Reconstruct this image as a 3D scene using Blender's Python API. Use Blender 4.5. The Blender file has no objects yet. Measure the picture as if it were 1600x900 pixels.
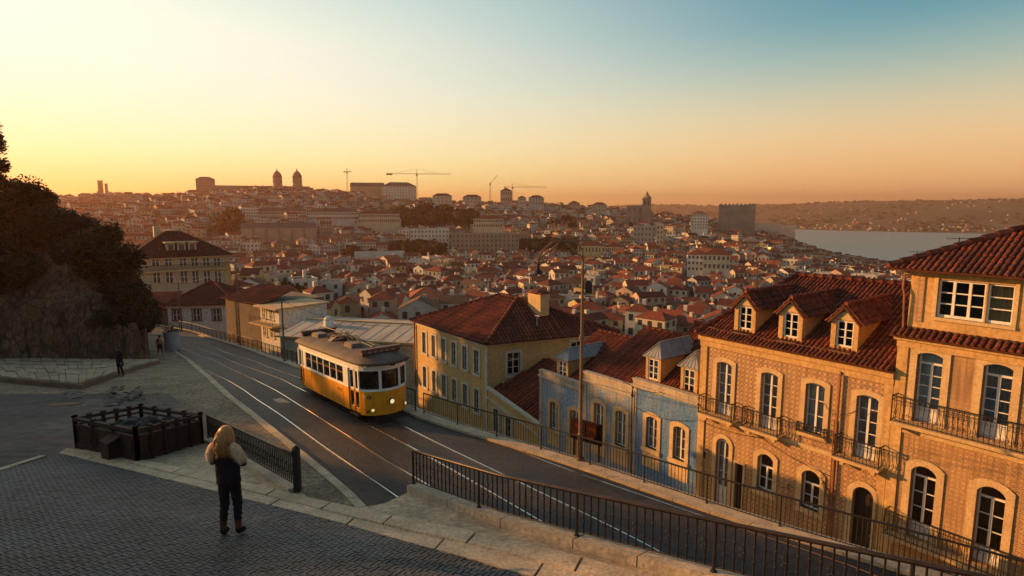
import bpy, bmesh, math, random
from mathutils import Vector, Matrix
random.seed(7)
scene = bpy.context.scene
COL = scene.collection
R = math.radians

# ---------------------------------------------------------------- camera
F = 930.0; HOR = 325.0
PITCH = math.atan((450 - HOR) / F)
cam_d = bpy.data.cameras.new('camera')
cam_d.sensor_width = 36; cam_d.lens = 36 * F / 1600
cam_d.clip_start = 0.1; cam_d.clip_end = 30000
cam = bpy.data.objects.new('camera', cam_d); COL.objects.link(cam)
cam.location = (0, 0, 0); cam.rotation_euler = (math.pi / 2 - PITCH, 0, 0)
scene.camera = cam

# ---------------------------------------------------------------- light
SUN_AZ = R(-70); SUN_EL = R(12.0)          # azimuth measured from +Y towards +X
SKY_GAIN = 0.65
sun_d = bpy.data.lights.new('sun', 'SUN'); sun_d.energy = 5.0; sun_d.angle = R(0.6)
sun_d.color = (1.0, 0.46, 0.13)
sun = bpy.data.objects.new('sun', sun_d); COL.objects.link(sun)
sdir = Vector((math.sin(SUN_AZ) * math.cos(SUN_EL), math.cos(SUN_AZ) * math.cos(SUN_EL), math.sin(SUN_EL)))
sun.rotation_euler = sdir.to_track_quat('Z', 'Y').to_euler(); sun.location = sdir * 300

world = bpy.data.worlds.new('World'); scene.world = world; world.use_nodes = True
wn = world.node_tree.nodes; wl = world.node_tree.links
bg = wn['Background']; bg.inputs[1].default_value = 0.1
sky = wn.new('ShaderNodeTexSky'); sky.sky_type = 'NISHITA'; sky.sun_disc = False
sky.sun_elevation = SUN_EL; sky.sun_rotation = SUN_AZ; sky.altitude = 100
sky.air_density = 1.6; sky.dust_density = 4.0; sky.ozone_density = 3.0
tc = wn.new('ShaderNodeTexCoord')
nrm = wn.new('ShaderNodeVectorMath'); nrm.operation = 'NORMALIZE'; wl.new(tc.outputs['Generated'], nrm.inputs[0])
sep = wn.new('ShaderNodeSeparateXYZ'); wl.new(nrm.outputs[0], sep.inputs[0])
def wramp(stops):
    r = wn.new('ShaderNodeValToRGB'); cr = r.color_ramp; cr.interpolation = 'B_SPLINE'
    while len(cr.elements) < len(stops): cr.elements.new(0.5)
    for e, (p, c) in zip(cr.elements, stops): e.position = p; e.color = (*c, 1)
    wl.new(sep.outputs[2], r.inputs[0]); return r
# two elevation profiles of a dusty evening sky, towards the sun and away from it
r_sun = wramp([(0, (1.15, .60, .13)), (.03, (1.22, .84, .28)), (.09, (1.22, 1.06, .58)), (.17, (1.2, 1.12, .80)), (.25, (1.0, 1.04, .85)), (.36, (.60, .80, .75)), (1, (.34, .37, .38))])
r_off = wramp([(0, (.98, .46, .19)), (.03, (1.0, .52, .21)), (.08, (.96, .60, .28)), (.13, (.80, .63, .37)), (.19, (.40, .53, .45)), (.26, (.075, .31, .40)), (.38, (.05, .21, .32)), (1, (.11, .13, .16))])
dt = wn.new('ShaderNodeVectorMath'); dt.operation = 'DOT_PRODUCT'
dt.inputs[1].default_value = (math.sin(SUN_AZ), math.cos(SUN_AZ), 0); wl.new(nrm.outputs[0], dt.inputs[0])
mr = wn.new('ShaderNodeMapRange'); mr.interpolation_type = 'SMOOTHSTEP'
mr.inputs[1].default_value = -0.26; mr.inputs[2].default_value = 0.90; wl.new(dt.outputs['Value'], mr.inputs[0])
mx = wn.new('ShaderNodeMixRGB'); wl.new(mr.outputs[0], mx.inputs[0]); wl.new(r_off.outputs[0], mx.inputs[1]); wl.new(r_sun.outputs[0], mx.inputs[2])
sc10 = wn.new('ShaderNodeVectorMath'); sc10.operation = 'SCALE'; sc10.inputs['Scale'].default_value = 10 * SKY_GAIN; wl.new(mx.outputs[0], sc10.inputs[0])
mx2 = wn.new('ShaderNodeMixRGB'); mx2.inputs[0].default_value = 0.06; wl.new(sc10.outputs[0], mx2.inputs[1]); wl.new(sky.outputs[0], mx2.inputs[2])
wl.new(mx2.outputs[0], bg.inputs[0])

# ---------------------------------------------------------------- render
scene.view_settings.view_transform = 'Standard'; scene.view_settings.look = 'None'
scene.view_settings.exposure = 0.74; scene.view_settings.gamma = 1.0
cy = scene.cycles
cy.use_denoising = True; cy.max_bounces = 5; cy.diffuse_bounces = 3; cy.glossy_bounces = 2
cy.transmission_bounces = 4; cy.transparent_max_bounces = 12; cy.volume_bounces = 0
cy.caustics_reflective = False; cy.caustics_refractive = False; cy.sample_clamp_indirect = 4
cy.volume_step_rate = 5; cy.volume_max_steps = 64

# ================================================================ helpers
def ray(px, py):
    a = (px - 800) / F; b = (450 - py) / F
    c = math.cos(PITCH) + b * math.sin(PITCH); d = -math.sin(PITCH) + b * math.cos(PITCH)
    return a / c, d / c
def atY(px, py, Y):
    a, b = ray(px, py); return Vector((a * Y, Y, b * Y))
def proj(p):
    x, y, z = p; f = y * math.cos(PITCH) - z * math.sin(PITCH); u = y * math.sin(PITCH) + z * math.cos(PITCH)
    if f < .1: return -9999, -9999
    return 800 + F * x / f, 450 - F * u / f
def interp(x, t):
    if x <= t[0][0]: return t[0][1]
    for (a, b), (c, d) in zip(t, t[1:]):
        if x <= c: return b + (d - b) * (x - a) / (c - a)
    return t[-1][1]
def smooth_interp(x, t):
    return (interp(x - .6, t) + interp(x, t) + interp(x + .6, t)) / 3
ST = [(0, -8.6), (24.5, -8.6), (28, -8.8), (31, -9.15), (40, -10.8), (48, -12.0), (60, -13.2), (80, -14.5)]
def S(Y): return smooth_interp(Y, ST)                       # height of the street
def G(Y):                                                   # height of the sloping square
    p = -(3.24 + .2 * Y)
    return p if Y < 20 else max(p, S(Y))
def onf(px, py, f, lo=3.0, hi=200.0):
    a, b = ray(px, py); prev = lo; n = 600
    for i in range(n + 1):
        Y = lo * (hi / lo) ** (i / n)
        if b * Y <= f(Y):
            l, h = prev, Y
            for _ in range(30):
                m = (l + h) / 2
                if b * m <= f(m): h = m
                else: l = m
            return Vector((a * h, h, b * h))
        prev = Y
    return Vector((a * hi, hi, f(hi)))
def onplane(px, py): return onf(px, py, lambda Y: -(3.24 + .2 * Y))

class MB:
    """collects shapes for one mesh"""
    def __init__(s): s.v = []; s.f = []; s.m = []
    def add(s, vs, fs, m=0):
        o = len(s.v); s.v += [tuple(p) for p in vs]
        for f in fs: s.f.append(tuple(i + o for i in f)); s.m.append(m)
    def quad(s, a, b, c, d, m=0): s.add([a, b, c, d], [(0, 1, 2, 3)], m)
    def box(s, x0, x1, y0, y1, z0, z1, m=0):
        s.add([(x0, y0, z0), (x1, y0, z0), (x1, y1, z0), (x0, y1, z0), (x0, y0, z1), (x1, y0, z1), (x1, y1, z1), (x0, y1, z1)],
              [(0, 3, 2, 1), (4, 5, 6, 7), (0, 1, 5, 4), (1, 2, 6, 5), (2, 3, 7, 6), (3, 0, 4, 7)], m)
    def bar(s, a, b, w, h=None, m=0, up=(0, 0, 1)):
        a = Vector(a); b = Vector(b); h = h or w; d = (b - a).normalized(); u = Vector(up)
        if abs(d.dot(u)) > .99: u = Vector((0, 1, 0))
        x = d.cross(u).normalized() * (w / 2); y = x.cross(d).normalized() * (h / 2)
        s.add([a - x - y, a + x - y, a + x + y, a - x + y, b - x - y, b + x - y, b + x + y, b - x + y],
              [(0, 3, 2, 1), (4, 5, 6, 7), (0, 1, 5, 4), (1, 2, 6, 5), (2, 3, 7, 6), (3, 0, 4, 7)], m)
    def tube(s, pts, r, n=6, m=0, cap=True):
        pts = [Vector(p) for p in pts]; k = len(pts); rs = r if isinstance(r, (list, tuple)) else [r] * k
        o = len(s.v); ref = None
        for i, p in enumerate(pts):
            d = (pts[min(i + 1, k - 1)] - pts[max(i - 1, 0)])
            d = d.normalized() if d.length > 1e-9 else Vector((0, 0, 1))
            u = Vector((0, 0, 1)) if abs(d.z) < .95 else Vector((0, 1, 0))
            x = d.cross(u).normalized(); y = x.cross(d).normalized()
            for j in range(n):
                t = 2 * math.pi * j / n; s.v.append(tuple(p + (x * math.cos(t) + y * math.sin(t)) * rs[i]))
        for i in range(k - 1):
            for j in range(n):
                a = o + i * n + j; b = o + i * n + (j + 1) % n
                s.f.append((a, b, b + n, a + n)); s.m.append(m)
        if cap:
            s.f.append(tuple(o + j for j in range(n))[::-1]); s.m.append(m)
            s.f.append(tuple(o + (k - 1) * n + j for j in range(n))); s.m.append(m)
    def lathe(s, prof, c=(0, 0, 0), n=12, m=0):
        o = len(s.v); k = len(prof)
        for r, z in prof:
            for j in range(n):
                t = 2 * math.pi * j / n; s.v.append((c[0] + r * math.cos(t), c[1] + r * math.sin(t), c[2] + z))
        for i in range(k - 1):
            for j in range(n):
                a = o + i * n + j; b = o + i * n + (j + 1) % n
                s.f.append((a, b, b + n, a + n)); s.m.append(m)
        s.f.append(tuple(o + j for j in range(n))[::-1]); s.m.append(m)
        s.f.append(tuple(o + (k - 1) * n + j for j in range(n))); s.m.append(m)
    def prism(s, poly, z0, z1, m=0, mside=None):
        """poly: list of (x,y) counter-clockwise; z0/z1 numbers or functions of (x,y)"""
        n = len(poly); o = len(s.v)
        f0 = z0 if callable(z0) else (lambda x, y: z0); f1 = z1 if callable(z1) else (lambda x, y: z1)
        for x, y in poly: s.v.append((x, y, f0(x, y)))
        for x, y in poly: s.v.append((x, y, f1(x, y)))
        s.f.append(tuple(o + i for i in range(n))[::-1]); s.m.append(m)
        s.f.append(tuple(o + n + i for i in range(n))); s.m.append(m)
        for i in range(n):
            j = (i + 1) % n; s.f.append((o + i, o + j, o + n + j, o + n + i)); s.m.append(m if mside is None else mside)
    def mesh(s, name, mats, smooth=False):
        me = bpy.data.meshes.new(name); me.from_pydata(s.v, [], s.f)
        for q in (mats if isinstance(mats, (list, tuple)) else [mats]): me.materials.append(q)
        if any(s.m): me.polygons.foreach_set('material_index', s.m)
        if smooth: me.polygons.foreach_set('use_smooth', [True] * len(s.f))
        me.update(); return me
    def build(s, name, mats, parent=None, smooth=False, **kw):
        return obj(name, s.mesh(name, mats, smooth), parent, **kw)
def obj(name, me, parent=None, loc=None, rot=None, scale=None, label=None, cat=None, group=None, kind=None):
    o = bpy.data.objects.new(name, me); COL.objects.link(o)
    if parent is not None: o.parent = parent
    if loc is not None: o.location = loc
    if rot is not None: o.rotation_euler = rot
    if scale is not None: o.scale = scale
    if label: o['label'] = label
    if cat: o['category'] = cat
    if group: o['group'] = group
    if kind: o['kind'] = kind
    return o
def thing(name, label, cat, loc=(0, 0, 0), rz=0, group=None):
    return obj(name, None, None, loc, (0, 0, rz), None, label, cat, group)
def copy_tree(o, parent=None):
    c = o.copy(); COL.objects.link(c)
    if parent is not None: c.parent = parent
    for ch in KIDS.get(o.name, []): copy_tree(ch, c)
    return c
KIDS = {}
def note_kids():
    KIDS.clear()
    for o in COL.objects:
        if o.parent: KIDS.setdefault(o.parent.name, []).append(o)

# ---------------------------------------------------------------- materials
MATS = {}
def pm(name, c1, c2=None, scale=3.0, rough=.8, bump=0.0, bscale=30.0, metal=0.0, spec=.3, rand=0.0, streak=0.0, kind='noise', fine=.25, stretch=(1, 1, 1), detail=5):
    """procedural material: two tones mixed by noise, finer mottling, optional rain streaks, relief and per-object variation"""
    if name in MATS: return MATS[name]
    m = bpy.data.materials.new(name); m.use_nodes = True; n = m.node_tree.nodes; l = m.node_tree.links
    p = n['Principled BSDF']; p.inputs['Roughness'].default_value = rough; p.inputs['Metallic'].default_value = metal
    p.inputs['Specular IOR Level'].default_value = spec
    if c2 is None: c2 = tuple(x * .72 for x in c1)
    t = n.new('ShaderNodeTexCoord'); mp = n.new('ShaderNodeMapping'); mp.inputs['Scale'].default_value = stretch
    l.new(t.outputs['Object'], mp.inputs[0])
    a = n.new('ShaderNodeTexNoise'); a.inputs['Scale'].default_value = scale; a.inputs['Detail'].default_value = detail; l.new(mp.outputs[0], a.inputs[0])
    rp = n.new('ShaderNodeMapRange'); rp.inputs[1].default_value = .35; rp.inputs[2].default_value = .65; l.new(a.outputs[0], rp.inputs[0])
    mx = n.new('ShaderNodeMixRGB'); mx.inputs[1].default_value = (*c1, 1); mx.inputs[2].default_value = (*c2, 1); l.new(rp.outputs[0], mx.inputs[0])
    col = mx.outputs[0]
    if fine:
        b = n.new('ShaderNodeTexNoise'); b.inputs['Scale'].default_value = scale * 9; b.inputs['Detail'].default_value = 3; l.new(mp.outputs[0], b.inputs[0])
        q = n.new('ShaderNodeMapRange'); q.inputs[1].default_value = .3; q.inputs[2].default_value = .7; q.inputs[3].default_value = 1 - fine; q.inputs[4].default_value = 1 + fine * .5; l.new(b.outputs[0], q.inputs[0])
        k = n.new('ShaderNodeMixRGB'); k.blend_type = 'MULTIPLY'; k.inputs[0].default_value = 1; l.new(col, k.inputs[1]); l.new(q.outputs[0], k.inputs[2]); col = k.outputs[0]
    if streak:
        ms = n.new('ShaderNodeMapping'); ms.inputs['Scale'].default_value = (6, 6, .5); l.new(t.outputs['Object'], ms.inputs[0])
        b = n.new('ShaderNodeTexNoise'); b.inputs['Scale'].default_value = 1.6; b.inputs['Detail'].default_value = 4; l.new(ms.outputs[0], b.inputs[0])
        q = n.new('ShaderNodeMapRange'); q.inputs[1].default_value = .45; q.inputs[2].default_value = .75; q.inputs[3].default_value = 1; q.inputs[4].default_value = 1 - streak; l.new(b.outputs[0], q.inputs[0])
        k = n.new('ShaderNodeMixRGB'); k.blend_type = 'MULTIPLY'; k.inputs[0].default_value = 1; l.new(col, k.inputs[1]); l.new(q.outputs[0], k.inputs[2]); col = k.outputs[0]
    if rand:
        oi = n.new('ShaderNodeObjectInfo')
        q = n.new('ShaderNodeMapRange'); q.inputs[3].default_value = 1 - rand; q.inputs[4].default_value = 1 + rand; l.new(oi.outputs['Random'], q.inputs[0])
        k = n.new('ShaderNodeMixRGB'); k.blend_type = 'MULTIPLY'; k.inputs[0].default_value = 1; l.new(col, k.inputs[1]); l.new(q.outputs[0], k.inputs[2]); col = k.outputs[0]
    l.new(col, p.inputs['Base Color'])
    if bump:
        if kind == 'voronoi':
            b = n.new('ShaderNodeTexVoronoi'); b.feature = 'DISTANCE_TO_EDGE'; b.inputs['Scale'].default_value = bscale; l.new(mp.outputs[0], b.inputs[0])
            q = n.new('ShaderNodeMapRange'); q.inputs[2].default_value = .12; l.new(b.outputs[0], q.inputs[0]); src = q.outputs[0]
            k = n.new('ShaderNodeMixRGB'); k.blend_type = 'MULTIPLY'; k.inputs[0].default_value = .55; l.new(col, k.inputs[1]); l.new(src, k.inputs[2]); l.new(k.outputs[0], p.inputs['Base Color'])
        else:
            b = n.new('ShaderNodeTexNoise'); b.inputs['Scale'].default_value = bscale; b.inputs['Detail'].default_value = 6; l.new(mp.outputs[0], b.inputs[0]); src = b.outputs[0]
        bp = n.new('ShaderNodeBump'); bp.inputs['Strength'].default_value = bump; bp.inputs['Distance'].default_value = .03; l.new(src, bp.inputs['Height']); l.new(bp.outputs[0], p.inputs['Normal'])
    MATS[name] = m; return m
def emit(name, c, s):
    m = bpy.data.materials.new(name); m.use_nodes = True; p = m.node_tree.nodes['Principled BSDF']
    p.inputs['Base Color'].default_value = (*c, 1); p.inputs['Emission Color'].default_value = (*c, 1); p.inputs['Emission Strength'].default_value = s
    return m
def glass_mat(name, tint, opaque):
    """window glass: see-through with a mirror film that grows at grazing angles"""
    m = bpy.data.materials.new(name); m.use_nodes = True; n = m.node_tree.nodes; l = m.node_tree.links; n.clear()
    o = n.new('ShaderNodeOutputMaterial'); tr = n.new('ShaderNodeBsdfTransparent'); tr.inputs[0].default_value = (*tint, 1)
    g = n.new('ShaderNodeBsdfGlossy'); g.inputs['Roughness'].default_value = .04
    fr = n.new('ShaderNodeFresnel'); fr.inputs[0].default_value = 1.5
    ad = n.new('ShaderNodeMath'); ad.operation = 'ADD'; ad.inputs[1].default_value = opaque; l.new(fr.outputs[0], ad.inputs[0])
    nz = n.new('ShaderNodeTexNoise'); nz.inputs['Scale'].default_value = 2.5
    bp = n.new('ShaderNodeBump'); bp.inputs['Strength'].default_value = .05; bp.inputs['Distance'].default_value = .05; l.new(nz.outputs[0], bp.inputs['Height']); l.new(bp.outputs[0], g.inputs['Normal'])
    mx = n.new('ShaderNodeMixShader'); l.new(ad.outputs[0], mx.inputs[0]); l.new(tr.outputs[0], mx.inputs[1]); l.new(g.outputs[0], mx.inputs[2]); l.new(mx.outputs[0], o.inputs[0])
    return m
def azulejo(name, ground, figure, size, lattice=True):
    """glazed facade tiles: printed lattice figure, grout joints, uneven firing"""
    m = bpy.data.materials.new(name); m.use_nodes = True; n = m.node_tree.nodes; l = m.node_tree.links
    p = n['Principled BSDF']; p.inputs['Roughness'].default_value = .42; p.inputs['Specular IOR Level'].default_value = .35
    t = n.new('ShaderNodeTexCoord'); s = n.new('ShaderNodeSeparateXYZ'); l.new(t.outputs['Object'], s.inputs[0])
    def mth(op, a, b=None):
        q = n.new('ShaderNodeMath'); q.operation = op
        for i, v in enumerate((a, b)):
            if v is None: continue
            if isinstance(v, (int, float)): q.inputs[i].default_value = v
            else: l.new(v, q.inputs[i])
        return q.outputs[0]
    def cell(c): return mth('ABSOLUTE', mth('SUBTRACT', mth('FRACT', mth('DIVIDE', c, size)), .5))
    fx, fz = cell(s.outputs[0]), cell(s.outputs[2])
    dia = mth('ADD', fx, fz)
    ring = mth('LESS_THAN', mth('ABSOLUTE', mth('SUBTRACT', dia, .5)), .11 if lattice else .07)
    dot = mth('LESS_THAN', mth('ADD', mth('MULTIPLY', fx, fx), mth('MULTIPLY', fz, fz)), .03)
    fig = mth('MAXIMUM', ring, dot)
    nz = n.new('ShaderNodeTexNoise'); nz.inputs['Scale'].default_value = 38 if not lattice else 22; nz.inputs['Detail'].default_value = 2; l.new(t.outputs['Object'], nz.inputs[0])
    leaf = mth('GREATER_THAN', nz.outputs[0], .56 if not lattice else .62)
    fig = mth('MAXIMUM', fig, leaf) if not lattice else mth('MINIMUM', mth('MAXIMUM', fig, leaf), 1)
    big = n.new('ShaderNodeTexNoise'); big.inputs['Scale'].default_value = 1.3; big.inputs['Detail'].default_value = 5; l.new(t.outputs['Object'], big.inputs[0])
    k = mth('MULTIPLY', fig, mth('MULTIPLY_ADD', big.outputs[0], 1.1)); k.node.inputs[2].default_value = .05
    mx = n.new('ShaderNodeMixRGB'); mx.inputs[1].default_value = (*ground, 1); mx.inputs[2].default_value = (*figure, 1); l.new(k, mx.inputs[0])
    gr = mth('GREATER_THAN', mth('MAXIMUM', fx, fz), .475)
    m2 = n.new('ShaderNodeMixRGB'); m2.inputs[2].default_value = tuple(x * .5 for x in ground) + (1,); l.new(mth('MULTIPLY', gr, .5), m2.inputs[0]); l.new(mx.outputs[0], m2.inputs[1])
    ms = n.new('ShaderNodeMapping'); ms.inputs['Scale'].default_value = (3.5, 3.5, .45); l.new(t.outputs['Object'], ms.inputs[0])
    sn = n.new('ShaderNodeTexNoise'); sn.inputs['Scale'].default_value = 1.5; sn.inputs['Detail'].default_value = 5; l.new(ms.outputs[0], sn.inputs[0])
    sq = n.new('ShaderNodeMapRange'); sq.inputs[1].default_value = .42; sq.inputs[2].default_value = .72; sq.inputs[3].default_value = 1.05; sq.inputs[4].default_value = .62; l.new(sn.outputs[0], sq.inputs[0])
    m3 = n.new('ShaderNodeMixRGB'); m3.blend_type = 'MULTIPLY'; m3.inputs[0].default_value = 1; l.new(m2.outputs[0], m3.inputs[1]); l.new(sq.outputs[0], m3.inputs[2])
    l.new(m3.outputs[0], p.inputs['Base Color'])
    bp = n.new('ShaderNodeBump'); bp.inputs['Strength'].default_value = .3; bp.inputs['Distance'].default_value = .004; l.new(mth('SUBTRACT', 1, gr), bp.inputs['Height']); l.new(bp.outputs[0], p.inputs['Normal'])
    return m

# ================================================================ setting: terrain, river, far shore
SKYL = [(-80, 0), (-40, 1), (-30, 6), (-22, 19), (-16, 14), (-10, 3), (0, -4), (10, -13), (18, -27), (24, -46), (28, -74), (33, -87), (50, -90), (80, -90)]
NEAR = [(-80, -18), (-25, -18), (-12, -17), (0, -16.5), (20, -15), (80, -15)]
MID = [(-80, -30), (-25, -36), (-10, -44), (0, -46), (12, -46), (20, -48), (28, -50), (80, -52)]
def vnoise(x, y, s=0):
    return math.sin(x * 1.7 + s) * math.cos(y * 1.3 - s * 2) * .5 + math.sin(x * .61 - y * .83 + s * 3) * .35 + math.sin(x * 3.1 + y * 2.7 + s) * .15
def T(X, Y):
    r = math.hypot(X, Y); az = math.degrees(math.atan2(X, max(Y, .01)))
    az = max(-80, min(80, az)); s = interp(az, SKYL); nr = interp(az, NEAR); md = interp(az, MID)
    t = [(28, nr), (70, nr - 5), (110, nr - 9), (180, md + 10), (300, md + 1), (430, md), (520, md * .8 + s * .2), (620, md * .5 + s * .5), (740, md * .2 + s * .8), (860, s), (960, s + 1), (1080, s - 10), (1250, min(s - 24, -60)), (1450, -94), (2500, -110)]
    return interp(r, t) + vnoise(X / 60, Y / 60) * min(4, r / 120)
m_earth = pm('city_earth', (.11, .085, .06), (.05, .05, .03), scale=.05, rough=.95)
mb = MB(); azs = [-82 + i * 1.6 for i in range(104)]; rs = [27]
while rs[-1] < 2400: rs.append(rs[-1] * 1.05 + .5)
for r in rs:
    for az in azs:
        x, y = r * math.sin(R(az)), r * math.cos(R(az)); mb.v.append((x, y, T(x, y)))
na = len(azs)
for i in range(len(rs) - 1):
    for j in range(na - 1):
        a = i * na + j; mb.f.append((a, a + 1, a + na + 1, a + na)); mb.m.append(0)
mb.build('terrain', m_earth, smooth=True, kind='structure')

def water_mat():
    m = bpy.data.materials.new('river_water'); m.use_nodes = True; n = m.node_tree.nodes; l = m.node_tree.links; p = n['Principled BSDF']
    p.inputs['Base Color'].default_value = (.12, .22, .24, 1); p.inputs['Roughness'].default_value = .35; p.inputs['Specular IOR Level'].default_value = .5
    t = n.new('ShaderNodeTexCoord'); mp = n.new('ShaderNodeMapping'); mp.inputs['Scale'].default_value = (.02, .12, 1); l.new(t.outputs['Object'], mp.inputs[0])
    a = n.new('ShaderNodeTexNoise'); a.inputs['Scale'].default_value = 1; a.inputs['Detail'].default_value = 8; l.new(mp.outputs[0], a.inputs[0])
    b = n.new('ShaderNodeBump'); b.inputs['Strength'].default_value = .5; b.inputs['Distance'].default_value = 2; l.new(a.outputs[0], b.inputs['Height']); l.new(b.outputs[0], p.inputs['Normal'])
    return m
mb = MB(); mb.quad((-1500, 500, -92), (9000, 500, -92), (9000, 7500, -92), (-1500, 7500, -92)); mb.build('river', water_mat(), kind='structure')

# far shore: a long hill across the river
FARH = [(2, -30), (8, 18), (13, 34), (19, 14), (26, 34), (33, 55), (42, 64), (60, 110), (75, 60)]
def TF(az, r):
    h = interp(az, FARH); k = max(0, min(1, (r - 3050) / 2600)); k = k * k * (3 - 2 * k)
    return -93 + 4 * min(1, max(0, (r - 3000) / 60)) + (h + 90) * k + vnoise(az / 3, r / 300, 2) * 9 * min(1, k * 4 + .1)
m_far = pm('far_slopes', (.10, .085, .055), (.035, .045, .025), scale=.004, rough=.95, detail=8)
mb = MB(); A = [1 + i * .7 for i in range(106)]; Q = [2960, 3000, 3030, 3070, 3130, 3200, 3300, 3420, 3560, 3720, 3900, 4100, 4300, 4600, 4900, 5200, 5500, 5800, 6200]
for r in Q:
    for az in A:
        rr = r - 260 * max(0, min(1, (az - 22) / 8)); mb.v.append((rr * math.sin(R(az)), rr * math.cos(R(az)), TF(az, r)))
for i in range(len(Q) - 1):
    for j in range(len(A) - 1):
        a = i * len(A) + j; mb.f.append((a, a + 1, a + len(A) + 1, a + len(A))); mb.m.append(0)
mb.build('far_hills', m_far, smooth=True, kind='structure')
# scattered far-off town on the other shore (a mass of specks in the photograph)
mb = MB(); rnd = random.Random(3)
for i in range(750):
    az = rnd.uniform(6, 48); r = 3060 + 2300 * rnd.random() ** 2.2; rr = r - 260 * max(0, min(1, (az - 22) / 8))
    if vnoise(az * 1.3, r / 160, 5) < -.1 and rnd.random() < .8: continue
    x, y, z = rr * math.sin(R(az)), rr * math.cos(R(az)), TF(az, r); w = rnd.uniform(4, 10) * (2.4 if rnd.random() < .06 else 1); h = rnd.uniform(3, 7)
    mb.box(x - w, x + w, y - 6, y + 6, z - 4, z + h, rnd.choice((0, 0, 1, 2)))
mb.build('far_town', [pm('far_wall', (.36, .32, .27), rough=.9), pm('far_wall_grey', (.22, .20, .18), rough=.9), pm('far_roof', (.28, .12, .08), rough=.9)], kind='stuff', label='hazy scatter of small pale houses on the far river shore', cat='town')
mb = MB()
for i in range(1600):
    az = rnd.uniform(4, 50); r = 3050 + 2800 * rnd.random(); rr = r - 260 * max(0, min(1, (az - 22) / 8))
    if vnoise(az * .9, r / 210, 9) < .0: continue
    x, y, z = rr * math.sin(R(az)), rr * math.cos(R(az)), TF(az, r); w = rnd.uniform(8, 22); h = rnd.uniform(5, 12)
    mb.lathe([(w, -3), (w * .9, h * .5), (w * .4, h)], (x, y, z), 5)
mb.build('far_woods', pm('far_wood', (.035, .04, .02), rough=1), kind='stuff', label='dark woods scattered over the far hill across the river', cat='woods')

# ================================================================ street
FENCE_PX = [(236, 508), (270, 513), (300, 519), (350, 534), (400, 549), (459, 570), (550, 607), (640, 645), (700, 664), (767, 686), (850, 708), (950, 742), (1100, 793), (1230, 835), (1340, 868), (1500, 915)]
KERB_PX = [(248, 527), (258, 533), (270, 544), (300, 566), (340, 602), (368, 627), (412, 660), (467, 704), (530, 756), (568, 787)]
fen = [onf(x, y, S) for x, y in FENCE_PX]; ker = [onf(x, y, S) for x, y in KERB_PX]
def line_of(pts, near_dir, far_dir):
    t = sorted((p.y, p.x) for p in pts); y0, x0 = t[0]; y1, x1 = t[-1]
    return [(y0 - 14, x0 + 14 * near_dir)] + t + [(y1 + 10, x1 + 10 * far_dir)]
FX = line_of(fen, 1.25, -.9); KX = line_of(ker, .62, -.9)
def sm(Y, t, w=1.2): return sum(interp(Y + d * w, t) for d in (-1, -.5, 0, .5, 1)) / 5
def fx(Y): return sm(Y, FX)
def kx(Y): return sm(Y, KX)
YS = [0 + i * .8 for i in range(96)]
def strip(name, xa, xb, za, mat, n=1, **kw):
    mb = MB(); rows = []
    for Y in YS:
        a, b = xa(Y), xb(Y); rows.append([(a + (b - a) * i / n, Y, za(Y)) for i in range(n + 1)])
    for r in rows: mb.v += r
    for i in range(len(rows) - 1):
        for j in range(n):
            a = i * (n + 1) + j; mb.f.append((a, a + 1, a + n + 2, a + n + 1)); mb.m.append(0)
    return mb.build(name, mat, smooth=True, kind='structure', **kw)
m_asph = pm('street_setts', (.060, .050, .050), (.026, .023, .024), scale=.4, rough=.62, bump=.45, bscale=11, kind='voronoi', spec=.4, fine=.4)
m_side = pm('pavement_limestone', (.40, .30, .195), (.24, .18, .12), scale=.8, rough=.85, bump=.5, bscale=14, kind='voronoi', fine=.5)
m_kerb = pm('kerb_limestone', (.56, .43, .29), (.40, .31, .21), scale=2.2, rough=.8, bump=.25, bscale=22, rand=.1, fine=.35)
strip('road', kx, lambda Y: fx(Y) + .1, S, m_asph, 6)
strip('pavement', lambda Y: kx(Y) - (9 if Y < 24 else 40), lambda Y: kx(Y) - .3, lambda Y: S(Y) + .1, m_side, 8)
def walk(f, y0, y1, step):
    """points every `step` metres along x=f(Y)"""
    pts = []; Y = y0; acc = 0; p = Vector((f(Y), Y)); pts.append(Y)
    while Y < y1:
        Y += .02; q = Vector((f(Y), Y)); acc += (q - p).length; p = q
        if acc >= step: pts.append(Y); acc = 0
    return pts
kerb_root = obj('kerb', None, None, kind='structure')
def kerb_run(f, off0, off1, y0, y1, step, up, mat, gap=.012, parent=kerb_root):
    ys = walk(f, y0, y1, step)
    for i, (a, b) in enumerate(zip(ys, ys[1:])):
        mb = MB(); g = gap; j = random.uniform(-.006, .006)
        a2, b2 = a + g * .6, b - g * .6
        P = [(f(a2) + off0, a2), (f(a2) + off1, a2), (f(b2) + off1, b2), (f(b2) + off0, b2)]
        mb.prism(P, lambda x, y: S(y) - .2, lambda x, y: S(y) + up + j); mb.build('kerb_stone', mat, parent)
kerb_run(kx, -.34, .0, 15, 60, .95, .13, m_kerb)
kerb_run(fx, -.42, -.1, 9, 62, 1.1, .1, m_kerb)
# strip of paving under the outer railing, retaining wall below it
strip('railing_footing', lambda Y: fx(Y) - .1, lambda Y: fx(Y) + .55, lambda Y: S(Y) + .1, m_kerb, 1)
mb = MB()
for a, b in zip(YS, YS[1:]): mb.quad((fx(a) + .55, a, S(a) + .099), (fx(b) + .55, b, S(b) + .099), (fx(b) + .75, b, -19), (fx(a) + .75, a, -19))
mb.build('retaining_wall', pm('retaining_plaster', (.42, .33, .22), (.3, .25, .2), scale=.6, rough=.9, streak=.3), label='pale plastered retaining wall below the outer street railing', cat='wall')

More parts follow.
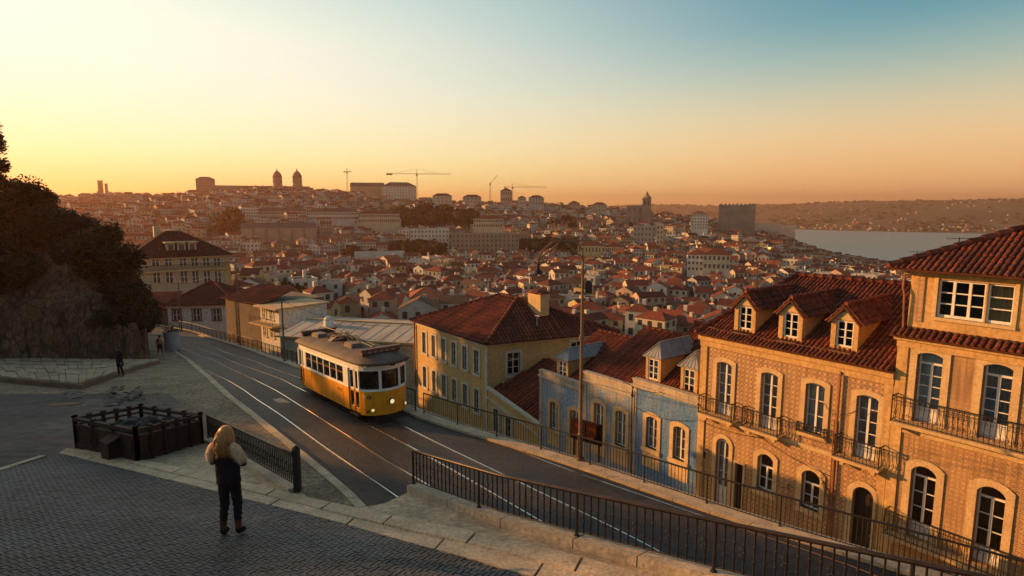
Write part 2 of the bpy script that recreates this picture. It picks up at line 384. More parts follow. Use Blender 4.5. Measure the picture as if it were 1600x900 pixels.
# rails
m_rail = pm('rail_steel', (.62, .56, .50), (.5, .45, .4), scale=3, rough=.22, metal=1.0, fine=.1)
m_groove = pm('rail_groove', (.02, .018, .018), rough=.8)
RAILS = [
    [(240, 512), (256, 517), (272, 523), (340, 545), (400, 565), (460, 588), (560, 633), (659, 680), (699, 700), (827, 761), (872, 783), (965, 827), (1100, 899), (1200, 955)],
    [(250, 521), (272, 529), (340, 555), (400, 578), (464, 606), (540, 645), (620, 686), (650, 703), (698, 729), (764, 767), (830, 806), (908, 851), (1000, 905)],
    [(252, 528), (272, 537), (340, 565), (400, 595), (478, 640), (573, 700), (645, 744), (710, 782), (740, 803), (850, 880)],
    [(262, 540), (294, 560), (340, 588), (400, 624), (454, 660), (509, 700), (570, 742), (627, 780), (690, 828)],
    [(767, 687), (820, 708), (890, 736), (1001, 773), (1100, 808), (1230, 850), (1330, 884), (1440, 925)]]
for k, R_ in enumerate(RAILS):
    t = sorted((p.y, p.x) for p in (onf(x, y, S) for x, y in R_))
    g = lambda Y, t=t: sm(Y, t, .9)
    y0, y1 = t[0][0], t[-1][0]; n = int((y1 - y0) / .5) + 2; c = [y0 + (y1 - y0) * i / n for i in range(n + 1)]
    mb = MB(); mg = MB()
    def pt(Y, o, z):
        d = Vector((g(Y + .2) - g(Y - .2), .4)).normalized(); return (g(Y) + d.y * o, Y - d.x * o, S(Y) + z)
    for a, b in zip(c, c[1:]):
        mb.quad(pt(a, -.026, .014), pt(a, .026, .014), pt(b, .026, .014), pt(b, -.026, .014))
        mb.quad(pt(a, .026, .004), pt(a, .026, .014), pt(b, .026, .014), pt(b, .026, .004))
        mb.quad(pt(a, -.026, .014), pt(a, -.026, .004), pt(b, -.026, .004), pt(b, -.026, .014))
        mg.quad(pt(a, .027, .006), pt(a, .075, .006), pt(b, .075, .006), pt(b, .027, .006))
    o = mb.build('tram_rail', m_rail, label='worn steel tram rail sunk in the dark street', cat='rail', group='tram rails in the street')
    o['label'] = ['worn rail of the tram track on its outer railing side', 'worn rail of the tram track on its pavement side', 'worn rail of the empty track closer to the tram', 'worn rail of the empty track closer to the pavement kerb', 'worn steel rail running beside the kerb of the outer railing'][k]; del o['group']
    mg.build('groove', m_groove, o)
# tar patches and worn areas in the street surface
m_patch = pm('tar_patch', (.034, .031, .032), (.022, .02, .021), scale=1.5, rough=.55, bump=.3, bscale=30, fine=.4); m_patch2 = pm('worn_patch', (.085, .073, .068), (.055, .047, .045), scale=1.5, rough=.75, bump=.3, bscale=30, fine=.4); rn = random.Random(14)
for i, (px, py, a, b_) in enumerate(((520, 735, 1.5, .5), (690, 720, 1.8, .35), (880, 770, 2.2, .5), (420, 600, 2.4, .6), (760, 745, .7, .5), (1020, 830, 1.6, .4), (350, 560, 2.2, .5), (585, 745, .6, .4), (960, 760, 1.2, .3))):
    p = onf(px, py, S); mb = MB(); n = 14; th = R(-48); pts = []
    for k in range(n):
        t_ = 2 * math.pi * k / n; q = 1 + rn.uniform(-.18, .18); u, v = a * q * math.copysign(abs(math.cos(t_)) ** .6, math.cos(t_)), b_ * q * math.copysign(abs(math.sin(t_)) ** .6, math.sin(t_)); x, y = p.x + u * math.cos(th) - v * math.sin(th), p.y + u * math.sin(th) + v * math.cos(th); pts.append((x, y, S(y) + .003 + .0003 * i))
    mb.add(pts, [tuple(range(n))]); mb.build('road_patch', m_patch if i % 3 else m_patch2, kind='structure')
# pale access plates between the rails
for x, y, w in ((440, 627, .5),):
    p = onf(x, y, S); mb = MB(); mb.box(-w, w, -.2, .2, .002, .012); mb.build('access_plate', m_kerb, None, loc=p, rot=(0, 0, R(-45)), label='small pale access plate set between the tram rails', cat='plate')

# ================================================================ the sloping square (upper terrace)
def gz(x, y): return -(3.24 + .2 * y)
def gp(px, py): p = onplane(px, py); return (p.x, p.y)
PAR = [gp(636, 770), gp(690, 791), gp(770, 822), gp(850, 845), gp(930, 868), gp(1020, 893)]   # inner foot line of the parapet
d = Vector(PAR[-1]) - Vector(PAR[-3]); d.normalize()
PAR += [tuple(Vector(PAR[-1]) + d * 1.6), tuple(Vector(PAR[-1]) + d * 3.4), tuple(Vector(PAR[-1]) + d * 5.5)]
edge = [(-16.2, 27.2), (-12.5, 22), gp(318, 688), gp(476, 776), gp(480, 786), gp(543, 796), gp(600, 786), gp(634, 776)]
def offset(pl, w):
    out = []
    for i, p in enumerate(pl):
        a = Vector(pl[max(i - 1, 0)]); b = Vector(pl[min(i + 1, len(pl) - 1)]); t = (b - a).normalized(); out.append((p[0] - t.y * w, p[1] + t.x * w))
    return out
PO = offset(PAR, .30)                                                                            # outer face of the parapet
poly = edge + PO + [(14, -4), (-45, -4), (-45, 27.2)]
poly = poly[::-1]
m_left = pm('worn_asphalt', (.10, .092, .088), (.06, .055, .055), scale=.35, rough=.85, bump=.35, bscale=9, fine=.45)
m_wallst = pm('terrace_stone', (.36, .29, .21), (.25, .2, .15), scale=1.5, rough=.85, bump=.3, bscale=12)
mb = MB(); mb.prism(poly, -11, lambda x, y: gz(x, y), 0, 1); mb.build('terrace', [m_left, m_wallst], kind='structure')

def lerp2(a, b, t): return (a[0] + (b[0] - a[0]) * t, a[1] + (b[1] - a[1]) * t)
def resample(pl, step):
    out = [pl[0]]; acc = 0
    for a, b in zip(pl, pl[1:]):
        L = math.hypot(b[0] - a[0], b[1] - a[1]); d = step - acc
        while d <= L: out.append(lerp2(a, b, d / L)); d += step
        acc = (acc + L) % step
    return out
# light stone floor between the kerb and the railing / parapet
floor_a = [gp(100, 706), gp(300, 742), gp(470, 787), gp(540, 806), gp(545, 797), gp(486, 785), gp(475, 772), gp(330, 690), gp(318, 684)] 
floor_b = [gp(470, 790), gp(640, 838), gp(850, 892), gp(1000, 930), gp(1150, 990), PAR[6], PAR[5], PAR[4], PAR[3], PAR[2], PAR[1], PAR[0], gp(600, 787), gp(544, 797)]
m_floor = pm('terrace_paving', (.50, .38, .25), (.35, .265, .18), scale=1.1, rough=.85, bump=.3, bscale=26, fine=.4)
for pl in (floor_a, floor_b):
    mb = MB(); mb.add([(x, y, gz(x, y) + .004) for x, y in pl], [tuple(range(len(pl)))]); o = mb.build('terrace_paving', m_floor, kind='structure')
    if o.data.polygons[0].normal.z < 0: o.data.flip_normals()
# long kerb stones between cobbles and paving: two courses, the upper one a little proud
k_in = [gp(92, 709), gp(200, 735), gp(300, 760), gp(400, 785), gp(520, 815), gp(640, 849), gp(740, 877), gp(860, 912), gp(1000, 955), gp(1150, 1010)]
k_mid = [gp(98, 706), gp(200, 725), gp(300, 749), gp(400, 772), gp(520, 803), gp(640, 832), gp(740, 855), gp(860, 886), gp(1000, 925), gp(1150, 975)]
k_out = [gp(104, 703), gp(200, 716), gp(300, 738), gp(400, 761), gp(520, 789), gp(640, 815), gp(740, 835), gp(860, 861), gp(1000, 900), gp(1150, 945)]
tk = obj('terrace_kerb', None, None, kind='structure')
def course(pa, pb, step, up, name='kerb_stone', mat=m_kerb, seed=0):
    rn = random.Random(seed); n = 120
    a = resample(pa, .02); b = resample(pb, .02); L = len(a); i = 0
    while i < L - 30:
        st = int(step * rn.uniform(.8, 1.2) / .02); e = min(L - 1, i + st)
        q = lambda pl, k: pl[min(len(pl) - 1, int(k / (L - 1) * (len(pl) - 1)))]
        idx = [i + 1 + (e - i - 2) * k // 3 for k in range(4)]
        P = [q(a, k) for k in idx] + [q(b, k) for k in idx[::-1]]
        u = up + rn.uniform(-.006, .006); mb = MB(); mb.prism(P, lambda x, y: gz(x, y) - .05, lambda x, y: gz(x, y) + u); mb.build(name, mat, tk); i = e
course(k_in, k_mid, 1.7, .028, seed=1); course(k_mid, k_out, 1.5, .05, seed=2)
lk = [gp(-40, 748), gp(0, 738), gp(50, 722), gp(94, 708)]; course(lk, offset(lk, .16), 1.1, .05, seed=3)

# cobbles: every sett is geometry; the nearest ones are pieces of their own
m_cob = pm('cobble_basalt', (.078, .078, .086), (.046, .045, .05), scale=.6, rough=.6, bump=.25, bscale=60, rand=.2, spec=.4, fine=.3)
m_joint = pm('cobble_joint', (.035, .032, .030), (.06, .052, .042), scale=1.0, rough=.95)
cob_poly = [lk[1], lk[2], lk[3]] + k_in[:-2] + [(.9, 5.6), (-.5, 3.6), (-9, 3.2), (-14.5, 8)]
def inside(p, pl):
    x, y = p; r = False; j = len(pl) - 1
    for i in range(len(pl)):
        xi, yi = pl[i]; xj, yj = pl[j]
        if (yi > y) != (yj > y) and x < (xj - xi) * (y - yi) / (yj - yi) + xi: r = not r
        j = i
    return r
mb = MB(); mb.add([(x, y, gz(x, y) + .004) for x, y in cob_poly], [tuple(range(len(cob_poly)))]); plaza = mb.build('plaza', m_joint, kind='structure')
if plaza.data.polygons[0].normal.z < 0: plaza.data.flip_normals()
def sett(mb, x, y, ux, uy, w, l, h, rn):
    c, s_ = ux, uy; z = gz(x, y) + .004
    j = lambda: rn.uniform(-.004, .004)
    B = [(-l / 2, -w / 2), (l / 2, -w / 2), (l / 2, w / 2), (-l / 2, w / 2)]; k = .86
    tilt = rn.uniform(-.03, .03); tilt2 = rn.uniform(-.03, .03)
    def W(u, v, dz): return (x + u * c - v * s_, y + u * s_ + v * c, gz(x + u * c - v * s_, y + u * s_ + v * c) + .004 + dz + u * tilt + v * tilt2)
    vs = [W(u + j(), v + j(), 0) for u, v in B] + [W(u * k + j(), v * k + j(), h) for u, v in B]
    mb.add(vs, [(4, 5, 6, 7), (0, 1, 5, 4), (1, 2, 6, 5), (2, 3, 7, 6), (3, 0, 4, 7)])
rn = random.Random(11); w = .062; setts = []
ang = R(-28); ca, sa = math.cos(ang), math.sin(ang)
step = w + .008
for i in range(-230, 230):
    for j in range(-230, 230):
        # herringbone of 1:2 setts: a cell starts a horizontal or a vertical sett
        k = (i - j) % 4
        if k == 0: u, v, hor = i + 1, j + .5, True
        elif k == 3: u, v, hor = i + .5, j + 1, False
        else: continue
        u *= step; v *= step; x = -5 + u * ca - v * sa; y = 8 + u * sa + v * ca
        if y < 3.4 or not inside((x, y), cob_poly): continue
        px, py = proj((x, y, gz(x, y)))
        if px < -60 or px > 1000 or py > 935 or py < 690: continue
        setts.append((py, x, y, hor))
setts.sort(reverse=True)
near = [s for s in setts if s[0] < 899][:0] ; big = MB(); cnt = 0
for py, x, y, hor in setts:
    l = 2 * step - .008; cc, ss = (ca, sa) if hor else (-sa, ca)
    px, _ = proj((x, y, gz(x, y)))
    if cnt < 290 and 892 > py and 0 < px < 800:
        cnt += 1; one = MB(); sett(one, x, y, cc, ss, w, l, .013 + rn.uniform(-.003, .004), rn); one.build('cobble', m_cob, plaza)
    else: sett(big, x, y, cc, ss, w, l, .013 + rn.uniform(-.003, .004), rn)
big.build('cobbles', m_cob, plaza, kind='stuff')

# parapet: dressed blocks, each its own piece
par = thing('parapet', 'low pale stone parapet carrying the wrought iron railing above the street', 'wall', (0, 0, 0))
a = resample(PAR, .02); b = resample(PO, .02); L = len(a); i = 0; rn = random.Random(5)
m_par = pm('parapet_stone', (.46, .37, .27), (.33, .27, .2), scale=1.7, rough=.82, bump=.3, bscale=18, rand=.1, fine=.35)
hp = .15
while i < L - 20:
    e = min(L - 1, i + int(rn.uniform(1.0, 1.5) / .02)); q = lambda pl, k: pl[min(len(pl) - 1, int(k / (L - 1) * (len(pl) - 1)))]
    idx = [i + (e - i - 1) * k // 3 for k in range(4)]
    P = ([q(a, k) for k in idx] + [q(b, k) for k in idx[::-1]]); u = hp + rn.uniform(-.004, .004)
    mb = MB(); mb.prism(P, lambda x, y: gz(x, y) - .3, lambda x, y: gz(x, y) + u); mb.build('block', m_par, par); i = e

# ================================================================ building kit
class Fac:
    """facade frame: local x along the facade, y into the building, z up from the base"""
    def __init__(s, px, Y, base, d=(.6, -.8)):
        s.d = d; s.o = (ray(px, 600)[0] * Y, Y); s.base = base
    def root(s, name, label, cat='house', x0=0, group=None):
        return thing(name, label, cat, (s.o[0], s.o[1], s.base), math.atan2(s.d[1], s.d[0]), group)
    def loc(s, px, py):
        a, b = ray(px, py); dx, dy = s.d; t = (a * s.o[1] - s.o[0]) / (dx - a * dy)
        return t, b * (s.o[1] + t * dy) - s.base
    def plan(s, X, Y):
        dx, dy = s.d; u, v = X - s.o[0], Y - s.o[1]; return u * dx + v * dy, -u * dy + v * dx

m_plaster = pm('ochre_plaster', (.58, .36, .15), (.48, .29, .115), scale=1.2, rough=.85, bump=.12, bscale=40, streak=.22)
m_stone = pm('window_stone', (.60, .42, .22), (.50, .34, .175), scale=2.0, rough=.8, bump=.12, bscale=50, streak=.15)
m_white = pm('white_joinery', (.74, .72, .68), (.62, .60, .56), scale=6, rough=.5, fine=.15)
m_dark = pm('dark_joinery', (.045, .03, .022), rough=.6)
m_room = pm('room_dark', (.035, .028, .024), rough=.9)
m_curt = pm('curtain_cloth', (.72, .72, .70), (.50, .50, .50), scale=5, rough=.9, stretch=(6, 1, .4), fine=.3)
m_curty = pm('amber_curtain', (.62, .42, .16), (.4, .24, .08), scale=4, rough=.9, stretch=(5, 1, .4))
m_iron = pm('wrought_iron', (.022, .02, .02), (.035, .026, .022), scale=8, rough=.5, metal=.3)
m_tileA = pm('clay_tile', (.22, .052, .025), (.12, .034, .02), scale=.9, rough=.85, rand=.34, fine=.55, bump=.2, bscale=18)
m_tileB = pm('clay_pan', (.12, .038, .022), (.08, .028, .018), scale=2.5, rough=.9, fine=.4)
m_zinc = pm('zinc_sheet', (.30, .29, .28), (.22, .21, .21), scale=2, rough=.5, metal=.5, fine=.3)
m_glass = glass_mat('window_glass', (.80, .84, .86), .12)
m_glassd = glass_mat('dark_glass', (.20, .21, .22), .06)

UNIT = MB(); UNIT.quad((0, 0, 0), (1, 0, 0), (1, 0, 1), (0, 0, 1)); U_PANE = {}
def pane(parent, x0, x1, z0, z1, y, mat):
    if mat.name not in U_PANE: U_PANE[mat.name] = UNIT.mesh('pane', mat)
    return obj('pane', U_PANE[mat.name], parent, (x0, y, z0), None, (x1 - x0, 1, z1 - z0))

def arch_pts(x0, x1, z0, z1, rise, n=8):
    """outline from bottom left, over the arch, to bottom right"""
    pts = [(x0, z0)]
    if rise <= 0: return pts + [(x0, z1), (x1, z1), (x1, z0)]
    w = (x1 - x0) / 2
    if rise >= w * .98:
        for i in range(n + 1): t = math.pi - math.pi * i / n; pts.append(((x0 + x1) / 2 + w * math.cos(t), z1 - rise + rise * math.sin(t)))
    else:
        rad = (w * w + rise * rise) / (2 * rise); c = z1 - rad; a = math.asin(w / rad)
        for i in range(n + 1): t = -a + 2 * a * i / n; pts.append(((x0 + x1) / 2 + rad * math.sin(t), c + rad * math.cos(t)))
    return pts + [(x1, z0)]

def wall_skin(mb, x0, x1, z0, z1, holes, y=0.0, depth=.3, m=0):
    xs = sorted({x0, x1, *[h[0] for h in holes], *[h[1] for h in holes]}); zs = sorted({z0, z1, *[h[2] for h in holes], *[h[3] for h in holes]})
    xs = [x for x in xs if x0 <= x <= x1]; zs = [z for z in zs if z0 <= z <= z1]
    for a, b in zip(xs, xs[1:]):
        for c, d in zip(zs, zs[1:]):
            cx, cz = (a + b) / 2, (c + d) / 2
            if any(h[0] < cx < h[1] and h[2] < cz < h[3] for h in holes): continue
            mb.quad((a, y, c), (b, y, c), (b, y, d), (a, y, d), m)
    for h in holes:
        a, b, c, d = h
        mb.quad((a, y, c), (a, y, d), (a, y + depth, d), (a, y + depth, c), m); mb.quad((b, y, d), (b, y, c), (b, y + depth, c), (b, y + depth, d), m)
        mb.quad((a, y, d), (b, y, d), (b, y + depth, d), (a, y + depth, d), m); mb.quad((b, y, c), (a, y, c), (a, y + depth, c), (b, y + depth, c), m)

def surround(root, x0, x1, z0, z1, rise, w, proud=.045, depth=.16, sill=True, mat=None, name='window_surround'):
    inn = arch_pts(x0, x1, z0, z1, rise); out = arch_pts(x0 - w, x1 + w, z0 - (w if sill else 0), z1 + w, rise * (1.15 if rise else 0))
    mb = MB(); n = len(inn)
    for i in range(n - 1):
        a, b, c, d = inn[i], inn[i + 1], out[i + 1], out[i]
        mb.quad((d[0], -proud, d[1]), (a[0], -proud, a[1]), (b[0], -proud, b[1]), (c[0], -proud, c[1]))
        mb.quad((a[0], -proud, a[1]), (a[0], depth, a[1]), (b[0], depth, b[1]), (b[0], -proud, b[1]))
        mb.quad((d[0], .01, d[1]), (d[0], -proud, d[1]), (c[0], -proud, c[1]), (c[0], .01, c[1]))
    # fill behind the arch corners so the square wall opening is closed
    if rise:
        for i in range(1, n - 2):
            a, b = inn[i], inn[i + 1]; mb.quad((a[0], depth * .6, a[1]), (b[0], depth * .6, b[1]), (b[0], depth * .6, z1 + .01), (a[0], depth * .6, z1 + .01))
    if sill: mb.box(x0 - w * 1.1, x1 + w * 1.1, -proud - .05, depth, z0 - w, z0)
    return mb.build(name, mat or m_stone, root)

def window(root, x0, x1, z0, z1, rise=.1, sur=.13, rows=3, cols=2, transom=0.0, panel=0.0, recess=.15, frame=None, glass=None, back=None, split=True, sill=True, stone=None, bar=.045, door=False):
    """joinery in an opening: frame > panes; stone surround round it"""
    frame = frame or m_white; glass = glass or m_glass
    if sur: surround(root, x0, x1, z0, z1, rise, sur, depth=recess + .02, sill=sill, mat=stone)
    y0, y1 = recess, recess + .05; mb = MB()
    if rise:
        pts = arch_pts(x0, x1, z0, z1, rise)[1:-1]; zt = z1 - rise
        for (a, b) in zip(pts, pts[1:]):
            mb.quad((a[0], y0, min(a[1], z1) - bar * 1.2), (b[0], y0, b[1] - bar * 1.2), (b[0], y0, b[1]), (a[0], y0, a[1]))
    zt = z1 - rise * .55 if rise else z1
    top = zt
    if transom: zt = zt - transom
    mb.box(x0, x0 + bar, y0, y1, z0, top); mb.box(x1 - bar, x1, y0, y1, z0, top)
    mb.box(x0, x1, y0 - .002, y1, z0, z0 + bar * 1.3); mb.box(x0, x1, y0 - .004, y1, zt - bar, zt + (bar * .4 if transom or rise else 0))
    xm = (x0 + x1) / 2; leafs = [(x0 + bar, xm), (xm, x1 - bar)] if cols == 2 else [(x0 + bar + (x1 - x0 - 2 * bar) * i / cols, x0 + bar + (x1 - x0 - 2 * bar) * (i + 1) / cols) for i in range(cols)]
    for a, b in leafs[1:]: mb.box(a - bar * .75, a + bar * .75, y0 - .012, y1, z0, zt)
    zb = z0 + bar
    if panel: mb.box(x0 + bar, x1 - bar, y0 + .012, y1, z0 + bar, z0 + bar + panel); zb = z0 + bar + panel
    for k in range(1, rows): z = zb + (zt - bar - zb) * k / rows; mb.box(x0 + bar, x1 - bar, y0 + .006, y1, z - bar * .3, z + bar * .3)
    fr = mb.build('door' if door else 'window', frame, root)
    g = y0 + .03
    if split:
        for a, b in leafs:
            for k in range(rows): pane(fr, a, b, zb + (zt - bar - zb) * k / rows, zb + (zt - bar - zb) * (k + 1) / rows, g, glass)
        if transom or rise: pane(fr, x0, x1, zt, z1, g + .004, glass)
    else: pane(fr, x0, x1, zb, z1, g, glass)
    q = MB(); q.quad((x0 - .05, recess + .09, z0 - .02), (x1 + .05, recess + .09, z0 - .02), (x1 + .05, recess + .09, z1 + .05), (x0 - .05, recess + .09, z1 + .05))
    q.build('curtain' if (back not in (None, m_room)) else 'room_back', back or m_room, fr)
    return fr

def tile_plane(root, pts, eave, up, pitch=.21, tl=.36, split=True, name='tile_row', mat=None, slab=True, lift=0.0):
    """clay tiles on a plane polygon `pts` (local, 3D): one barrel row per column, running up the slope"""
    mat = mat or m_tileA
    P0 = Vector(pts[0]); e = Vector(eave).normalized(); u = Vector(up); n = e.cross(u).normalized(); u = n.cross(e).normalized()
    if n.z < 0: n = -n
    Q = [((Vector(p) - P0).dot(e), (Vector(p) - P0).dot(u)) for p in pts]
    if slab:
        mb = MB(); k = len(pts); vs = [Vector(p) + n * lift for p in pts] + [Vector(p) - n * .07 + n * lift for p in pts]
        mb.add(vs, [tuple(range(k)), tuple(range(k, 2 * k))[::-1]] + [(i, (i + 1) % k, k + (i + 1) % k, k + i) for i in range(k)])
        mb.build('roof', m_tileB, root)
    a0, a1 = min(q[0] for q in Q), max(q[0] for q in Q); rn = random.Random(int(abs(a1) * 100)); mall = MB(); x = a0 + pitch / 2
    rad = pitch * .36
    while x < a1:
        hit = []
        for (p, q) in zip(Q, Q[1:] + Q[:1]):
            if (p[0] - x) * (q[0] - x) < 0: t = (x - p[0]) / (q[0] - p[0]); hit.append(p[1] + t * (q[1] - p[1]))
        if len(hit) >= 2:
            v0, v1 = min(hit) - .05, max(hit); mb = MB() if split else mall; v = v0; jx = rn.uniform(-.013, .013)
            while v < v1 - .02:
                w = min(v + tl, v1); o = len(mb.v); h0 = .035 + rn.uniform(0, .02)
                for (vv, rr, hh) in ((v, rad, h0), (w + .03, rad * .82, .012)):
                    for j in range(5):
                        t = math.pi * j / 4; p = P0 + e * (x + jx + rr * math.cos(t)) + u * vv + n * (lift + hh + rr * .75 * math.sin(t)); mb.v.append(tuple(p))
                for j in range(4): mb.f.append((o + j, o + 5 + j, o + 6 + j, o + j + 1)); mb.m.append(0)
                mb.f.append((o, o + 1, o + 2, o + 3, o + 4)); mb.m.append(0)
                v = w
            if split: mb.build(name, mat, root, smooth=False)
        x += pitch
    if not split: mall.build('roof_tiles', mat, root, kind='stuff')
RIDGE = {}
def ridge_tiles(root, a, b, rad=.11, tl=.36, lift=.05, split=True):
    a, b = Vector(a), Vector(b); L = (b - a).length
    if L < .05: return
    n = max(1, int(L / tl)); d = (b - a) / L; key = round(rad, 3)
    if key not in RIDGE:
        mb = MB()
        for (v, r) in ((0, 1.0), (1.12, .85)):
            for j in range(7): t = math.pi * (j / 6 * 1.2 - .1); mb.v.append((v * tl, r * rad * math.cos(t), r * rad * math.sin(t) + (.02 if v == 0 else 0)))
        for j in range(6): mb.f.append((j, j + 1, j + 8, j + 7)); mb.m.append(0)
        mb.f.append(tuple(range(7))); mb.m.append(0); RIDGE[key] = mb.mesh('ridge_tile', m_tileA, True)
    q = d.to_track_quat('X', 'Z').to_euler()
    for i in range(n): obj('ridge_tile', RIDGE[key], root, a + d * (L * i / n) + Vector((0, 0, lift)), q, (L / n / tl, 1, 1))

BAL = {}
def baluster_mesh(h, style):
    key = (round(h, 3), style)
    if key in BAL: return BAL[key]
    mb = MB()
    if style == 'balcony':      # bellied bar with scrolls
        mb.tube([(0, 0, 0), (0, -.02, h * .2), (0, -.05, h * .35), (0, -.02, h * .55), (0, 0, h)], .009, 4)
        for z, r in ((h * .72, .032), (h * .3, .036)):
            mb.tube([(r * math.cos(t) + .035, 0, z + r * math.sin(t)) for t in [i * math.pi / 4 for i in range(9)]], .006, 3, cap=False)
    elif style == 'knob':
        mb.tube([(0, 0, 0), (0, 0, h)], .0125, 5)
        for z in (h * .30, h * .62): mb.lathe([(.008, -.03), (.02, -.012), (.02, .012), (.008, .03)], (0, 0, z), 6)
    elif style == 'scroll':
        mb.tube([(0, 0, 0), (0, 0, h)], .0125, 5)
        for z, s_ in ((h * .52, 1), (h * .36, -1)):
            r = .036
            for q in (-1, 1): mb.tube([(q * (.03 + r * .7 * math.cos(t)), 0, z + r * math.sin(t)) for t in [i * math.pi / 4 for i in range(8)]], .0065, 3, cap=False)
        mb.lathe([(.008, -.02), (.02, 0), (.008, .02)], (0, 0, h * .44), 6)
    else: mb.tube([(0, 0, 0), (0, 0, h)], .0105, 4)
    BAL[key] = mb.mesh('baluster', m_iron); return BAL[key]

def balcony(root, x0, x1, z, depth=.42, h=.72, slab_t=.12, sp=.11, brackets=True, slab=True):
    mb = MB()
    if slab:
        mb.box(x0 - .04, x1 + .04, -depth - .05, .02, z - slab_t * .55, z); mb.box(x0, x1, -depth, .01, z - slab_t, z - slab_t * .55 - .002)
        if brackets:
            for x in (x0 + .2, x1 - .2): mb.box(x - .06, x + .06, -depth * .7, .01, z - slab_t - .16, z - slab_t)
    else: mb.box(x0 - .03, x1 + .03, -depth, .01, z - .05, z)
    b = mb.build('balcony', m_stone, root)
    r = MB(); zt = z + h
    for zz, t in ((z + .05, .02), (zt, .03), (zt - .12, .016)):
        r.bar((x0, -depth, zz), (x1, -depth, zz), t, t); r.bar((x0, -depth, zz), (x0, 0, zz), t, t); r.bar((x1, -depth, zz), (x1, 0, zz), t, t)
    for x in (x0, x1): r.bar((x, -depth, z), (x, -depth, zt + .05), .03)
    r.build('handrail', m_iron, b)
    n = int((x1 - x0) / sp); me = baluster_mesh(h - .02, 'balcony')
    for i in range(1, n): obj('baluster', me, b, (x0 + (x1 - x0) * i / n, -depth, z + .02))
    m = max(2, int(depth / sp))
    for i in range(1, m):
        for x in (x0, x1): obj('baluster', me, b, (x, -depth + depth * i / m, z + .02), (0, 0, math.pi / 2))
    return b

# ================================================================ tall ochre house on the right
FR = Fac(1400, 18, -13); m_curt2 = pm('grey_curtain', (.42, .43, .44), (.2, .2, .21), scale=3, rough=.9, stretch=(9, 1, .3), fine=.4)
m_azul_r = azulejo('azulejo_speckled', (.58, .35, .13), (.19, .11, .10), .14, False)
m_azul_w = azulejo('azulejo_lattice', (.58, .35, .13), (.20, .115, .11), .18, True)
def back_walls(root, x0, x1, y1, z0, z1, mat, y0=0.0, name='wall'):
    mb = MB(); mb.quad((x0, y1, z0), (x0, y0, z0), (x0, y0, z1), (x0, y1, z1)); mb.quad((x1, y0, z0), (x1, y1, z0), (x1, y1, z1), (x1, y0, z1))
    mb.quad((x1, y1, z0), (x0, y1, z0), (x0, y1, z1), (x1, y1, z1)); mb.quad((x0, y0, z1), (x1, y0, z1), (x1, y1, z1), (x0, y1, z1)); return mb.build(name, mat, root)
rb = FR.root('corner_house', 'tall ochre house with speckled tile panels, long iron balconies and a hipped tile roof')
W_ = .66; ups = [(.52, 1.18), (2.15, 2.81), (3.7, 4.36)]; los = [(.64, 1.30), (2.30, 2.96), (3.9, 4.5)]
holes = [(a, b, 6.53, 8.72) for a, b in ups] + [(a, b, 2.82, 5.2) for a, b in los]
mb = MB(); wall_skin(mb, .0, 4.6, 0, 9.0, holes); mb.build('tiled_wall', m_azul_r, rb)
back_walls(rb, 0, 4.6, 6, 0, 9.2, m_plaster)
mb = MB(); mb.box(-.03, .27, -.05, .3, 0, 8.98); mb.box(-.05, 4.65, -.08, .3, 8.78, 9.0); mb.box(-.12, 4.7, -.16, .3, 9.0, 9.2); mb.build('cornice', m_plaster, rb)
mb = MB(); mb.box(.27, 4.6, -.035, .02, 6.1, 6.36); mb.build('string_course', m_stone, rb)
for i, (a, b) in enumerate(ups):
    window(rb, a, b, 6.53, 8.72, .1, .19, rows=4, transom=.3, panel=.4, sill=False, glass=m_glass, back=m_curt if i != 1 else m_curt2, recess=.2)
for i, (a, b) in enumerate(los):
    window(rb, a, b, 2.82, 5.2, .2, .2, rows=3, transom=.28, panel=.45, sill=False, glass=m_glassd, back=m_room, recess=.2)
# dark reveals painted joinery beside the leaves
balcony(rb, .1, 4.5, 6.5, .45, .8, sp=.12); balcony(rb, .16, 4.5, 2.8, .42, .8, sp=.12)
# attic storey
holes = [(.84, 1.98, 9.8, 10.92), (2.02, 2.62, 9.8, 10.92)]
mb = MB(); wall_skin(mb, .12, 4.5, 9.2, 11.2, holes, y=.12); back_walls(rb, .12, 4.5, 5, 9.2, 11.2, m_plaster, .12)
at = mb.build('attic_wall', m_plaster, rb)
mb = MB(); mb.box(.28, .5, .085, .13, 9.6, 11.0); mb.build('tile_panel', m_azul_r, rb)
wroot = rb
def attic_window(x0, x1, cols, back):
    mb = MB(); y0, y1 = .2, .26; b_ = .05
    mb.box(x0, x1, y0, y1, 9.8, 9.88); mb.box(x0, x1, y0, y1, 10.86, 10.92); mb.box(x0, x0 + b_, y0 - .002, y1, 9.88, 10.86); mb.box(x1 - b_, x1, y0 - .002, y1, 9.88, 10.86)
    for i in range(1, cols): x = x0 + (x1 - x0) * i / cols; mb.box(x - b_ * .7, x + b_ * .7, y0 - .01, y1, 9.88, 10.86)
    for k in (1, 2): z = 9.88 + .98 * k / 3; mb.box(x0 + b_, x1 - b_, y0 + .008, y1, z - .016, z + .016)
    fr = mb.build('window', m_white, rb)
    for i in range(cols):
        for k in range(3): pane(fr, x0 + (x1 - x0) * i / cols, x0 + (x1 - x0) * (i + 1) / cols, 9.88 + .98 * k / 3, 9.88 + .98 * (k + 1) / 3, .24, m_glass if back is m_curty else m_glassd)
    q = MB(); q.quad((x0, .42, 9.8), (x1, .42, 9.8), (x1, .42, 10.95), (x0, .42, 10.95)); q.build('curtain' if back is m_curty else 'room_back', back, fr)
attic_window(.84, 1.98, 3, m_room); attic_window(2.02, 2.62, 1, m_curty)
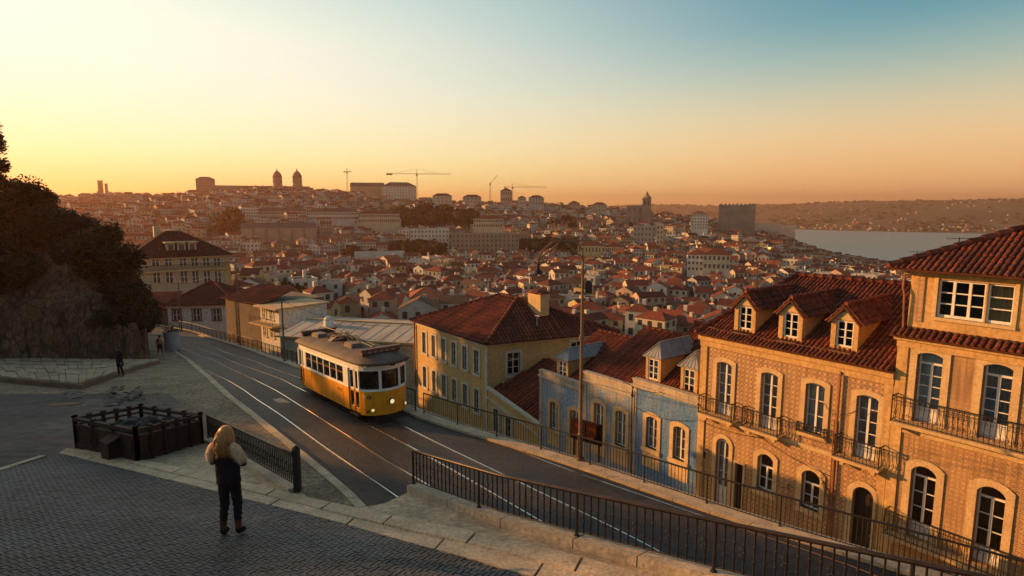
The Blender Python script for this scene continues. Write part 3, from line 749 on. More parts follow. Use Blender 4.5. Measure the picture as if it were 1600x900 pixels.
mb = MB(); mb.box(.74, 2.72, .06, .2, 9.7, 9.8); mb.box(.74, .84, .075, .2, 9.8, 10.98); mb.box(2.62, 2.72, .075, .2, 9.8, 10.98); mb.build('window_surround', m_stone, rb)
mb = MB(); mb.box(-.02, 4.6, -.02, .2, 11.02, 11.2); mb.build('eave_moulding', m_plaster, rb)
# roofs: tile lip over the cornice, hipped main roof
tile_plane(rb, [(-.2, -.3, 9.16), (4.7, -.3, 9.16), (4.7, .12, 9.36), (-.2, .12, 9.36)], (1, 0, 0), (0, .42, .2), pitch=.17, tl=.24)
ap = (2.2, 2.3, 12.38); e0 = (-.35, -.4, 11.2); e1 = (4.75, -.4, 11.2); e2 = (4.75, 5, 11.2); e3 = (-.35, 5, 11.2)
tile_plane(rb, [e0, e1, ap], (1, 0, 0), (0, 2.7, 1.18), pitch=.155)
tile_plane(rb, [e3, e0, ap], (0, -1, 0), (2.55, 0, 1.18), pitch=.155, split=False)
tile_plane(rb, [e1, e2, ap], (0, 1, 0), (-2.55, 0, 1.18), pitch=.155, split=False)
tile_plane(rb, [e2, e3, ap], (-1, 0, 0), (0, -2.7, 1.18), pitch=.155, split=False)
for q in (e0, e1, e2, e3): ridge_tiles(rb, q, ap, .12)
mb = MB(); mb.tube([(-.05, .1, 11.05), (-.05, .02, 10.6), (.02, -.02, 10.4), (.05, .03, 9.3)], .035, 6); mb.build('downpipe', pm('copper_pipe', (.30, .12, .06), (.2, .09, .05), rough=.6, metal=.3), rb)

# ================================================================ lattice-tiled house
wb = FR.root('tiled_house', 'ochre house faced in lattice tiles with three gabled dormers and small iron balconies')
WX0, WX1 = -7.08, -.04
cx = [-6.0, -4.12, -2.44, -.76]; hw = .33
french = [(cx[0] - hw, cx[0] + hw, 4.82, 7.0), (cx[1] - hw, cx[1] + hw, 4.82, 7.0), (cx[2] - hw, cx[2] + hw, 5.2, 7.0), (cx[3] - hw, cx[3] + hw, 4.82, 7.0)]
ground = [(-6.2, -5.62, .9, 3.9), (-5.32, -4.98, .9, 3.1), (-4.4, -3.78, 2.4, 3.86), (-2.70, -2.06, 2.4, 3.84), (-.98, -.34, 1.2, 3.9)]
mb = MB(); wall_skin(mb, WX0, WX1, 0, 7.8, french + ground); mb.build('tiled_wall', m_azul_w, wb)
back_walls(wb, WX0, WX1, 9, 0, 8.0, m_plaster)
mb = MB(); mb.box(WX0 - .02, WX0 + .28, -.05, .3, 0, 7.72); mb.box(WX1 - .24, WX1 - .005, -.045, .3, 0, 7.72); mb.box(WX0 - .04, WX1 - .003, -.07, .3, 7.5, 7.74); mb.box(WX0 - .1, WX1 - .001, -.16, .3, 7.74, 7.95); mb.build('cornice', m_plaster, wb)
mb = MB(); mb.box(WX0 + .28, WX1 - .24, -.05, .02, 4.58, 4.72); mb.build('string_course', m_stone, wb)
for i, (a, b, c, d) in enumerate(french): window(wb, a, b, c, d, .1, .17, rows=4 if i != 2 else 3, panel=.4 if i != 2 else 0, sill=(i == 2), back=[m_curt, m_curt2, m_curt, m_curt2][i])
window(wb, *ground[0], rise=.29, sur=.16, rows=3, panel=.9, sill=False, back=m_curt, door=True)
def door_dark(root, a, b, c, d, rise):
    surround(root, a, b, c, d, rise, .17 if rise else .08, depth=.2, sill=False)
    mb = MB(); mb.box(a, b, .18, .24, c, d - rise * .9)
    n = 4
    for i in range(n): x = a + (b - a) * (i + .08) / n; mb.box(x, x + (b - a) / n * .84, .165, .18, c + .1, d - rise - .1)
    dr = mb.build('door', m_dark, root)
    pane(dr, a, b, d - rise * .95, d, .2, m_glassd); q = MB(); q.quad((a, .4, c), (b, .4, c), (b, .4, d), (a, .4, d)); q.build('room_back', m_room, dr)
    k = MB(); k.lathe([(.012, -.02), (.025, 0), (.012, .02)], (b - .08, .14, (c + d) / 2 - .3), 6); k.build('handle', pm('brass', (.5, .36, .12), rough=.35, metal=1), dr)
door_dark(wb, *ground[1], 0); door_dark(wb, *ground[4], .3)
for g in ground[2:4]: window(wb, *g, rise=.2, sur=.17, rows=2, transom=.42, glass=m_glassd)
balcony(wb, -6.82, -5.35, 4.8); balcony(wb, -4.9, -3.5, 4.8); balcony(wb, -1.5, -.14, 4.8); balcony(wb, -2.92, -1.96, 5.18, .2, .32, slab=False)
# roof
pitch_w = 2.13 / 4.8
def rz(y): return 8.0 + (y + .3) * pitch_w
L0 = (WX0 - .15, -.3, 8.0); L1 = (WX1 - .02, -.3, 8.0); K1 = (WX1 - .02, 4.5, rz(4.5)); K0 = (-5.7, 4.5, rz(4.5))
tile_plane(wb, [L0, L1, K1, K0], (1, 0, 0), (0, 4.8, 2.13), pitch=.155)
B0 = (WX0 - .15, 9.3, 8.0); B1 = (WX1 - .02, 9.3, 8.0)
tile_plane(wb, [B0, L0, K0], (0, -1, 0), (1.4, 0, 2.13), pitch=.155, split=False); tile_plane(wb, [B1, B0, K0, K1], (-1, 0, 0), (0, -4.8, 2.13), pitch=.155, split=False)
ridge_tiles(wb, K0, K1, .12); ridge_tiles(wb, L0, K0, .11)
for c in (-5.42, -3.62, -1.76):
    x0, x1 = c - .42, c + .42; yf = .3; zb = rz(yf) - .05; ze = 9.32; zp = 9.78
    yb = (ze - 8.0) / pitch_w - .3; yp = (zp - 8.0) / pitch_w - .3
    hole = [(c - .28, c + .28, 8.36, 9.26)]
    mb = MB(); wall_skin(mb, x0, x1, zb, ze, hole, y=yf, depth=.1); mb.add([(x0, yf, ze), (x1, yf, ze), (c, yf, zp - .06)], [(0, 1, 2)])
    mb.add([(x1, yf, zb), (x1, yb, ze), (x1, yf, ze)], [(0, 1, 2)]); mb.add([(x0, yf, zb), (x0, yf, ze), (x0, yb, ze)], [(0, 1, 2)])
    mb.box(x0 - .02, c - .28, yf - .03, yf + .02, zb, ze); mb.box(c + .28, x1 + .02, yf - .03, yf + .02, zb, ze)
    dm = mb.build('dormer', m_plaster, wb)
    q = MB(); rr = arch_pts(c - .3, c + .3, ze - .02, ze + .24, .24, 8)
    q.add([(x, yf - .035, z) for x, z in rr], [tuple(range(len(rr)))]); q.build('tympanum', m_stone, dm)
    # casement
    f = MB(); y0, y1 = yf + .05, yf + .1
    f.box(c - .28, c + .28, y0, y1, 8.36, 8.42); f.box(c - .28, c + .28, y0, y1, 9.2, 9.26)
    for x in (c - .28, c - .03, c + .225): f.box(x, x + .055, y0 - .003, y1, 8.42, 9.2)
    for k in (1, 2): f.box(c - .22, c + .22, y0 + .008, y1, 8.42 + .78 * k / 3 - .012, 8.42 + .78 * k / 3 + .012)
    w = f.build('casement', m_white, dm)
    pane_m = m_glassd
    g = MB(); g.quad((c - .25, y0 + .03, 8.4), (c + .25, y0 + .03, 8.4), (c + .25, y0 + .03, 9.22), (c - .25, y0 + .03, 9.22)); g.build('glazing', m_glassd, dm)
    g = MB(); g.quad((c - .28, y0 + .3, 8.36), (c + .28, y0 + .3, 8.36), (c + .28, y0 + .3, 9.26), (c - .28, y0 + .3, 9.26)); g.build('room_back', m_room, dm)
    o = .12; s_ = (zp - ze) / .42; zo = ze - o * s_
    yo = (zo - 8.0) / pitch_w - .3
    tile_plane(wb, [(x1 + o, yf - .14, zo), (x1 + o, yo, zo), (c, yp, zp), (c, yf - .14, zp)], (0, 1, 0), (-.42, 0, zp - ze), pitch=.17, tl=.26)
    tile_plane(wb, [(x0 - o, yo, zo), (x0 - o, yf - .14, zo), (c, yf - .14, zp), (c, yp, zp)], (0, -1, 0), (.42, 0, zp - ze), pitch=.17, tl=.26)
    ridge_tiles(wb, (c, yf - .15, zp), (c, yp, zp), .09, .3)
# pipes, cables and lamp on the facade
pipe = pm('copper_pipe', (.30, .12, .06))
mb = MB(); mb.tube([(-1.62, -.09, 7.6), (-1.62, -.09, 5.2), (-1.6, -.09, 3), (-1.6, -.09, .6)], .04, 6); mb.build('downpipe', pipe, wb)
mb = MB(); mb.tube([(-1.72, -.07, 5.9), (-1.71, -.06, 3.2), (-1.73, -.06, 1.2)], .018, 5); mb.build('conduit', pipe, wb)
rn = random.Random(4); mb = MB()
def sag(mb, a, b, s_, r=.009, n=10):
    a, b = Vector(a), Vector(b); mb.tube([a.lerp(b, i / n) - Vector((0, 0, s_ * 4 * (i / n) * (1 - i / n))) for i in range(n + 1)], r, 4)
sag(mb, (WX0, -.06, 4.35), (-4.3, -.06, 4.45), .12); sag(mb, (-4.3, -.06, 4.45), (-1.7, -.06, 3.9), .1); sag(mb, (-2.1, -.06, 6.4), (-1.65, -.08, 6.1), .1); sag(mb, (-.9, -.06, 6.6), (-1.65, -.08, 6.15), .12)
for i in range(9): sag(mb, (-2.0 + rn.uniform(-.1, .1), -.07, 3.7 + rn.uniform(-.2, .2)), (-1.55 + rn.uniform(-.1, .1), -.08, 3.2 + rn.uniform(-.5, .4)), rn.uniform(-.1, .25), .008)
for i in range(5): sag(mb, (-2.0 + rn.uniform(-.1, .2), -.07, 1.5 + rn.uniform(-.2, .2)), (-1.55, -.08, 1.9 + rn.uniform(-.5, .4)), rn.uniform(-.1, .25), .008)
sag(mb, (-3.5, -.06, 2.9), (-3.05, -.12, 3.05), .1); mb.tube([(-3.05 + .09 * math.cos(t), -.12, 3.0 + .11 * math.sin(t)) for t in [i * .5 for i in range(11)]], .012, 4)
mb.build('cables', m_iron, wb, kind='stuff')
mb = MB(); mb.tube([(-6.62, 0, 3.2), (-6.62, -.16, 3.25), (-6.62, -.18, 3.15)], .015, 5); mb.lathe([(.02, .14), (.07, .1), (.055, -.1), (.03, -.13)], (-6.62, -.18, 3.0), 6); mb.build('wall_lantern', m_iron, wb)
mb = MB(); mb.tube([(-6.9, .1, 8.25), (-5.9, .05, 8.2), (-5.2, .15, 8.22), (-4.2, 0, 8.2), (-2.6, .05, 8.22), (-.3, .1, 8.2)], .015, 5)
for c in (-5.42, -3.62, -1.76):
    mb.box(c - .36, c + .36, .02, .2, 8.2, 8.24)
    for i in range(7): mb.tube([(c - .36 + i * .12, .03, 8.2), (c - .38 + i * .12 + rn.uniform(-.04, .04), .0, 8.34 + rn.uniform(0, .05))], .007, 4)
mb.build('roof_cable', pm('clay_pot_rim', (.2, .11, .06), rough=.8), wb)

# ================================================================ blue houses
m_blue = pm('blue_limewash', (.08, .20, .42), (.17, .25, .38), scale=1.1, rough=.9, bump=.2, bscale=25, streak=.35, fine=.4)
m_blue2 = pm('pale_blue_limewash', (.20, .33, .48), (.36, .37, .38), scale=.9, rough=.9, bump=.2, bscale=25, streak=.35, fine=.4)
m_blue3 = pm('weathered_limewash', (.18, .29, .43), (.42, .35, .28), scale=1.4, rough=.9, bump=.25, bscale=20, streak=.4, fine=.45)
def zinc_dormer(root, c, w, yf, z0, ze, zp, depth, front=None):
    x0, x1 = c - w / 2, c + w / 2; hole = [(x0 + .14, x1 - .14, z0 + .1, ze - .1)]
    mb = MB(); wall_skin(mb, x0, x1, z0 - .3, ze, hole, y=yf, depth=.08); mb.quad((x1, yf, z0 - .3), (x1, yf + depth, z0 - .3), (x1, yf + depth, ze), (x1, yf, ze)); mb.quad((x0, yf + depth, z0 - .3), (x0, yf, z0 - .3), (x0, yf, ze), (x0, yf + depth, ze))
    d = mb.build('dormer', front or m_plaster, root)
    o = .1; a, b, cc, e = (x0 - o, yf - o, ze), (x1 + o, yf - o, ze), (x1 + o, yf + depth, ze), (x0 - o, yf + depth, ze); p = (c, yf + w * .5, zp); p2 = (c, yf + depth, zp)
    q = MB(); q.add([a, b, p], [(0, 1, 2)]); q.quad(b, cc, p2, p); q.quad(e, a, p, p2); q.quad((a[0], a[1], ze - .03), (e[0], e[1], ze - .03), (cc[0], cc[1], ze - .03), (b[0], b[1], ze - .03))
    for (s, t) in ((a, p), (b, p), (p, p2)): q.bar(s, t, .05, .05)
    for k in range(1, 5): u = k / 5; q.bar(Vector(a).lerp(Vector(b), u), Vector(a).lerp(Vector(b), u).lerp(Vector(p), .9), .02, .03)
    for k in range(1, 6): u = k / 6; q.bar(Vector(b).lerp(Vector(cc), u), Vector(p).lerp(Vector(p2), u), .02, .03)
    q.bar(a, b, .06, .06); q.bar(b, cc, .06, .06); q.build('zinc_roof', m_zinc, d)
    f = MB(); h = hole[0]; y0 = yf + .03
    for x in (h[0], (h[0] + h[1]) / 2 - .03, h[1] - .05): f.box(x, x + .055, y0, y0 + .05, h[2], h[3])
    for k in range(4): z = h[2] + (h[3] - h[2] - .05) * k / 3; f.box(h[0], h[1], y0 + .004, y0 + .05, z, z + (.05 if k in (0, 3) else .025))
    f.build('casement', m_white, d); g = MB(); g.quad((h[0], y0 + .03, h[2]), (h[1], y0 + .03, h[2]), (h[1], y0 + .03, h[3]), (h[0], y0 + .03, h[3])); g.build('glazing', m_glass, d)
    g = MB(); g.quad((h[0], y0 + .2, h[2]), (h[1], y0 + .2, h[2]), (h[1], y0 + .2, h[3]), (h[0], y0 + .2, h[3])); g.build('curtain', m_curt, d)
def blue_house(name, label, x0, x1, ztop, wall, wins, dormers, rzback, corn=.3, y=0.0):
    b = FR.root(name, label)
    holes = [(a, c, d, e) for a, c, d, e in wins]
    mb = MB(); wall_skin(mb, x0, x1, -4, ztop - corn, holes); mb.build('wall', wall, b)
    back_walls(b, x0, x1, 8.5, -4, ztop - corn - .3, m_plaster)
    rn = random.Random(int(abs(x0) * 10)); mb = MB(); n = 5
    mb.box(x0, x1, -.05, .16, ztop - corn, ztop - .1); mb.box(x0 - .03, x1 + .0, -.14, .18, ztop - corn + .08, ztop - corn + .16); mb.box(x0 - .02, x1, -.09, .2, ztop - .1, ztop)
    mb.box(x0, x0 + .2, -.03, .05, -3.9, ztop - corn); mb.build('parapet', pm('weathered_cornice', (.52, .42, .30), (.36, .31, .26), scale=1.8, rough=.9, streak=.4, bump=.2), b)
    for a, c, d, e in wins: window(b, a, c, d, e, .12, .19, rows=3, back=m_curt, sill=True, recess=.14)
    for a, c, d, e in wins:
        mb = MB(); mb.box(a - .19, c + .19, -.03, .01, d - .9, d - .24); mb.build('apron_panel', m_stone, b)
    za = ztop - .35; P = [(x0, .2, za), (x1, .2, za), (x1, 4.4, rzback), (x0, 4.4, rzback)]
    tile_plane(b, P, (1, 0, 0), (0, 4.2, rzback - za), pitch=.165, split=True)
    tile_plane(b, [(x1, 8.6, za), (x0, 8.6, za), (x0, 4.4, rzback), (x1, 4.4, rzback)], (-1, 0, 0), (0, -4.2, rzback - za), pitch=.165, split=False)
    ridge_tiles(b, (x0, 4.4, rzback), (x1, 4.4, rzback), .11)
    mb = MB()
    for x in (x0 + .01, x1 - .01): mb.add([(x, .2, za), (x, 8.6, za), (x, 4.4, rzback)], [(0, 1, 2)])
    mb.build('gable_end', m_plaster, b)
    for dd in dormers: zinc_dormer(b, *dd)
    return b
b2 = blue_house('blue_house', 'small deep-blue house with two ochre-framed windows and two zinc-roofed dormers', -10.64, -7.1, 5.3, m_blue, [(-9.82, -9.2, 2.25, 3.75), (-8.32, -7.7, 2.25, 3.75)], [(-10.0, .86, .55, 5.15, 6.3, 6.95, 2.6), (-8.05, .86, .55, 5.05, 6.25, 6.9, 2.6)], 7.3, corn=.42)
b1b = blue_house('weathered_house', 'weathered grey-blue house with crumbling cornice between its blue neighbour and pale blue house', -13.9, -10.68, 4.9, m_blue3, [(-13.15, -12.5, 1.75, 3.5), (-11.7, -11.05, 1.75, 3.5)], [], 6.55, corn=.55)
b1a = blue_house('pale_blue_house', 'pale blue one-storey house with a single zinc-roofed dormer beside the yellow annex', -17.4, -13.92, 4.2, m_blue2, [(-16.5, -15.85, 1.1, 2.65), (-14.9, -14.25, 1.1, 2.65)], [(-16.1, .9, .5, 3.9, 4.95, 5.5, 3.8)], 5.8, corn=.45)
mb = MB()
sag(mb, (-10.5, -.06, 3.95), (-7.2, -.06, 4.3), .25); sag(mb, (-10.64, -.1, 4.7), (-10.6, -.08, .5), 0, .03); mb.build('cable', m_iron, b2)

# ================================================================ yellow house beyond the tram
FY = Fac(761, 38, -17)
m_yel = pm('yellow_plaster', (.62, .41, .17), (.54, .35, .14), scale=.7, rough=.88, bump=.1, bscale=30, streak=.18)
yb = FY.root('yellow_house', 'yellow two-storey house with rows of white-framed windows and red hipped roof with chimney')
ze = 8.25; m_ywhite = pm('pale_window_stone', (.62, .56, .44), (.5, .45, .36), scale=2, rough=.85, streak=.2)
hs = []
for i in range(6):
    x = -8.46 + i * 1.454; hs.append((x - .3, x + .3, 5.95, 7.55)); hs.append((x - .3, x + .3, 3.25, 4.85))
mb = MB(); wall_skin(mb, -9.95, 0, -3, ze, hs); 
uR = Vector((.249, .968)); LR = 9.7; C2 = (uR.x * LR, uR.y * LR)
mb.build('wall', m_yel, yb)
for j, (a, b, c, d) in enumerate(hs): window(yb, a, b, c, d, .08 if j % 2 else 0, .17, rows=3, split=False, glass=m_glassd, frame=m_white, stone=m_ywhite, recess=.12, bar=.05)
# side facing the square: skewed wall, own holder so the windows sit square in it
sr = obj('side_wall', None, yb, (0, 0, 0), (0, 0, math.atan2(uR.y, uR.x)))
mb = MB(); sh = [(1.45, 2.35, 5.95, 7.45), (6.2, 7.2, 6.7, 7.8)]; wall_skin(mb, 0, LR, -3, ze, sh); mb.build('side_wall_face', m_yel, sr)
def side_win(a, b, c, d):
    surround(sr, a, b, c, d, 0, .18, depth=.14, mat=m_ywhite)
    f = MB(); m_ = .06
    for x in (a, (a + b) / 2 - m_ / 2, b - m_): f.box(x, x + m_, .12, .17, c, d)
    for k in range(4): z = c + (d - c - m_) * k / 3; f.box(a, b, .125, .17, z, z + m_ * (.9 if k in (0, 3) else .5))
    f.build('casement', m_white, sr); g = MB(); g.quad((a, .15, c), (b, .15, c), (b, .15, d), (a, .15, d)); g.build('glazing', m_glassd, sr); g = MB(); g.quad((a, .3, c), (b, .3, c), (b, .3, d), (a, .3, d)); g.build('room_back', m_room, sr)
for q in sh: side_win(*q)
C1 = (-9.95, 0); C3 = (C1[0] + C2[0], C2[1])
mb = MB(); mb.quad((*C3, -3), (*C1, -3), (*C1, ze), (*C3, ze)); mb.quad((*C2, -3), (*C3, -3), (*C3, ze), (*C2, ze)); mb.build('back_wall', m_yel, yb)
mb = MB(); mb.box(-10.0, .05, -.06, .03, ze - .28, ze - .02); mb.box(-10.08, .1, -.16, .03, ze - .1, ze); mb.box(-.22, .05, -.04, .03, -3, ze - .28); mb.build('eave_moulding', m_ywhite, yb)
mb = MB(); mb.box(-.0, LR, -.1, .03, ze - .18, ze - .01); mb.build('eave_moulding', m_ywhite, sr)
o = .3; q0 = (.3, -.3, ze); q1 = (-10.2, -.3, ze); q2 = (C2[0] + .35, C2[1] + .2, ze); q3 = (C3[0] - .2, C3[1] + .3, ze); A1 = (-4.9, 4.7, ze + 2.2); A2 = (-2.75, 4.6, ze + 2.2)
def tri_tiles(root, pts, split, pitch=.27): 
    e = Vector(pts[1]) - Vector(pts[0]); n = e.cross(Vector(pts[-1]) - Vector(pts[0])); n = n if n.z > 0 else -n; tile_plane(root, pts, e, n.cross(e), pitch=pitch, tl=.42, split=split)
tri_tiles(yb, [q1, q0, A2, A1], True); tri_tiles(yb, [q0, q2, A2], True); tri_tiles(yb, [q2, q3, A1, A2], False); tri_tiles(yb, [q3, q1, A1], False)
for s, t in ((q0, A2), (q1, A1), (A1, A2), (q2, A2)): ridge_tiles(yb, s, t, .14, .42)
mb = MB(); mb.box(-1.75, -.35, 4.8, 5.6, ze + 1.2, ze + 2.75); ch = mb.build('chimney', m_stone, yb); 
mb = MB(); mb.box(-1.83, -.27, 4.72, 5.68, ze + 2.75, ze + 2.85); mb.lathe([(.75, 0), (.55, .14), (.25, .2)], (-1.05, 5.2, ze + 2.85), 8); mb.build('chimney_cap', m_tileA, ch)
mb = MB(); mb.tube([(-9.9, -.1, ze - .1), (-9.9, -.1, 3.0)], .06, 6); mb.build('downpipe', pipe, yb)
mb = MB(); mb.tube([(1.0, 3.4, 9.2), (1.0, 3.4, 9.9)], .02, 4); mb.bar((.8, 3.4, 9.85), (1.25, 3.4, 9.85), .03); mb.build('aerial', m_white, yb)
# low yellow annex beside it
ya = FY.root('yellow_annex', 'low yellow annex with red lean-to roof between yellow house and pale blue house')
mb = MB(); zt = lambda x: 5.35 - .18 * x
hs = [(.75, 1.35, 2.6, 4.1), (2.1, 2.7, 2.4, 3.9)]; wall_skin(mb, .1, 5.6, -3, 4.2, hs)
mb.add([(.1, 0, 4.2), (5.6, 0, 4.2), (5.6, 0, zt(5.6)), (.1, 0, zt(.1))], [(0, 1, 2, 3)]); mb.quad((5.6, 0, -3), (5.6, 5, -3), (5.6, 5, 5.5), (5.6, 0, zt(5.6))); mb.build('wall', m_yel, ya)
mb = MB(); mb.bar((.05, -.03, zt(.1)), (5.65, -.03, zt(5.6)), .3, .14); mb.bar((.1, -.04, zt(.1) - .7), (5.6, -.04, zt(5.6) - .7), .14, .12); mb.build('coping', m_ywhite, ya)
for h in hs: window(ya, *h, .08, .15, rows=3, split=False, glass=m_glassd, stone=m_ywhite)
tri_tiles(ya, [(.15, .15, zt(.1) - .25), (5.6, .15, zt(5.6) - .25), (5.9, 4.2, 6.2), (1.2, 4.2, 6.9)], True)

# ================================================================ houses at the far end of the street
m_cream = pm('cream_plaster', (.58, .48, .34), (.47, .39, .28), scale=.5, rough=.9, streak=.2)
m_whitew = pm('white_plaster', (.86, .81, .72), (.76, .71, .62), scale=.5, rough=.9, streak=.25)
m_greyw = pm('grey_plaster', (.22, .17, .135), (.16, .125, .1), scale=.4, rough=.95, streak=.3, bump=.3, bscale=6)
m_roofm = pm('red_roof_tiles', (.27, .075, .04), (.18, .052, .03), scale=1.2, rough=.9, fine=.4)
m_win = pm('far_window', (.045, .04, .038), (.07, .06, .055), scale=3, rough=.35, spec=.5)
def hip_roof(root, x0, x1, y0, y1, z, h, mat=None, o=.35, pitch=.35, split=False, hip=1.0):
    x0 -= o; x1 += o; y0 -= o; y1 += o; cy_ = (y0 + y1) / 2; w = min((y1 - y0) / 2, (x1 - x0) / 2) * hip
    a, b, c, d = (x0, y0, z), (x1, y0, z), (x1, y1, z), (x0, y1, z); p, q = (x0 + w, cy_, z + h), (x1 - w, cy_, z + h)
    for pts in ([a, b, q, p], [b, c, q], [c, d, p, q], [d, a, p]):
        e = Vector(pts[1]) - Vector(pts[0]); n = e.cross(Vector(pts[-1]) - Vector(pts[0])); n = n if n.z > 0 else -n
        tile_plane(root, pts, e, n.cross(e), pitch=pitch, tl=.5, split=split)
    for s, t in ((a, p), (b, q), (p, q)): ridge_tiles(root, s, t, .16, .5)
def simple_win(root, x, z, w, h, mat_s, y=0.0, rows=2):
    """small far window: stone frame, white bars, dark glass"""
    mb = MB(); mb.box(x - w / 2 - .14, x - w / 2, y - .04, y + .1, z, z + h); mb.box(x + w / 2, x + w / 2 + .14, y - .04, y + .1, z, z + h); mb.box(x - w / 2 - .16, x + w / 2 + .16, y - .06, y + .1, z + h, z + h + .16); mb.box(x - w / 2 - .18, x + w / 2 + .18, y - .08, y + .1, z - .14, z)
    o = mb.build('window', mat_s, root)
    g = MB(); g.box(x - w / 2, x + w / 2, y - .005, y + .05, z, z + h); g.build('pane', m_win, o)
    f = MB(); f.box(x - .05, x + .05, y - .03, y - .006, z, z + h); f.box(x - w / 2, x - w / 2 + .07, y - .03, y - .006, z, z + h); f.box(x + w / 2 - .07, x + w / 2, y - .03, y - .006, z, z + h)
    for k in range(1, rows): f.box(x - w / 2 + .07, x + w / 2 - .07, y - .025, y - .007, z + h * k / rows - .03, z + h * k / rows + .03)
    f.build('casement', m_white, o)
def free_fac(px0, Y0, px1, Y1, base):
    a = ray(px0, 450)[0] * Y0; b = ray(px1, 450)[0] * Y1; d = Vector((b - a, Y1 - Y0)); L = d.length; d.normalize()
    f = Fac(px0, Y0, base, (d.x, d.y)); f.o = (a, Y0); f.L = L; return f
# cream four-storey house with three dormers
f = free_fac(206, 83, 361, 91, -22); ce = f.root('cream_building', 'cream apartment house with stone balcony band and three dormers in its red roof'); L = f.L
zt = f.loc(361, 400)[1]
mb = MB(); mb.box(0, L, 0, 11, 0, zt); mb.build('wall', m_cream, ce)
mb = MB(); mb.box(-.2, L + .2, -.3, 11.2, zt, zt + .25); mb.box(-.05, L + .05, -.5, .1, f.loc(300, 420)[1] - .25, f.loc(300, 420)[1]); mb.box(L - .8, L + .06, -.08, .5, 0, zt); mb.box(-.06, .7, -.08, .5, 0, zt); mb.build('mouldings', m_stone, ce)
for px in (243, 263, 286, 304, 322, 339):
    x = f.loc(px, 410)[0]; simple_win(ce, x, f.loc(px, 415)[1], 1.0, 1.15, m_stone); simple_win(ce, x, f.loc(px, 442)[1], 1.0, 1.75, m_stone); simple_win(ce, x, f.loc(px, 442)[1] - 3.4, 1.0, 1.75, m_stone)
zb = f.loc(300, 420)[1]; mb = MB(); mb.bar((0, -.45, zb + .75), (L, -.45, zb + .75), .06)
for i in range(60): mb.bar((L * i / 60, -.45, zb), (L * i / 60, -.45, zb + .75), .03)
mb.build('balcony_railing', m_iron, ce)
hip_roof(ce, 0, L, 0, 11, zt + .25, 3.4, o=.4)
for px in (269, 286, 303):
    x, z = f.loc(px, 392); z = zt + .9; mb = MB(); mb.box(x - .55, x + .55, 1.0, 4, z - .8, z + 1.3); d = mb.build('dormer', m_cream, ce)
    mb = MB(); mb.box(x - .8, x + .8, .75, 4.2, z + 1.3, z + 1.45); mb.build('dormer_roof', m_stone, d); mb = MB(); mb.box(x - .3, x + .3, .96, 1.0, z - .1, z + 1.1); mb.build('dormer_window', m_win, d)
mb = MB(); mb.box(L * .3, L * .36, 5, 6, zt + 3, zt + 4.6); mb.build('chimney', m_cream, ce)
# white house at the bend
f = free_fac(259, 70, 350, 71, -17); wh = f.root('white_house', 'white single-storey house with red hipped roof where the street bends'); L = f.L
zt = f.loc(300, 476)[1]
mb = MB(); mb.box(0, L, 0, 9, 0, zt); mb.build('wall', m_whitew, wh)
mb = MB(); mb.box(-.1, L + .1, -.12, 9.1, zt - .2, zt); mb.build('eave_moulding', m_whitew, wh)
for px in (277, 308, 339): simple_win(wh, f.loc(px, 500)[0], f.loc(px, 500)[1], .85, 1.25, pm('dark_window_stone', (.2, .17, .15), rough=.9))
hip_roof(wh, 0, L + 1.0, 0, 9, zt, 2.3, o=.4, pitch=.3)
mb = MB(); mb.box(-6, 0, 1.2, 9, 0, zt - .6); mb.build('side_wing', m_greyw, wh); tile_plane(wh, [(-6.2, .9, zt - .6), (0, .9, zt - .6), (0, 5, zt + 1.0), (-6.2, 5, zt + 1.0)], (1, 0, 0), (0, 4.1, 1.6), pitch=.3, tl=.5, split=False)
# blank grey house beside it
f = free_fac(351, 63, 440, 56, -17); gh = f.root('grey_house', 'blank grey-brown plaster wall of a low house beside the bend, with stepped white balconies', 'house'); L = f.L
zt = f.loc(380, 470)[1]
mb = MB(); mb.box(0, L * .68, 0, 7, 0, zt); mb.build('wall', m_greyw, gh)
tile_plane(gh, [(-.3, -.3, zt), (L * .7, -.3, zt), (L * .62, 4, zt + 1.1), (.5, 4, zt + 1.1)], (1, 0, 0), (0, 4.3, 1.1), pitch=.3, tl=.5, split=False)
mb = MB(); mb.box(L * .68, L * .98, -.3, 5, 0, zt - .1); mb.build('white_wing', m_whitew, gh)
mb = MB(); mb.box(L * .66, L * 1.02, -.9, 5.1, zt - .1, zt + .05); mb.box(L * .64, L * 1.02, -1.3, .0, zt - 1.75, zt - 1.6); mb.build('ledges', m_stone, gh, kind='stuff')
for i, x in enumerate((.74, .86)): simple_win(gh, L * x, zt - 1.2, .6, .95, m_whitew, y=-.3); simple_win(gh, L * x, zt - 3.0, .6, 1.1, m_whitew, y=-.3)
mb = MB(); mb.bar((L * .64, -1.25, zt - .95), (L * 1.02, -1.25, zt - .95), .05)
for i in range(18): mb.bar((L * (.64 + .38 * i / 17), -1.25, zt - 1.6), (L * (.64 + .38 * i / 17), -1.25, zt - .95), .025)
mb.build('balcony_railing', m_iron, gh)
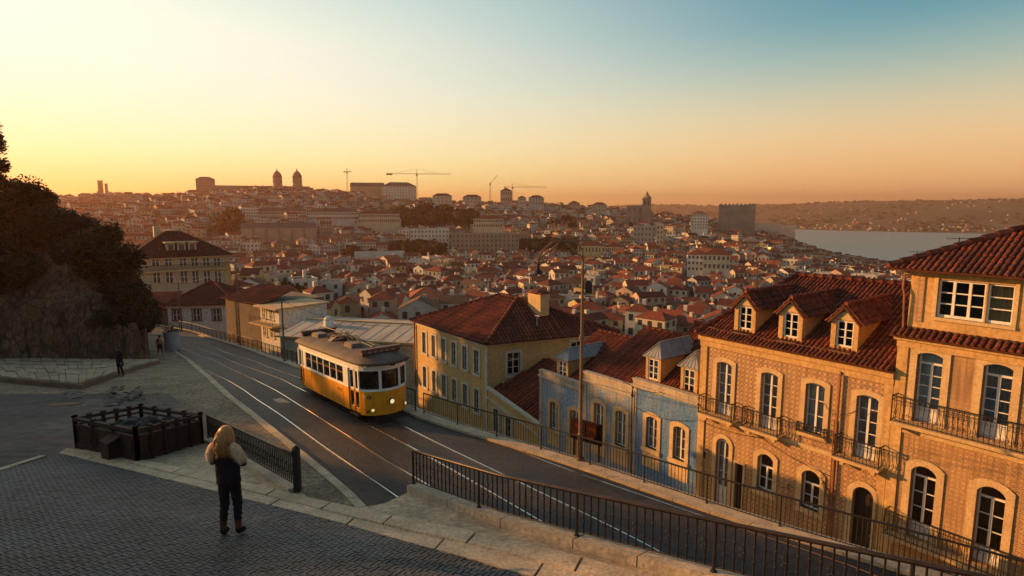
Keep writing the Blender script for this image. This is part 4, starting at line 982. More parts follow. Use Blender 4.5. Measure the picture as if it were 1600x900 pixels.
# long pale shed roof behind the tram
f = free_fac(430, 50, 652, 47, -19); sh = f.root('pale_shed', 'long low shed with a pale sheet roof behind the tram', 'shed'); L = f.L
z0 = f.loc(540, 531)[1]; zr = ray(530, 505)[1] * 53 - f.base; m_sheet = pm('pale_sheet_roof', (.50, .45, .38), (.36, .32, .27), scale=.6, rough=.95, spec=.1, fine=.2, stretch=(1, .2, 1))
mb = MB(); mb.box(0, L, .3, 9, 0, z0); mb.build('wall', m_cream, sh)
mb = MB(); mb.quad((-.3, 0, z0), (L + .3, 0, z0), (L + .3, 5, zr), (-.3, 5, zr)); mb.quad((L + .3, 9.4, z0), (-.3, 9.4, z0), (-.3, 5, zr), (L + .3, 5, zr)); mb.add([(-.3, 0, z0), (-.3, 5, zr), (-.3, 9.4, z0)], [(0, 1, 2)])
for i in range(12): x = L * i / 11; mb.bar((x, 0, z0 + .01), (x, 5, zr + .01), .03, .03)
mb.build('sheet_roof', m_sheet, sh)
mb = MB(); mb.bar((-.4, 5, zr + .05), (L + .4, 5, zr + .05), .3, .12); mb.bar((-.3, 0, z0 - .02), (L + .3, 0, z0 - .02), .16, .14); mb.build('roof_edge', m_stone, sh)
mb = MB(); mb.tube([(L * .22, 3.5, zr - 1), (L * .22, 3.5, zr + .35)], .45, 10); mb.lathe([(.45, 0), (.35, .25), (.1, .35)], (L * .22, 3.5, zr + .34), 10); mb.build('roof_vent', m_whitew, sh, smooth=True)
# low yellow wing left of the yellow house
f = free_fac(633, 49.5, 652, 47.5, -18); yw = f.root('yellow_wing', 'narrow yellow wing with small window beside the yellow house', 'house'); L = f.L; zt = f.loc(640, 538)[1]
mb = MB(); mb.box(-.1, L, 0, 4, 0, zt); mb.build('wall', m_yel, yw); tile_plane(yw, [(-.2, -.25, zt), (L, -.25, zt), (L, 3, zt + 1.2), (-.2, 3, zt + 1.2)], (1, 0, 0), (0, 3.2, 1.2), pitch=.27, split=True)
simple_win(yw, L * .45, zt - 2.6, .45, 1.2, m_ywhite)

# ================================================================ the city on the opposite hill
WALLS = [('cream', (.56, .47, .35)), ('white', (.64, .60, .53)), ('pale grey', (.42, .39, .35)), ('yellow', (.55, .43, .22)), ('pinkish', (.52, .36, .28)), ('ochre', (.46, .34, .2))]
ROOFS = [('red', (.20, .05, .03)), ('dark red', (.13, .036, .025)), ('brown', (.15, .085, .055)), ('rust', (.29, .09, .045))]
MW = [pm('city_wall_' + n.replace(' ', '_'), c, tuple(x * .8 for x in c), scale=.12, rough=.95, fine=.2, rand=.08) for n, c in WALLS]
MR = [pm('city_roof_' + n.replace(' ', '_'), c, tuple(x * .65 for x in c), scale=.25, rough=.95, fine=.35, rand=.15) for n, c in ROOFS]
m_cwin = pm('city_window', (.05, .045, .045), rough=.3, spec=.5)
def house_geo(W, D, H, kind, floors, cols, rn, mbw, mbr, mbo, M=None, mw=0, mr=0, mo=0, chim=True, b=-7):
    """walls, roof and window openings of one house, appended to three mesh collectors in local or (via M) world space"""
    def tr(vs): return vs if M is None else [tuple(M @ Vector(v)) for v in vs]
    w, d = W / 2, D / 2
    mbw.add(tr([(-w, -d, b), (w, -d, b), (w, d, b), (-w, d, b), (-w, -d, H), (w, -d, H), (w, d, H), (-w, d, H)]), [(0, 1, 5, 4), (1, 2, 6, 5), (2, 3, 7, 6), (3, 0, 4, 7), (4, 5, 6, 7)], mw)
    o = .35
    if kind == 'hip':
        h = min(W, D) * .25; q = min(w, d) * .95; rx = max(w + o - q, 0)
        mbr.add(tr([(-w - o, -d - o, H), (w + o, -d - o, H), (w + o, d + o, H), (-w - o, d + o, H), (-rx, 0, H + h), (rx, 0, H + h)]), [(0, 1, 5, 4), (1, 2, 5), (2, 3, 4, 5), (3, 0, 4)], mr)
    elif kind == 'gable':
        h = D * .25; mbr.add(tr([(-w - .1, -d - o, H - .1), (w + .1, -d - o, H - .1), (w + .1, d + o, H - .1), (-w - .1, d + o, H - .1), (-w - .1, 0, H + h), (w + .1, 0, H + h)]), [(0, 1, 5, 4), (2, 3, 4, 5)], mr)
        mbw.add(tr([(-w, -d, H), (-w, d, H), (-w, 0, H + h - .15), (w, -d, H), (w, d, H), (w, 0, H + h - .15)]), [(1, 0, 2), (3, 4, 5)], mw)
    elif kind == 'gable_front':
        h = W * .25; mbr.add(tr([(-w - o, -d - .1, H - .1), (w + o, -d - .1, H - .1), (w + o, d + .1, H - .1), (-w - o, d + .1, H - .1), (0, -d - .1, H + h), (0, d + .1, H + h)]), [(1, 2, 5, 4), (3, 0, 4, 5)], mr)
        mbw.add(tr([(-w, -d, H), (w, -d, H), (0, -d, H + h - .15), (-w, d, H), (w, d, H), (0, d, H + h - .15)]), [(0, 1, 2), (4, 3, 5)], mw)
    else:
        mbw.add(tr([(-w, -d, H), (w, -d, H), (w, d, H), (-w, d, H), (-w, -d, H + .6), (w, -d, H + .6), (w, d, H + .6), (-w, d, H + .6), (-w + .3, -d + .3, H + .6), (w - .3, -d + .3, H + .6), (w - .3, d - .3, H + .6), (-w + .3, d - .3, H + .6), (-w + .3, -d + .3, H + .1), (w - .3, -d + .3, H + .1), (w - .3, d - .3, H + .1), (-w + .3, d - .3, H + .1)]),
                [(0, 1, 5, 4), (1, 2, 6, 5), (2, 3, 7, 6), (3, 0, 4, 7), (4, 5, 9, 8), (5, 6, 10, 9), (6, 7, 11, 10), (7, 4, 8, 11), (8, 9, 13, 12), (9, 10, 14, 13), (10, 11, 15, 14), (11, 8, 12, 15)], mw)
        mbr.add(tr([(-w + .3, -d + .3, H + .12), (w - .3, -d + .3, H + .12), (w - .3, d - .3, H + .12), (-w + .3, d - .3, H + .12)]), [(0, 1, 2, 3)], mr)
    if chim:
        x = rn.uniform(-w * .6, w * .6); y = rn.uniform(0, d * .6); c = .45
        mbw.add(tr([(x - c, y - c, H), (x + c, y - c, H), (x + c, y + c, H), (x - c, y + c, H), (x - c, y - c, H + D * .25 + .8), (x + c, y - c, H + D * .25 + .8), (x + c, y + c, H + D * .25 + .8), (x - c, y + c, H + D * .25 + .8)]), [(0, 1, 5, 4), (1, 2, 6, 5), (2, 3, 7, 6), (3, 0, 4, 7), (4, 5, 6, 7)], mw)
    fh = H / max(floors, 1); ww = min(.55, W / cols * .28)
    for fl in range(floors):
        z0 = fl * fh + fh * .32; z1 = z0 + fh * .48
        for c in range(cols):
            x = -w + W * (c + .5) / cols; y = -d - .04
            mbo.add(tr([(x - ww, y, z0), (x + ww, y, z0), (x + ww, y, z1), (x - ww, y, z1)]), [(0, 1, 2, 3)], mo)
        n2 = max(1, int(cols * D / W))
        for c in range(n2):
            y = -d + D * (c + .5) / n2
            for x, s in ((-w - .04, -1), (w + .04, 1)):
                mbo.add(tr([(x, y - ww * s * -1, z0), (x, y + ww * s * -1, z0), (x, y + ww * s * -1, z1), (x, y - ww * s * -1, z1)]), [(0, 1, 2, 3)], mo)

OCC = [(-50, 250), (60, 310), (110, 345), (160, 378), (228, 410), (230, 380), (245, 368), (330, 372), (361, 400), (362, 470), (440, 485), (470, 500), (640, 512), (652, 500), (780, 464), (830, 470), (960, 515), (1090, 518), (1150, 466), (1230, 426), (1418, 440), (1420, 410), (1580, 356), (1650, 356)]
# plots already taken by buildings made by hand: (px centre, Y, radius m)
TAKEN = []
LAND = []
def block(name, label, px0, px1, py_t, Y, depth, H, floors, cols, wall, roof='hip', rmat=None, rz_off=0, cat='building', hroof=None, group=None, py_b=None):
    """a named building seen from here between two pixel columns; real size follows from its distance"""
    if py_b:
        ra, rb_ = ray((px0 + px1) / 2, py_b); y_ = Y * .55
        while y_ < Y * 1.6 and rb_ * y_ > T(ra * y_, y_): y_ *= 1.005
        Y = y_; H = (py_b - py_t) / 930 * Y
    a = atY(px0, py_t, Y); b = atY(px1, py_t, Y); W = (b - a).length; c = (a + b) / 2; z = c.z - H
    az = -math.atan2(c.x, c.y)
    back = Vector((c.x, c.y)).normalized() * depth / 2
    t = thing(name, label, cat, (c.x + back.x, c.y + back.y, z), az + rz_off, group)
    rn = random.Random(px0); w_, r_, o_ = MB(), MB(), MB(); house_geo(W, depth, H, roof, floors, cols, rn, w_, r_, o_, chim=False, b=-24)
    w_.build('wall', wall, t); r_.build('roof', rmat or MR[1], t)
    if o_.f: o_.build('windows', m_cwin, t, kind='stuff')
    TAKEN.append((c.x + back.x, c.y + back.y, max(W, depth) * .62)); return t, W, H
m_dusk = pm('old_stone', (.30, .24, .19), (.22, .18, .15), scale=.08, rough=.95)
m_pale = pm('pale_render', (.66, .62, .55), (.56, .52, .46), scale=.1, rough=.9)
m_slate = pm('slate_roof', (.10, .085, .08), (.07, .06, .06), scale=.2, rough=.9)
# --- long church with buttresses and dark roof
t, W, H = block('long_church', 'long stone church with flat buttresses and big dark pitched roof above red roofs', 381, 491, 356, 430, 16, 13, 0, 1, pm('church_render', (.46, .36, .27), (.36, .28, .21), scale=.15, rough=.95, streak=.2), 'gable', m_slate, py_b=382)
mb = MB()
for i in range(7): mb.box(-W / 2 + W * i / 6 - .6, -W / 2 + W * i / 6 + .6, -8.8, -7.9, -20, H * .95)
mb.build('buttresses', m_dusk, t, kind='stuff')
# --- white office block and scaffolded block
block('white_block', 'bright white five-storey block with a regular grid of dark windows', 641, 701, 359, 400, 14, 13, 5, 11, m_pale, 'flat', m_slate, py_b=393)
t, W, H = block('scaffolded_block', 'long brownish block wrapped in scaffolding beside the white block', 706, 811, 366, 390, 16, 14, 5, 16, pm('raw_render', (.36, .30, .22), (.29, .24, .18), scale=.2, rough=.95), 'flat', m_slate, py_b=402)
mb = MB()
for i in range(19): mb.bar((-W / 2 + W * i / 18, -9, -4), (-W / 2 + W * i / 18, -9, H + .8), .12)
for k in range(7): mb.bar((-W / 2, -9, H * k / 6), (W / 2, -9, H * k / 6), .12)
mb.build('scaffolding', pm('scaffold_pole', (.3, .25, .2), rough=.7), t, kind='stuff')
# --- long palace fronts
block('palace', 'long pale palace front with evenly spaced windows above the dark-roofed church', 402, 480, 330, 560, 14, 8, 2, 26, MW[0], 'hip', MR[2])
block('palace_wing', 'long pale wing continuing the palace front towards the wooded slope', 481, 560, 331, 565, 14, 8, 2, 26, MW[1], 'hip', MR[2])
block('palace_end', 'pale end wing of the palace row above terraced houses', 561, 624, 334, 560, 13, 9, 2, 20, MW[0], 'hip', MR[1])
block('square_tower_house', 'square four-storey pale house at the end of the palace row', 377, 402, 326, 540, 14, 11, 4, 7, MW[1], 'flat', MR[2])
block('terrace_house', 'row house with large windows under a dark roof below the palace row', 555, 626, 342, 520, 12, 9, 2, 16, MW[1], 'hip', MR[1], py_b=362)
block('market_hall', 'low hall with two long pale roof strips among red roofs', 555, 632, 402, 300, 16, 4, 1, 12, MW[0], 'gable', pm('pale_hall_roof', (.42, .37, .31), (.3, .26, .2), scale=.3, rough=.9), py_b=416)
block('yellow_villa', 'yellow three-storey villa with red hipped roof behind the yellow house', 641, 691, 465, 150, 10, 9, 3, 7, MW[3], 'hip', MR[3])
block('cream_row', 'cream row house with long window line right of the wooded slope', 740, 785, 342, 520, 12, 8, 2, 12, MW[0], 'hip', MR[0])
block('ochre_mansion', 'ochre mansion with two window rows below the wooded slope', 903, 945, 384, 430, 14, 13, 2, 8, MW[3], 'hip', MR[1], py_b=412); block('cream_mansion', 'cream mansion with dense window rows next to ochre mansion', 946, 975, 386, 430, 14, 13, 3, 9, MW[0], 'hip', MR[1], py_b=412)
block('grey_flats', 'grey block of flats below the square bell tower', 990, 1024, 354, 480, 14, 18, 5, 6, MW[2], 'flat', MR[2], py_b=396); block('cream_flats', 'cream block of flats beside the grey flats below the bell tower', 1026, 1037, 352, 485, 14, 20, 5, 2, MW[0], 'flat', MR[2])
block('bright_flats', 'bright square block of flats with four window rows left of the castle tower', 1081, 1106, 335, 640, 14, 16, 5, 6, MW[1], 'hip', MR[2])
block('white_gable_house', 'white house with a wide window band in front of yellow villa row', 1075, 1105, 398, 340, 10, 10, 3, 5, MW[1], 'hip', MR[0]); block('red_roof_hall', 'low hall with wide dark red roof in the dense old quarter', 1100, 1140, 398, 335, 12, 9, 2, 6, MW[0], 'hip', MR[1])
block('river_flats', 'greenish grey flats standing by the river', 1180, 1218, 350, 900, 20, 22, 0, 8, MW[2], 'flat', MR[2]); block('river_warehouse', 'pale blank warehouse at the water edge', 1219, 1242, 353, 920, 24, 22, 0, 6, MW[2], 'flat', MR[2])
# --- skyline: domed church with two towers
def tower(name, label, px, py_top, py_base, Y, wpx, cap, mat):
    base = atY(px, py_base, Y); top = atY(px, py_top, Y); h = top.z - base.z; w = wpx / 930 * Y / 2
    t = thing(name, label, 'tower', base, -math.atan2(base.x, base.y)); mb = MB()
    if cap == 'dome':
        mb.lathe([(w * 1.05, -20), (w * 1.05, h * .1), (w * .9, h * .12), (w * .9, h * .45), (w * 1.05, h * .46), (w * 1.05, h * .5)], n=8); mb.build('shaft', mat, t)
        mb = MB(); mb.lathe([(w, h * .5), (w * .95, h * .6), (w * .75, h * .72), (w * .4, h * .82), (w * .12, h * .87), (w * .1, h * .93), (w * .03, h)], n=12); mb.build('dome', pm('dome_tiles', (.2, .12, .09), rough=.8), t, smooth=True)
        mb = MB()
        for k in range(8): a = k * math.pi / 4; mb.box(w * .92 * math.cos(a) - .4, w * .92 * math.cos(a) + .4, w * .92 * math.sin(a) - .4, w * .92 * math.sin(a) + .4, h * .18, h * .4)
        mb.build('belfry_openings', m_cwin, t, kind='stuff')
    elif cap == 'bell':
        mb.box(-w, w, -w, w, -20, h * .68); mb.build('shaft', mat, t)
        mb = MB(); mb.box(-w * 1.1, w * 1.1, -w * 1.1, w * 1.1, h * .68, h * .72); mb.lathe([(w * .95, h * .72), (w * .9, h * .78), (w * .4, h * .86), (w * .3, h * .93), (w * .05, h)], n=8); mb.build('cupola', mat, t)
        mb = MB()
        for s in (-.4, .4): mb.box(w * s - w * .18, w * s + w * .18, -w - .1, -w + .1, h * .42, h * .6)
        mb.build('belfry_openings', m_cwin, t, kind='stuff')
    else:
        mb.box(-w, w, -w, w, -20, h * .94); mb.build('shaft', mat, t); mb = MB()
        for s in (-.7, .7): mb.box(w * s - w * .2, w * s + w * .2, -w, w, h * .94, h)
        mb.build('merlons', mat, t, kind='stuff')
    return t
tower('domed_tower', 'domed church tower standing left of its twin on the skyline', 434, 263, 292, 900, 14, 'dome', m_dusk)
tower('domed_tower', 'domed church tower standing right of its twin on the skyline', 465, 263, 292, 900, 14, 'dome', m_dusk)
tower('chimney_tower', 'taller of two slim dark towers on the skyline over the orange haze', 158, 281, 303, 900, 7, 'merlon', m_dusk)
tower('chimney_tower', 'shorter of two slim dark towers on the skyline over the orange haze', 167, 286, 303, 900, 4, 'merlon', m_dusk)
tower('bell_tower', 'square bell tower with cupola on the long church roof ridge', 1010, 299, 336, 700, 13, 'bell', m_dusk)
block('ruined_church', 'dark church nave with flat broken roofline beside the bell tower', 980, 1004, 322, 700, 24, 22, 2, 3, m_dusk, 'flat', m_slate)
t, W, H = block('castle_keep', 'massive windowless stone keep with crenellated top on the right ridge', 1126, 1178, 321, 720, 26, 34, 0, 1, m_dusk, 'flat', m_slate, cat='castle')
mb = MB()
for i in range(9): x = -W / 2 + W * (i + .5) / 9; mb.box(x - 1.2, x + 1.2, -13.1, -12.2, H + .5, H + 2.2)
for x in (-W / 2 + .5, W / 2 - .5): mb.box(x - 1.2, x + 1.2, -13.5, -12.9, -6, H + 1.4)
mb.build('battlements', m_dusk, t, kind='stuff')
block('long_barrack', 'long building with a big grey roof on the skyline beside the pale institution', 548, 600, 291, 860, 22, 9, 0, 1, MW[5], 'gable', m_slate)
block('pale_institution', 'pale four-storey institution on the skyline under the tall crane', 597, 650, 291, 840, 24, 19, 5, 12, m_pale, 'hip', m_slate)
block('skyline_palace', 'broad building with flared flat roof on the skyline left of the domed towers', 307, 334, 280, 900, 16, 12, 3, 9, m_dusk, 'hip', m_slate)
block('skyline_terrace', 'long low building on the skyline joining the domed towers', 335, 480, 291, 905, 14, 10, 0, 1, m_dusk, 'flat', m_slate)
for i, (a, b, y) in enumerate(((676, 706, 306), (723, 752, 308), (782, 800, 298), (809, 822, 309), (826, 850, 309), (888, 906, 318), (925, 948, 320))):
    block('skyline_house', ['wide hipped house on the skyline right of the tall crane', 'low hipped house on the skyline in the gap between cranes', 'tall square house with pyramid roof on the skyline by the thin crane', 'small steep-roofed house on the skyline beside the pyramid-roofed house', 'broad hipped house on the skyline beyond the pyramid-roofed house', 'dark hipped house on the skyline above the wooded slope', 'flat dark house on the skyline left of the bell tower'][i], a, b, y, 800, 14, 16 if i == 2 else 10, 2, 5, MW[(i * 2) % 6], 'hip', MR[1])
# --- cranes
m_crane = pm('crane_steel', (.30, .14, .05), (.22, .11, .05), rough=.6)
def lattice(mb, a, b, w, n):
    a, b = Vector(a), Vector(b); d = (b - a).normalized(); u = Vector((0, 1, 0)) if abs(d.y) < .9 else Vector((1, 0, 0)); x = d.cross(u).normalized() * w / 2; y = x.cross(d).normalized() * w / 2
    cs = [x + y, x - y, -x - y, -x + y]
    for c in cs: mb.bar(a + c, b + c, w * .16)
    for i in range(n):
        p = a.lerp(b, i / n); q = a.lerp(b, (i + 1) / n)
        for k in range(4): mb.bar(p + cs[k], q + cs[(k + 1) % 4], w * .1)
def crane(label, px, py0, py1, Y, jib, luff=None):
    base = atY(px, py1, Y); top = atY(px, py0, Y); h = top.z - base.z; s = Y / 930
    t = thing('tower_crane', label, 'crane', (base.x, base.y, base.z - 8), -math.atan2(base.x, base.y)); h += 8
    mb = MB(); lattice(mb, (0, 0, 0), (0, 0, h * .86), 1.6, 14); mb.build('mast', m_crane, t)
    mb = MB(); mb.box(-1.1, 1.1, -1.1, 1.1, h * .80, h * .86); mb.build('cab', m_crane, t)
    mb = MB()
    if luff: lattice(mb, (0, 0, h * .84), (luff[0] * s, 0, h * .84 + luff[1] * s), 1.0, 8)
    else:
        lattice(mb, (jib[0] * s, 0, h * .86), (jib[1] * s, 0, h * .86), 1.1, 26); mb.bar((0, 0, h * .86), (0, 0, h), .5)
        for j in jib: mb.bar((0, 0, h), (j * s * .7, 0, h * .87), .18)
        e = jib[0] if abs(jib[0]) < abs(jib[1]) else jib[1]; mb.box(min(e, e * .8) * s, max(e, e * .8) * s, -.8, .8, h * .86 - 2, h * .86)
    mb.build('jib', m_crane, t)
crane('tall crane with a long level jib above the pale institution', 652, 264, 308, 830, (-46, 52)); crane('short-jibbed crane seen end on, near the long barrack', 543, 263, 292, 860, (-5, 7))
crane('luffing crane with its jib raised on the skyline', 766, 282, 306, 820, None, (11, 13)); crane('thin distant crane with a pale level jib by the pyramid-roofed house', 801, 287, 316, 860, (-13, 52))
# --- trees on the slopes
m_ftree = pm('far_foliage', (.028, .032, .014), (.05, .045, .02), scale=.3, rough=1, rand=.25)
m_trunk = pm('bark', (.05, .035, .025), (.03, .022, .016), scale=3, rough=.95)
def far_tree_mesh(seed, n=170):
    rn = random.Random(seed); mb = MB()
    lobes = [(rn.uniform(-.5, .5), rn.uniform(-.5, .5), rn.uniform(.55, 1.15), rn.uniform(.3, .5)) for _ in range(9)]
    for i in range(n):
        lx, ly, lz, lr = rn.choice(lobes); v = Vector((rn.gauss(0, 1), rn.gauss(0, 1), rn.gauss(0, 1))).normalized() * lr * rn.uniform(.75, 1.08)
        c = Vector((lx, ly, lz)) + v; a = Vector((rn.gauss(0, 1), rn.gauss(0, 1), rn.gauss(0, .6))).normalized() * .16; b = a.cross(Vector((rn.gauss(0, 1), rn.gauss(0, 1), rn.gauss(0, 1)))).normalized() * .14
        mb.add([c - a - b, c + a - b * .6, c + a * .7 + b, c - a * .8 + b * .9], [(0, 1, 2, 3)])
    for lx, ly, lz, lr in lobes: mb.lathe([(lr * .3, -lr * .7), (lr * .72, -lr * .3), (lr * .78, lr * .2), (lr * .4, lr * .65)], (lx, ly, lz), 6)
    return mb.mesh('crown', m_ftree)
FT = [far_tree_mesh(k) for k in range(4)]; TM = MB(); TM.tube([(0, 0, -.6), (0, 0, .3), (.05, 0, .8)], [.07, .05, .03], 5); TRK = TM.mesh('trunk', m_trunk)
rnT = random.Random(21)
GROVES = [((622, 742, 338, 356), 560, 26, 11, 'evergreen in the wooded slope below the skyline', 'trees on the upper wooded slope'), ((620, 690, 383, 410), 360, 16, 8.5, 'dark tree in the grove beside the white block', 'trees beside the white block'), ((812, 895, 372, 400), 380, 18, 8.5, 'dark tree on the slope right of the scaffolded block', 'trees right of the scaffolded block'), ((346, 376, 345, 372), 440, 8, 10, 'dense dark tree left of the long church', 'trees left of the long church'),
          ((432, 510, 455, 495), 120, 11, 4.2, 'leafy tree on the bank behind the shed', 'trees on the bank behind the shed'), ((865, 905, 345, 362), 560, 6, 9, 'dark tree by the ochre mansion', 'trees above ochre mansion'), ((545, 600, 388, 398), 330, 6, 6, 'low dark tree behind the market hall', 'trees behind the market hall'), ((1010, 1060, 490, 500), 150, 3, 4, 'small dark tree among the nearer roofs', 'trees among the nearer roofs'), ((925, 1000, 352, 358), 560, 5, 6, 'tree between pale houses below the bell tower', 'trees below the bell tower'), ((370, 430, 470, 490), 85, 4, 2.6, 'bush beside the grey house roof', 'bushes by the grey house'), ((742, 775, 306, 318), 800, 5, 9, 'tree on the ridge among skyline houses', 'trees on the ridge')]
for (x0, x1, y0, y1), Y, n, sz, lab, grp in GROVES:
    for i in range(n):
        k = i / max(1, n - 1); px = x0 + (x1 - x0) * ((i * .618) % 1); py = rnT.uniform(y0, y1); s = sz * rnT.uniform(.75, 1.2); a_, b_ = ray(px, py + 4); Yt = Y * .62
        while Yt < Y * 1.35 and b_ * Yt > T(a_ * Yt, Yt): Yt *= 1.01
        p = Vector((a_ * Yt, Yt, T(a_ * Yt, Yt))); z = p.z - .3
        t = thing('tree', lab, 'tree', (p.x, p.y, z), rnT.uniform(0, 6), grp); obj('crown', FT[i % 4], t, (0, 0, 0), None, (s, s, s * rnT.uniform(.85, 1.1))); obj('trunk', TRK, t, (0, 0, 0), None, (s, s, s))
        TAKEN.append((p.x, p.y, s * 1.05)); TAKEN.append((p.x * .97, p.y * .97, s * .8))
# --- houses
rnH = random.Random(99); houses = []; r = 78.0
while r < 1060:
    ringw = (8.5 if r < 260 else 9.5) + r * .004; az = -46 + rnH.uniform(0, 1)
    while az < 41:
        W = rnH.uniform(5.8, 11) * (.78 if r < 260 else 1) * (1 + (.5 if rnH.random() < .12 else 0)); rr = r + rnH.uniform(-3.5, 3.5); a = az + math.degrees(W / 2 / rr); x, y = rr * math.sin(R(a)), rr * math.cos(R(a)); az += math.degrees((W + (rnH.uniform(.2, 1.5) if rnH.random() < .75 else rnH.uniform(3, 8))) / rr)
        z = T(x, y)
        if z < -89 or (r < 130 and a < -24) or (r < 138): continue
        if any((x - tx) ** 2 + (y - ty) ** 2 < (tr + W * .45) ** 2 for tx, ty, tr in TAKEN): continue
        H = rnH.choice((4.5, 5.5, 6.5, 7.5, 8.5, 10)) * (1.15 if r > 450 else .8 if r < 260 else 1); D = rnH.uniform(6, 9.5) * (.8 if r < 260 else 1); kind = rnH.choice(('hip', 'gable', 'gable', 'gable_front', 'hip', 'gable', 'flat')); rot = -R(a) + rnH.choice((0, 0, 0, math.pi / 2, .5, -.5, .9)) + rnH.gauss(0, .18)
        px, py = proj((x, y, z + H * .8)); vis = -20 < px < 1620 and py < interp(px, OCC) + 4
        houses.append((W / rr if vis else 0, x, y, z, W, D, H, kind, rot, vis))
    r += ringw
houses.sort(key=lambda h: -h[0])
ind = 0; sw, sr_, so = MB(), MB(), MB(); big = MB()
KN = {'hip': 'hipped', 'gable': 'gabled', 'gable_front': 'front-gabled', 'flat': 'flat'}
for (sz, x, y, z, W, D, H, kind, rot, vis) in houses:
    rn = random.Random(int(x * 13 + y * 7)); mw = rn.choices(range(6), (5, 6, 3, 2, 1, 1))[0]; mr = rn.choices(range(4), (5, 4, 2, 3))[0]; mr = 2 if kind == 'flat' else mr; fl = max(1, round(H / 2.9)); cols = max(2, int(W / 2.4))
    if vis and ind < 295:
        ind += 1; nm = {0: 'one', 1: 'one', 2: 'two', 3: 'three', 4: 'four'}[min(fl, 4)]
        near_ = 'nearer old quarter' if math.hypot(x, y) < 200 else 'distant old quarter'
        t = thing('town_house', f'{WALLS[mw][0]} {nm}-storey house with {ROOFS[mr][0]} {KN[kind]} roof in the {near_}', 'house', (x, y, z), rot, f'{WALLS[mw][0]} {nm}-storey {KN[kind]} houses with {ROOFS[mr][0]} roofs, {near_}')
        a, b, c = MB(), MB(), MB(); house_geo(W, D, H, kind, fl, cols, rn, a, b, c); a.build('wall', MW[mw], t); b.build('roof', MR[mr], t); c.build('windows', m_cwin, t, kind='stuff')
    else: house_geo(W, D, H, kind, fl, cols, rn, big, big, big, Matrix.Translation((x, y, z)) @ Matrix.Rotation(rot, 4, 'Z'), mw, 6 + mr, 10, chim=rn.random() < .5)
big.build('hillside_houses', MW + MR + [m_cwin], kind='stuff', label='dense mass of small pale houses with red roofs covering the opposite hill', cat='houses')
print('houses', len(houses), 'individual', ind)

# ================================================================ tram
def rail_fn(k):
    t = sorted((p.y, p.x) for p in (onf(x, y, S) for x, y in RAILS[k])); return lambda Y: sm(Y, t, .9)
g0, g1 = rail_fn(0), rail_fn(1)
def mid(Y):
    x = (g0(Y) + g1(Y + .0)) / 2; return Vector((x, Y, S(Y)))
Yf = onf(624, 663, S).y; pf = mid(Yf); Yr = Yf
while (mid(Yr) - pf).length < 8.2: Yr += .02
pr = mid(Yr); d = pf - pr; c = (pf + pr) / 2 + Vector((-d.y, d.x, 0)).normalized() * .42
tram = thing('tram', 'yellow and white vintage tram climbing the street with headlamps lit', 'tram', (c.x, c.y, c.z), 0)
tram.rotation_euler = (0, -math.asin(d.z / d.length), math.atan2(d.y, d.x))
m_ty = pm('tram_yellow', (.86, .34, .015), (.76, .29, .015), scale=1.5, rough=.34, spec=.5, fine=.14, streak=.16)
m_tw = pm('tram_white', (.80, .76, .68), (.70, .66, .58), scale=1.5, rough=.4, spec=.5, fine=.1)
m_tr = pm('tram_roof', (.13, .10, .08), (.085, .066, .056), scale=1.6, rough=.75, fine=.3, bump=.1)
m_td = pm('tram_dark', (.025, .022, .022), (.04, .032, .028), scale=5, rough=.6)
m_tin = pm('tram_interior', (.12, .06, .03), (.07, .035, .02), scale=2, rough=.6)
m_tbox = pm('roof_box', (.24, .18, .14), (.17, .13, .11), scale=3, rough=.7, fine=.3)
tg = glass_mat('tram_glass', (.42, .40, .38), .05)
HWD = 1.1
def fr_pts(s=1.0):                       # front plan curve from the near side (-y) to the far side
    return [(3.32, -1.03), (3.55, -.93), (3.78, -.72), (3.95, -.42), (4.02, -.2), (4.04, 0), (4.02, .2), (3.95, .42), (3.78, .72), (3.55, .93), (3.32, 1.03)]
def band(mb, pts, z0, z1, t=.04, k0=1.0, k1=1.0, m=0):
    """thin wall along plan points"""
    n = len(pts)
    for (a, b) in zip(pts, pts[1:]):
        A0, B0 = (a[0] * k0, a[1] * k0), (b[0] * k0, b[1] * k0); A1, B1 = (a[0] * k1, a[1] * k1), (b[0] * k1, b[1] * k1)
        i = lambda p: (p[0] * (1 - t / 3), p[1] * (1 - t))
        mb.quad((*A0, z0), (*B0, z0), (*B1, z1), (*A1, z1), m); mb.quad((*i(B0), z0), (*i(A0), z0), (*i(A1), z1), (*i(B1), z1), m)
        mb.quad((*A1, z1), (*B1, z1), (*i(B1), z1), (*i(A1), z1), m); mb.quad((*B0, z0), (*A0, z0), (*i(A0), z0), (*i(B0), z0), m)
ZB, ZW, ZT, ZL = .42, 1.32, 2.18, 2.42
FP = fr_pts(); RP = [(-x, -y) for x, y in FP]
# lower body: sides, front and rear aprons
for s in (-1, 1):
    mb = MB(); mb.box(-2.5, 2.5, s * HWD - .03, s * HWD + .03, ZB, ZW); mb.box(-2.5, 2.5, s * HWD - .045, s * HWD + .045, ZW - .03, ZW + .03, 0); mb.build('side_panel', m_ty, tram)
mb = MB(); band(mb, FP, .36, ZW); band(mb, FP, .36, .5, .04, 1.012, 1.012); band(mb, FP, ZB + .22, ZB + .24, .04, 1.006, 1.006); fp = mb.build('front_apron', m_ty, tram, smooth=False)
for x in (-1.6, -.4, .9, 1.95):
    mb = MB(); mb.box(x - .006, x + .006, -HWD - .034, -HWD - .028, ZB + .02, ZW - .04); mb.build('panel_seam', m_td, tram)
mb = MB(); band(mb, RP, .36, ZW); mb.build('rear_apron', m_ty, tram)
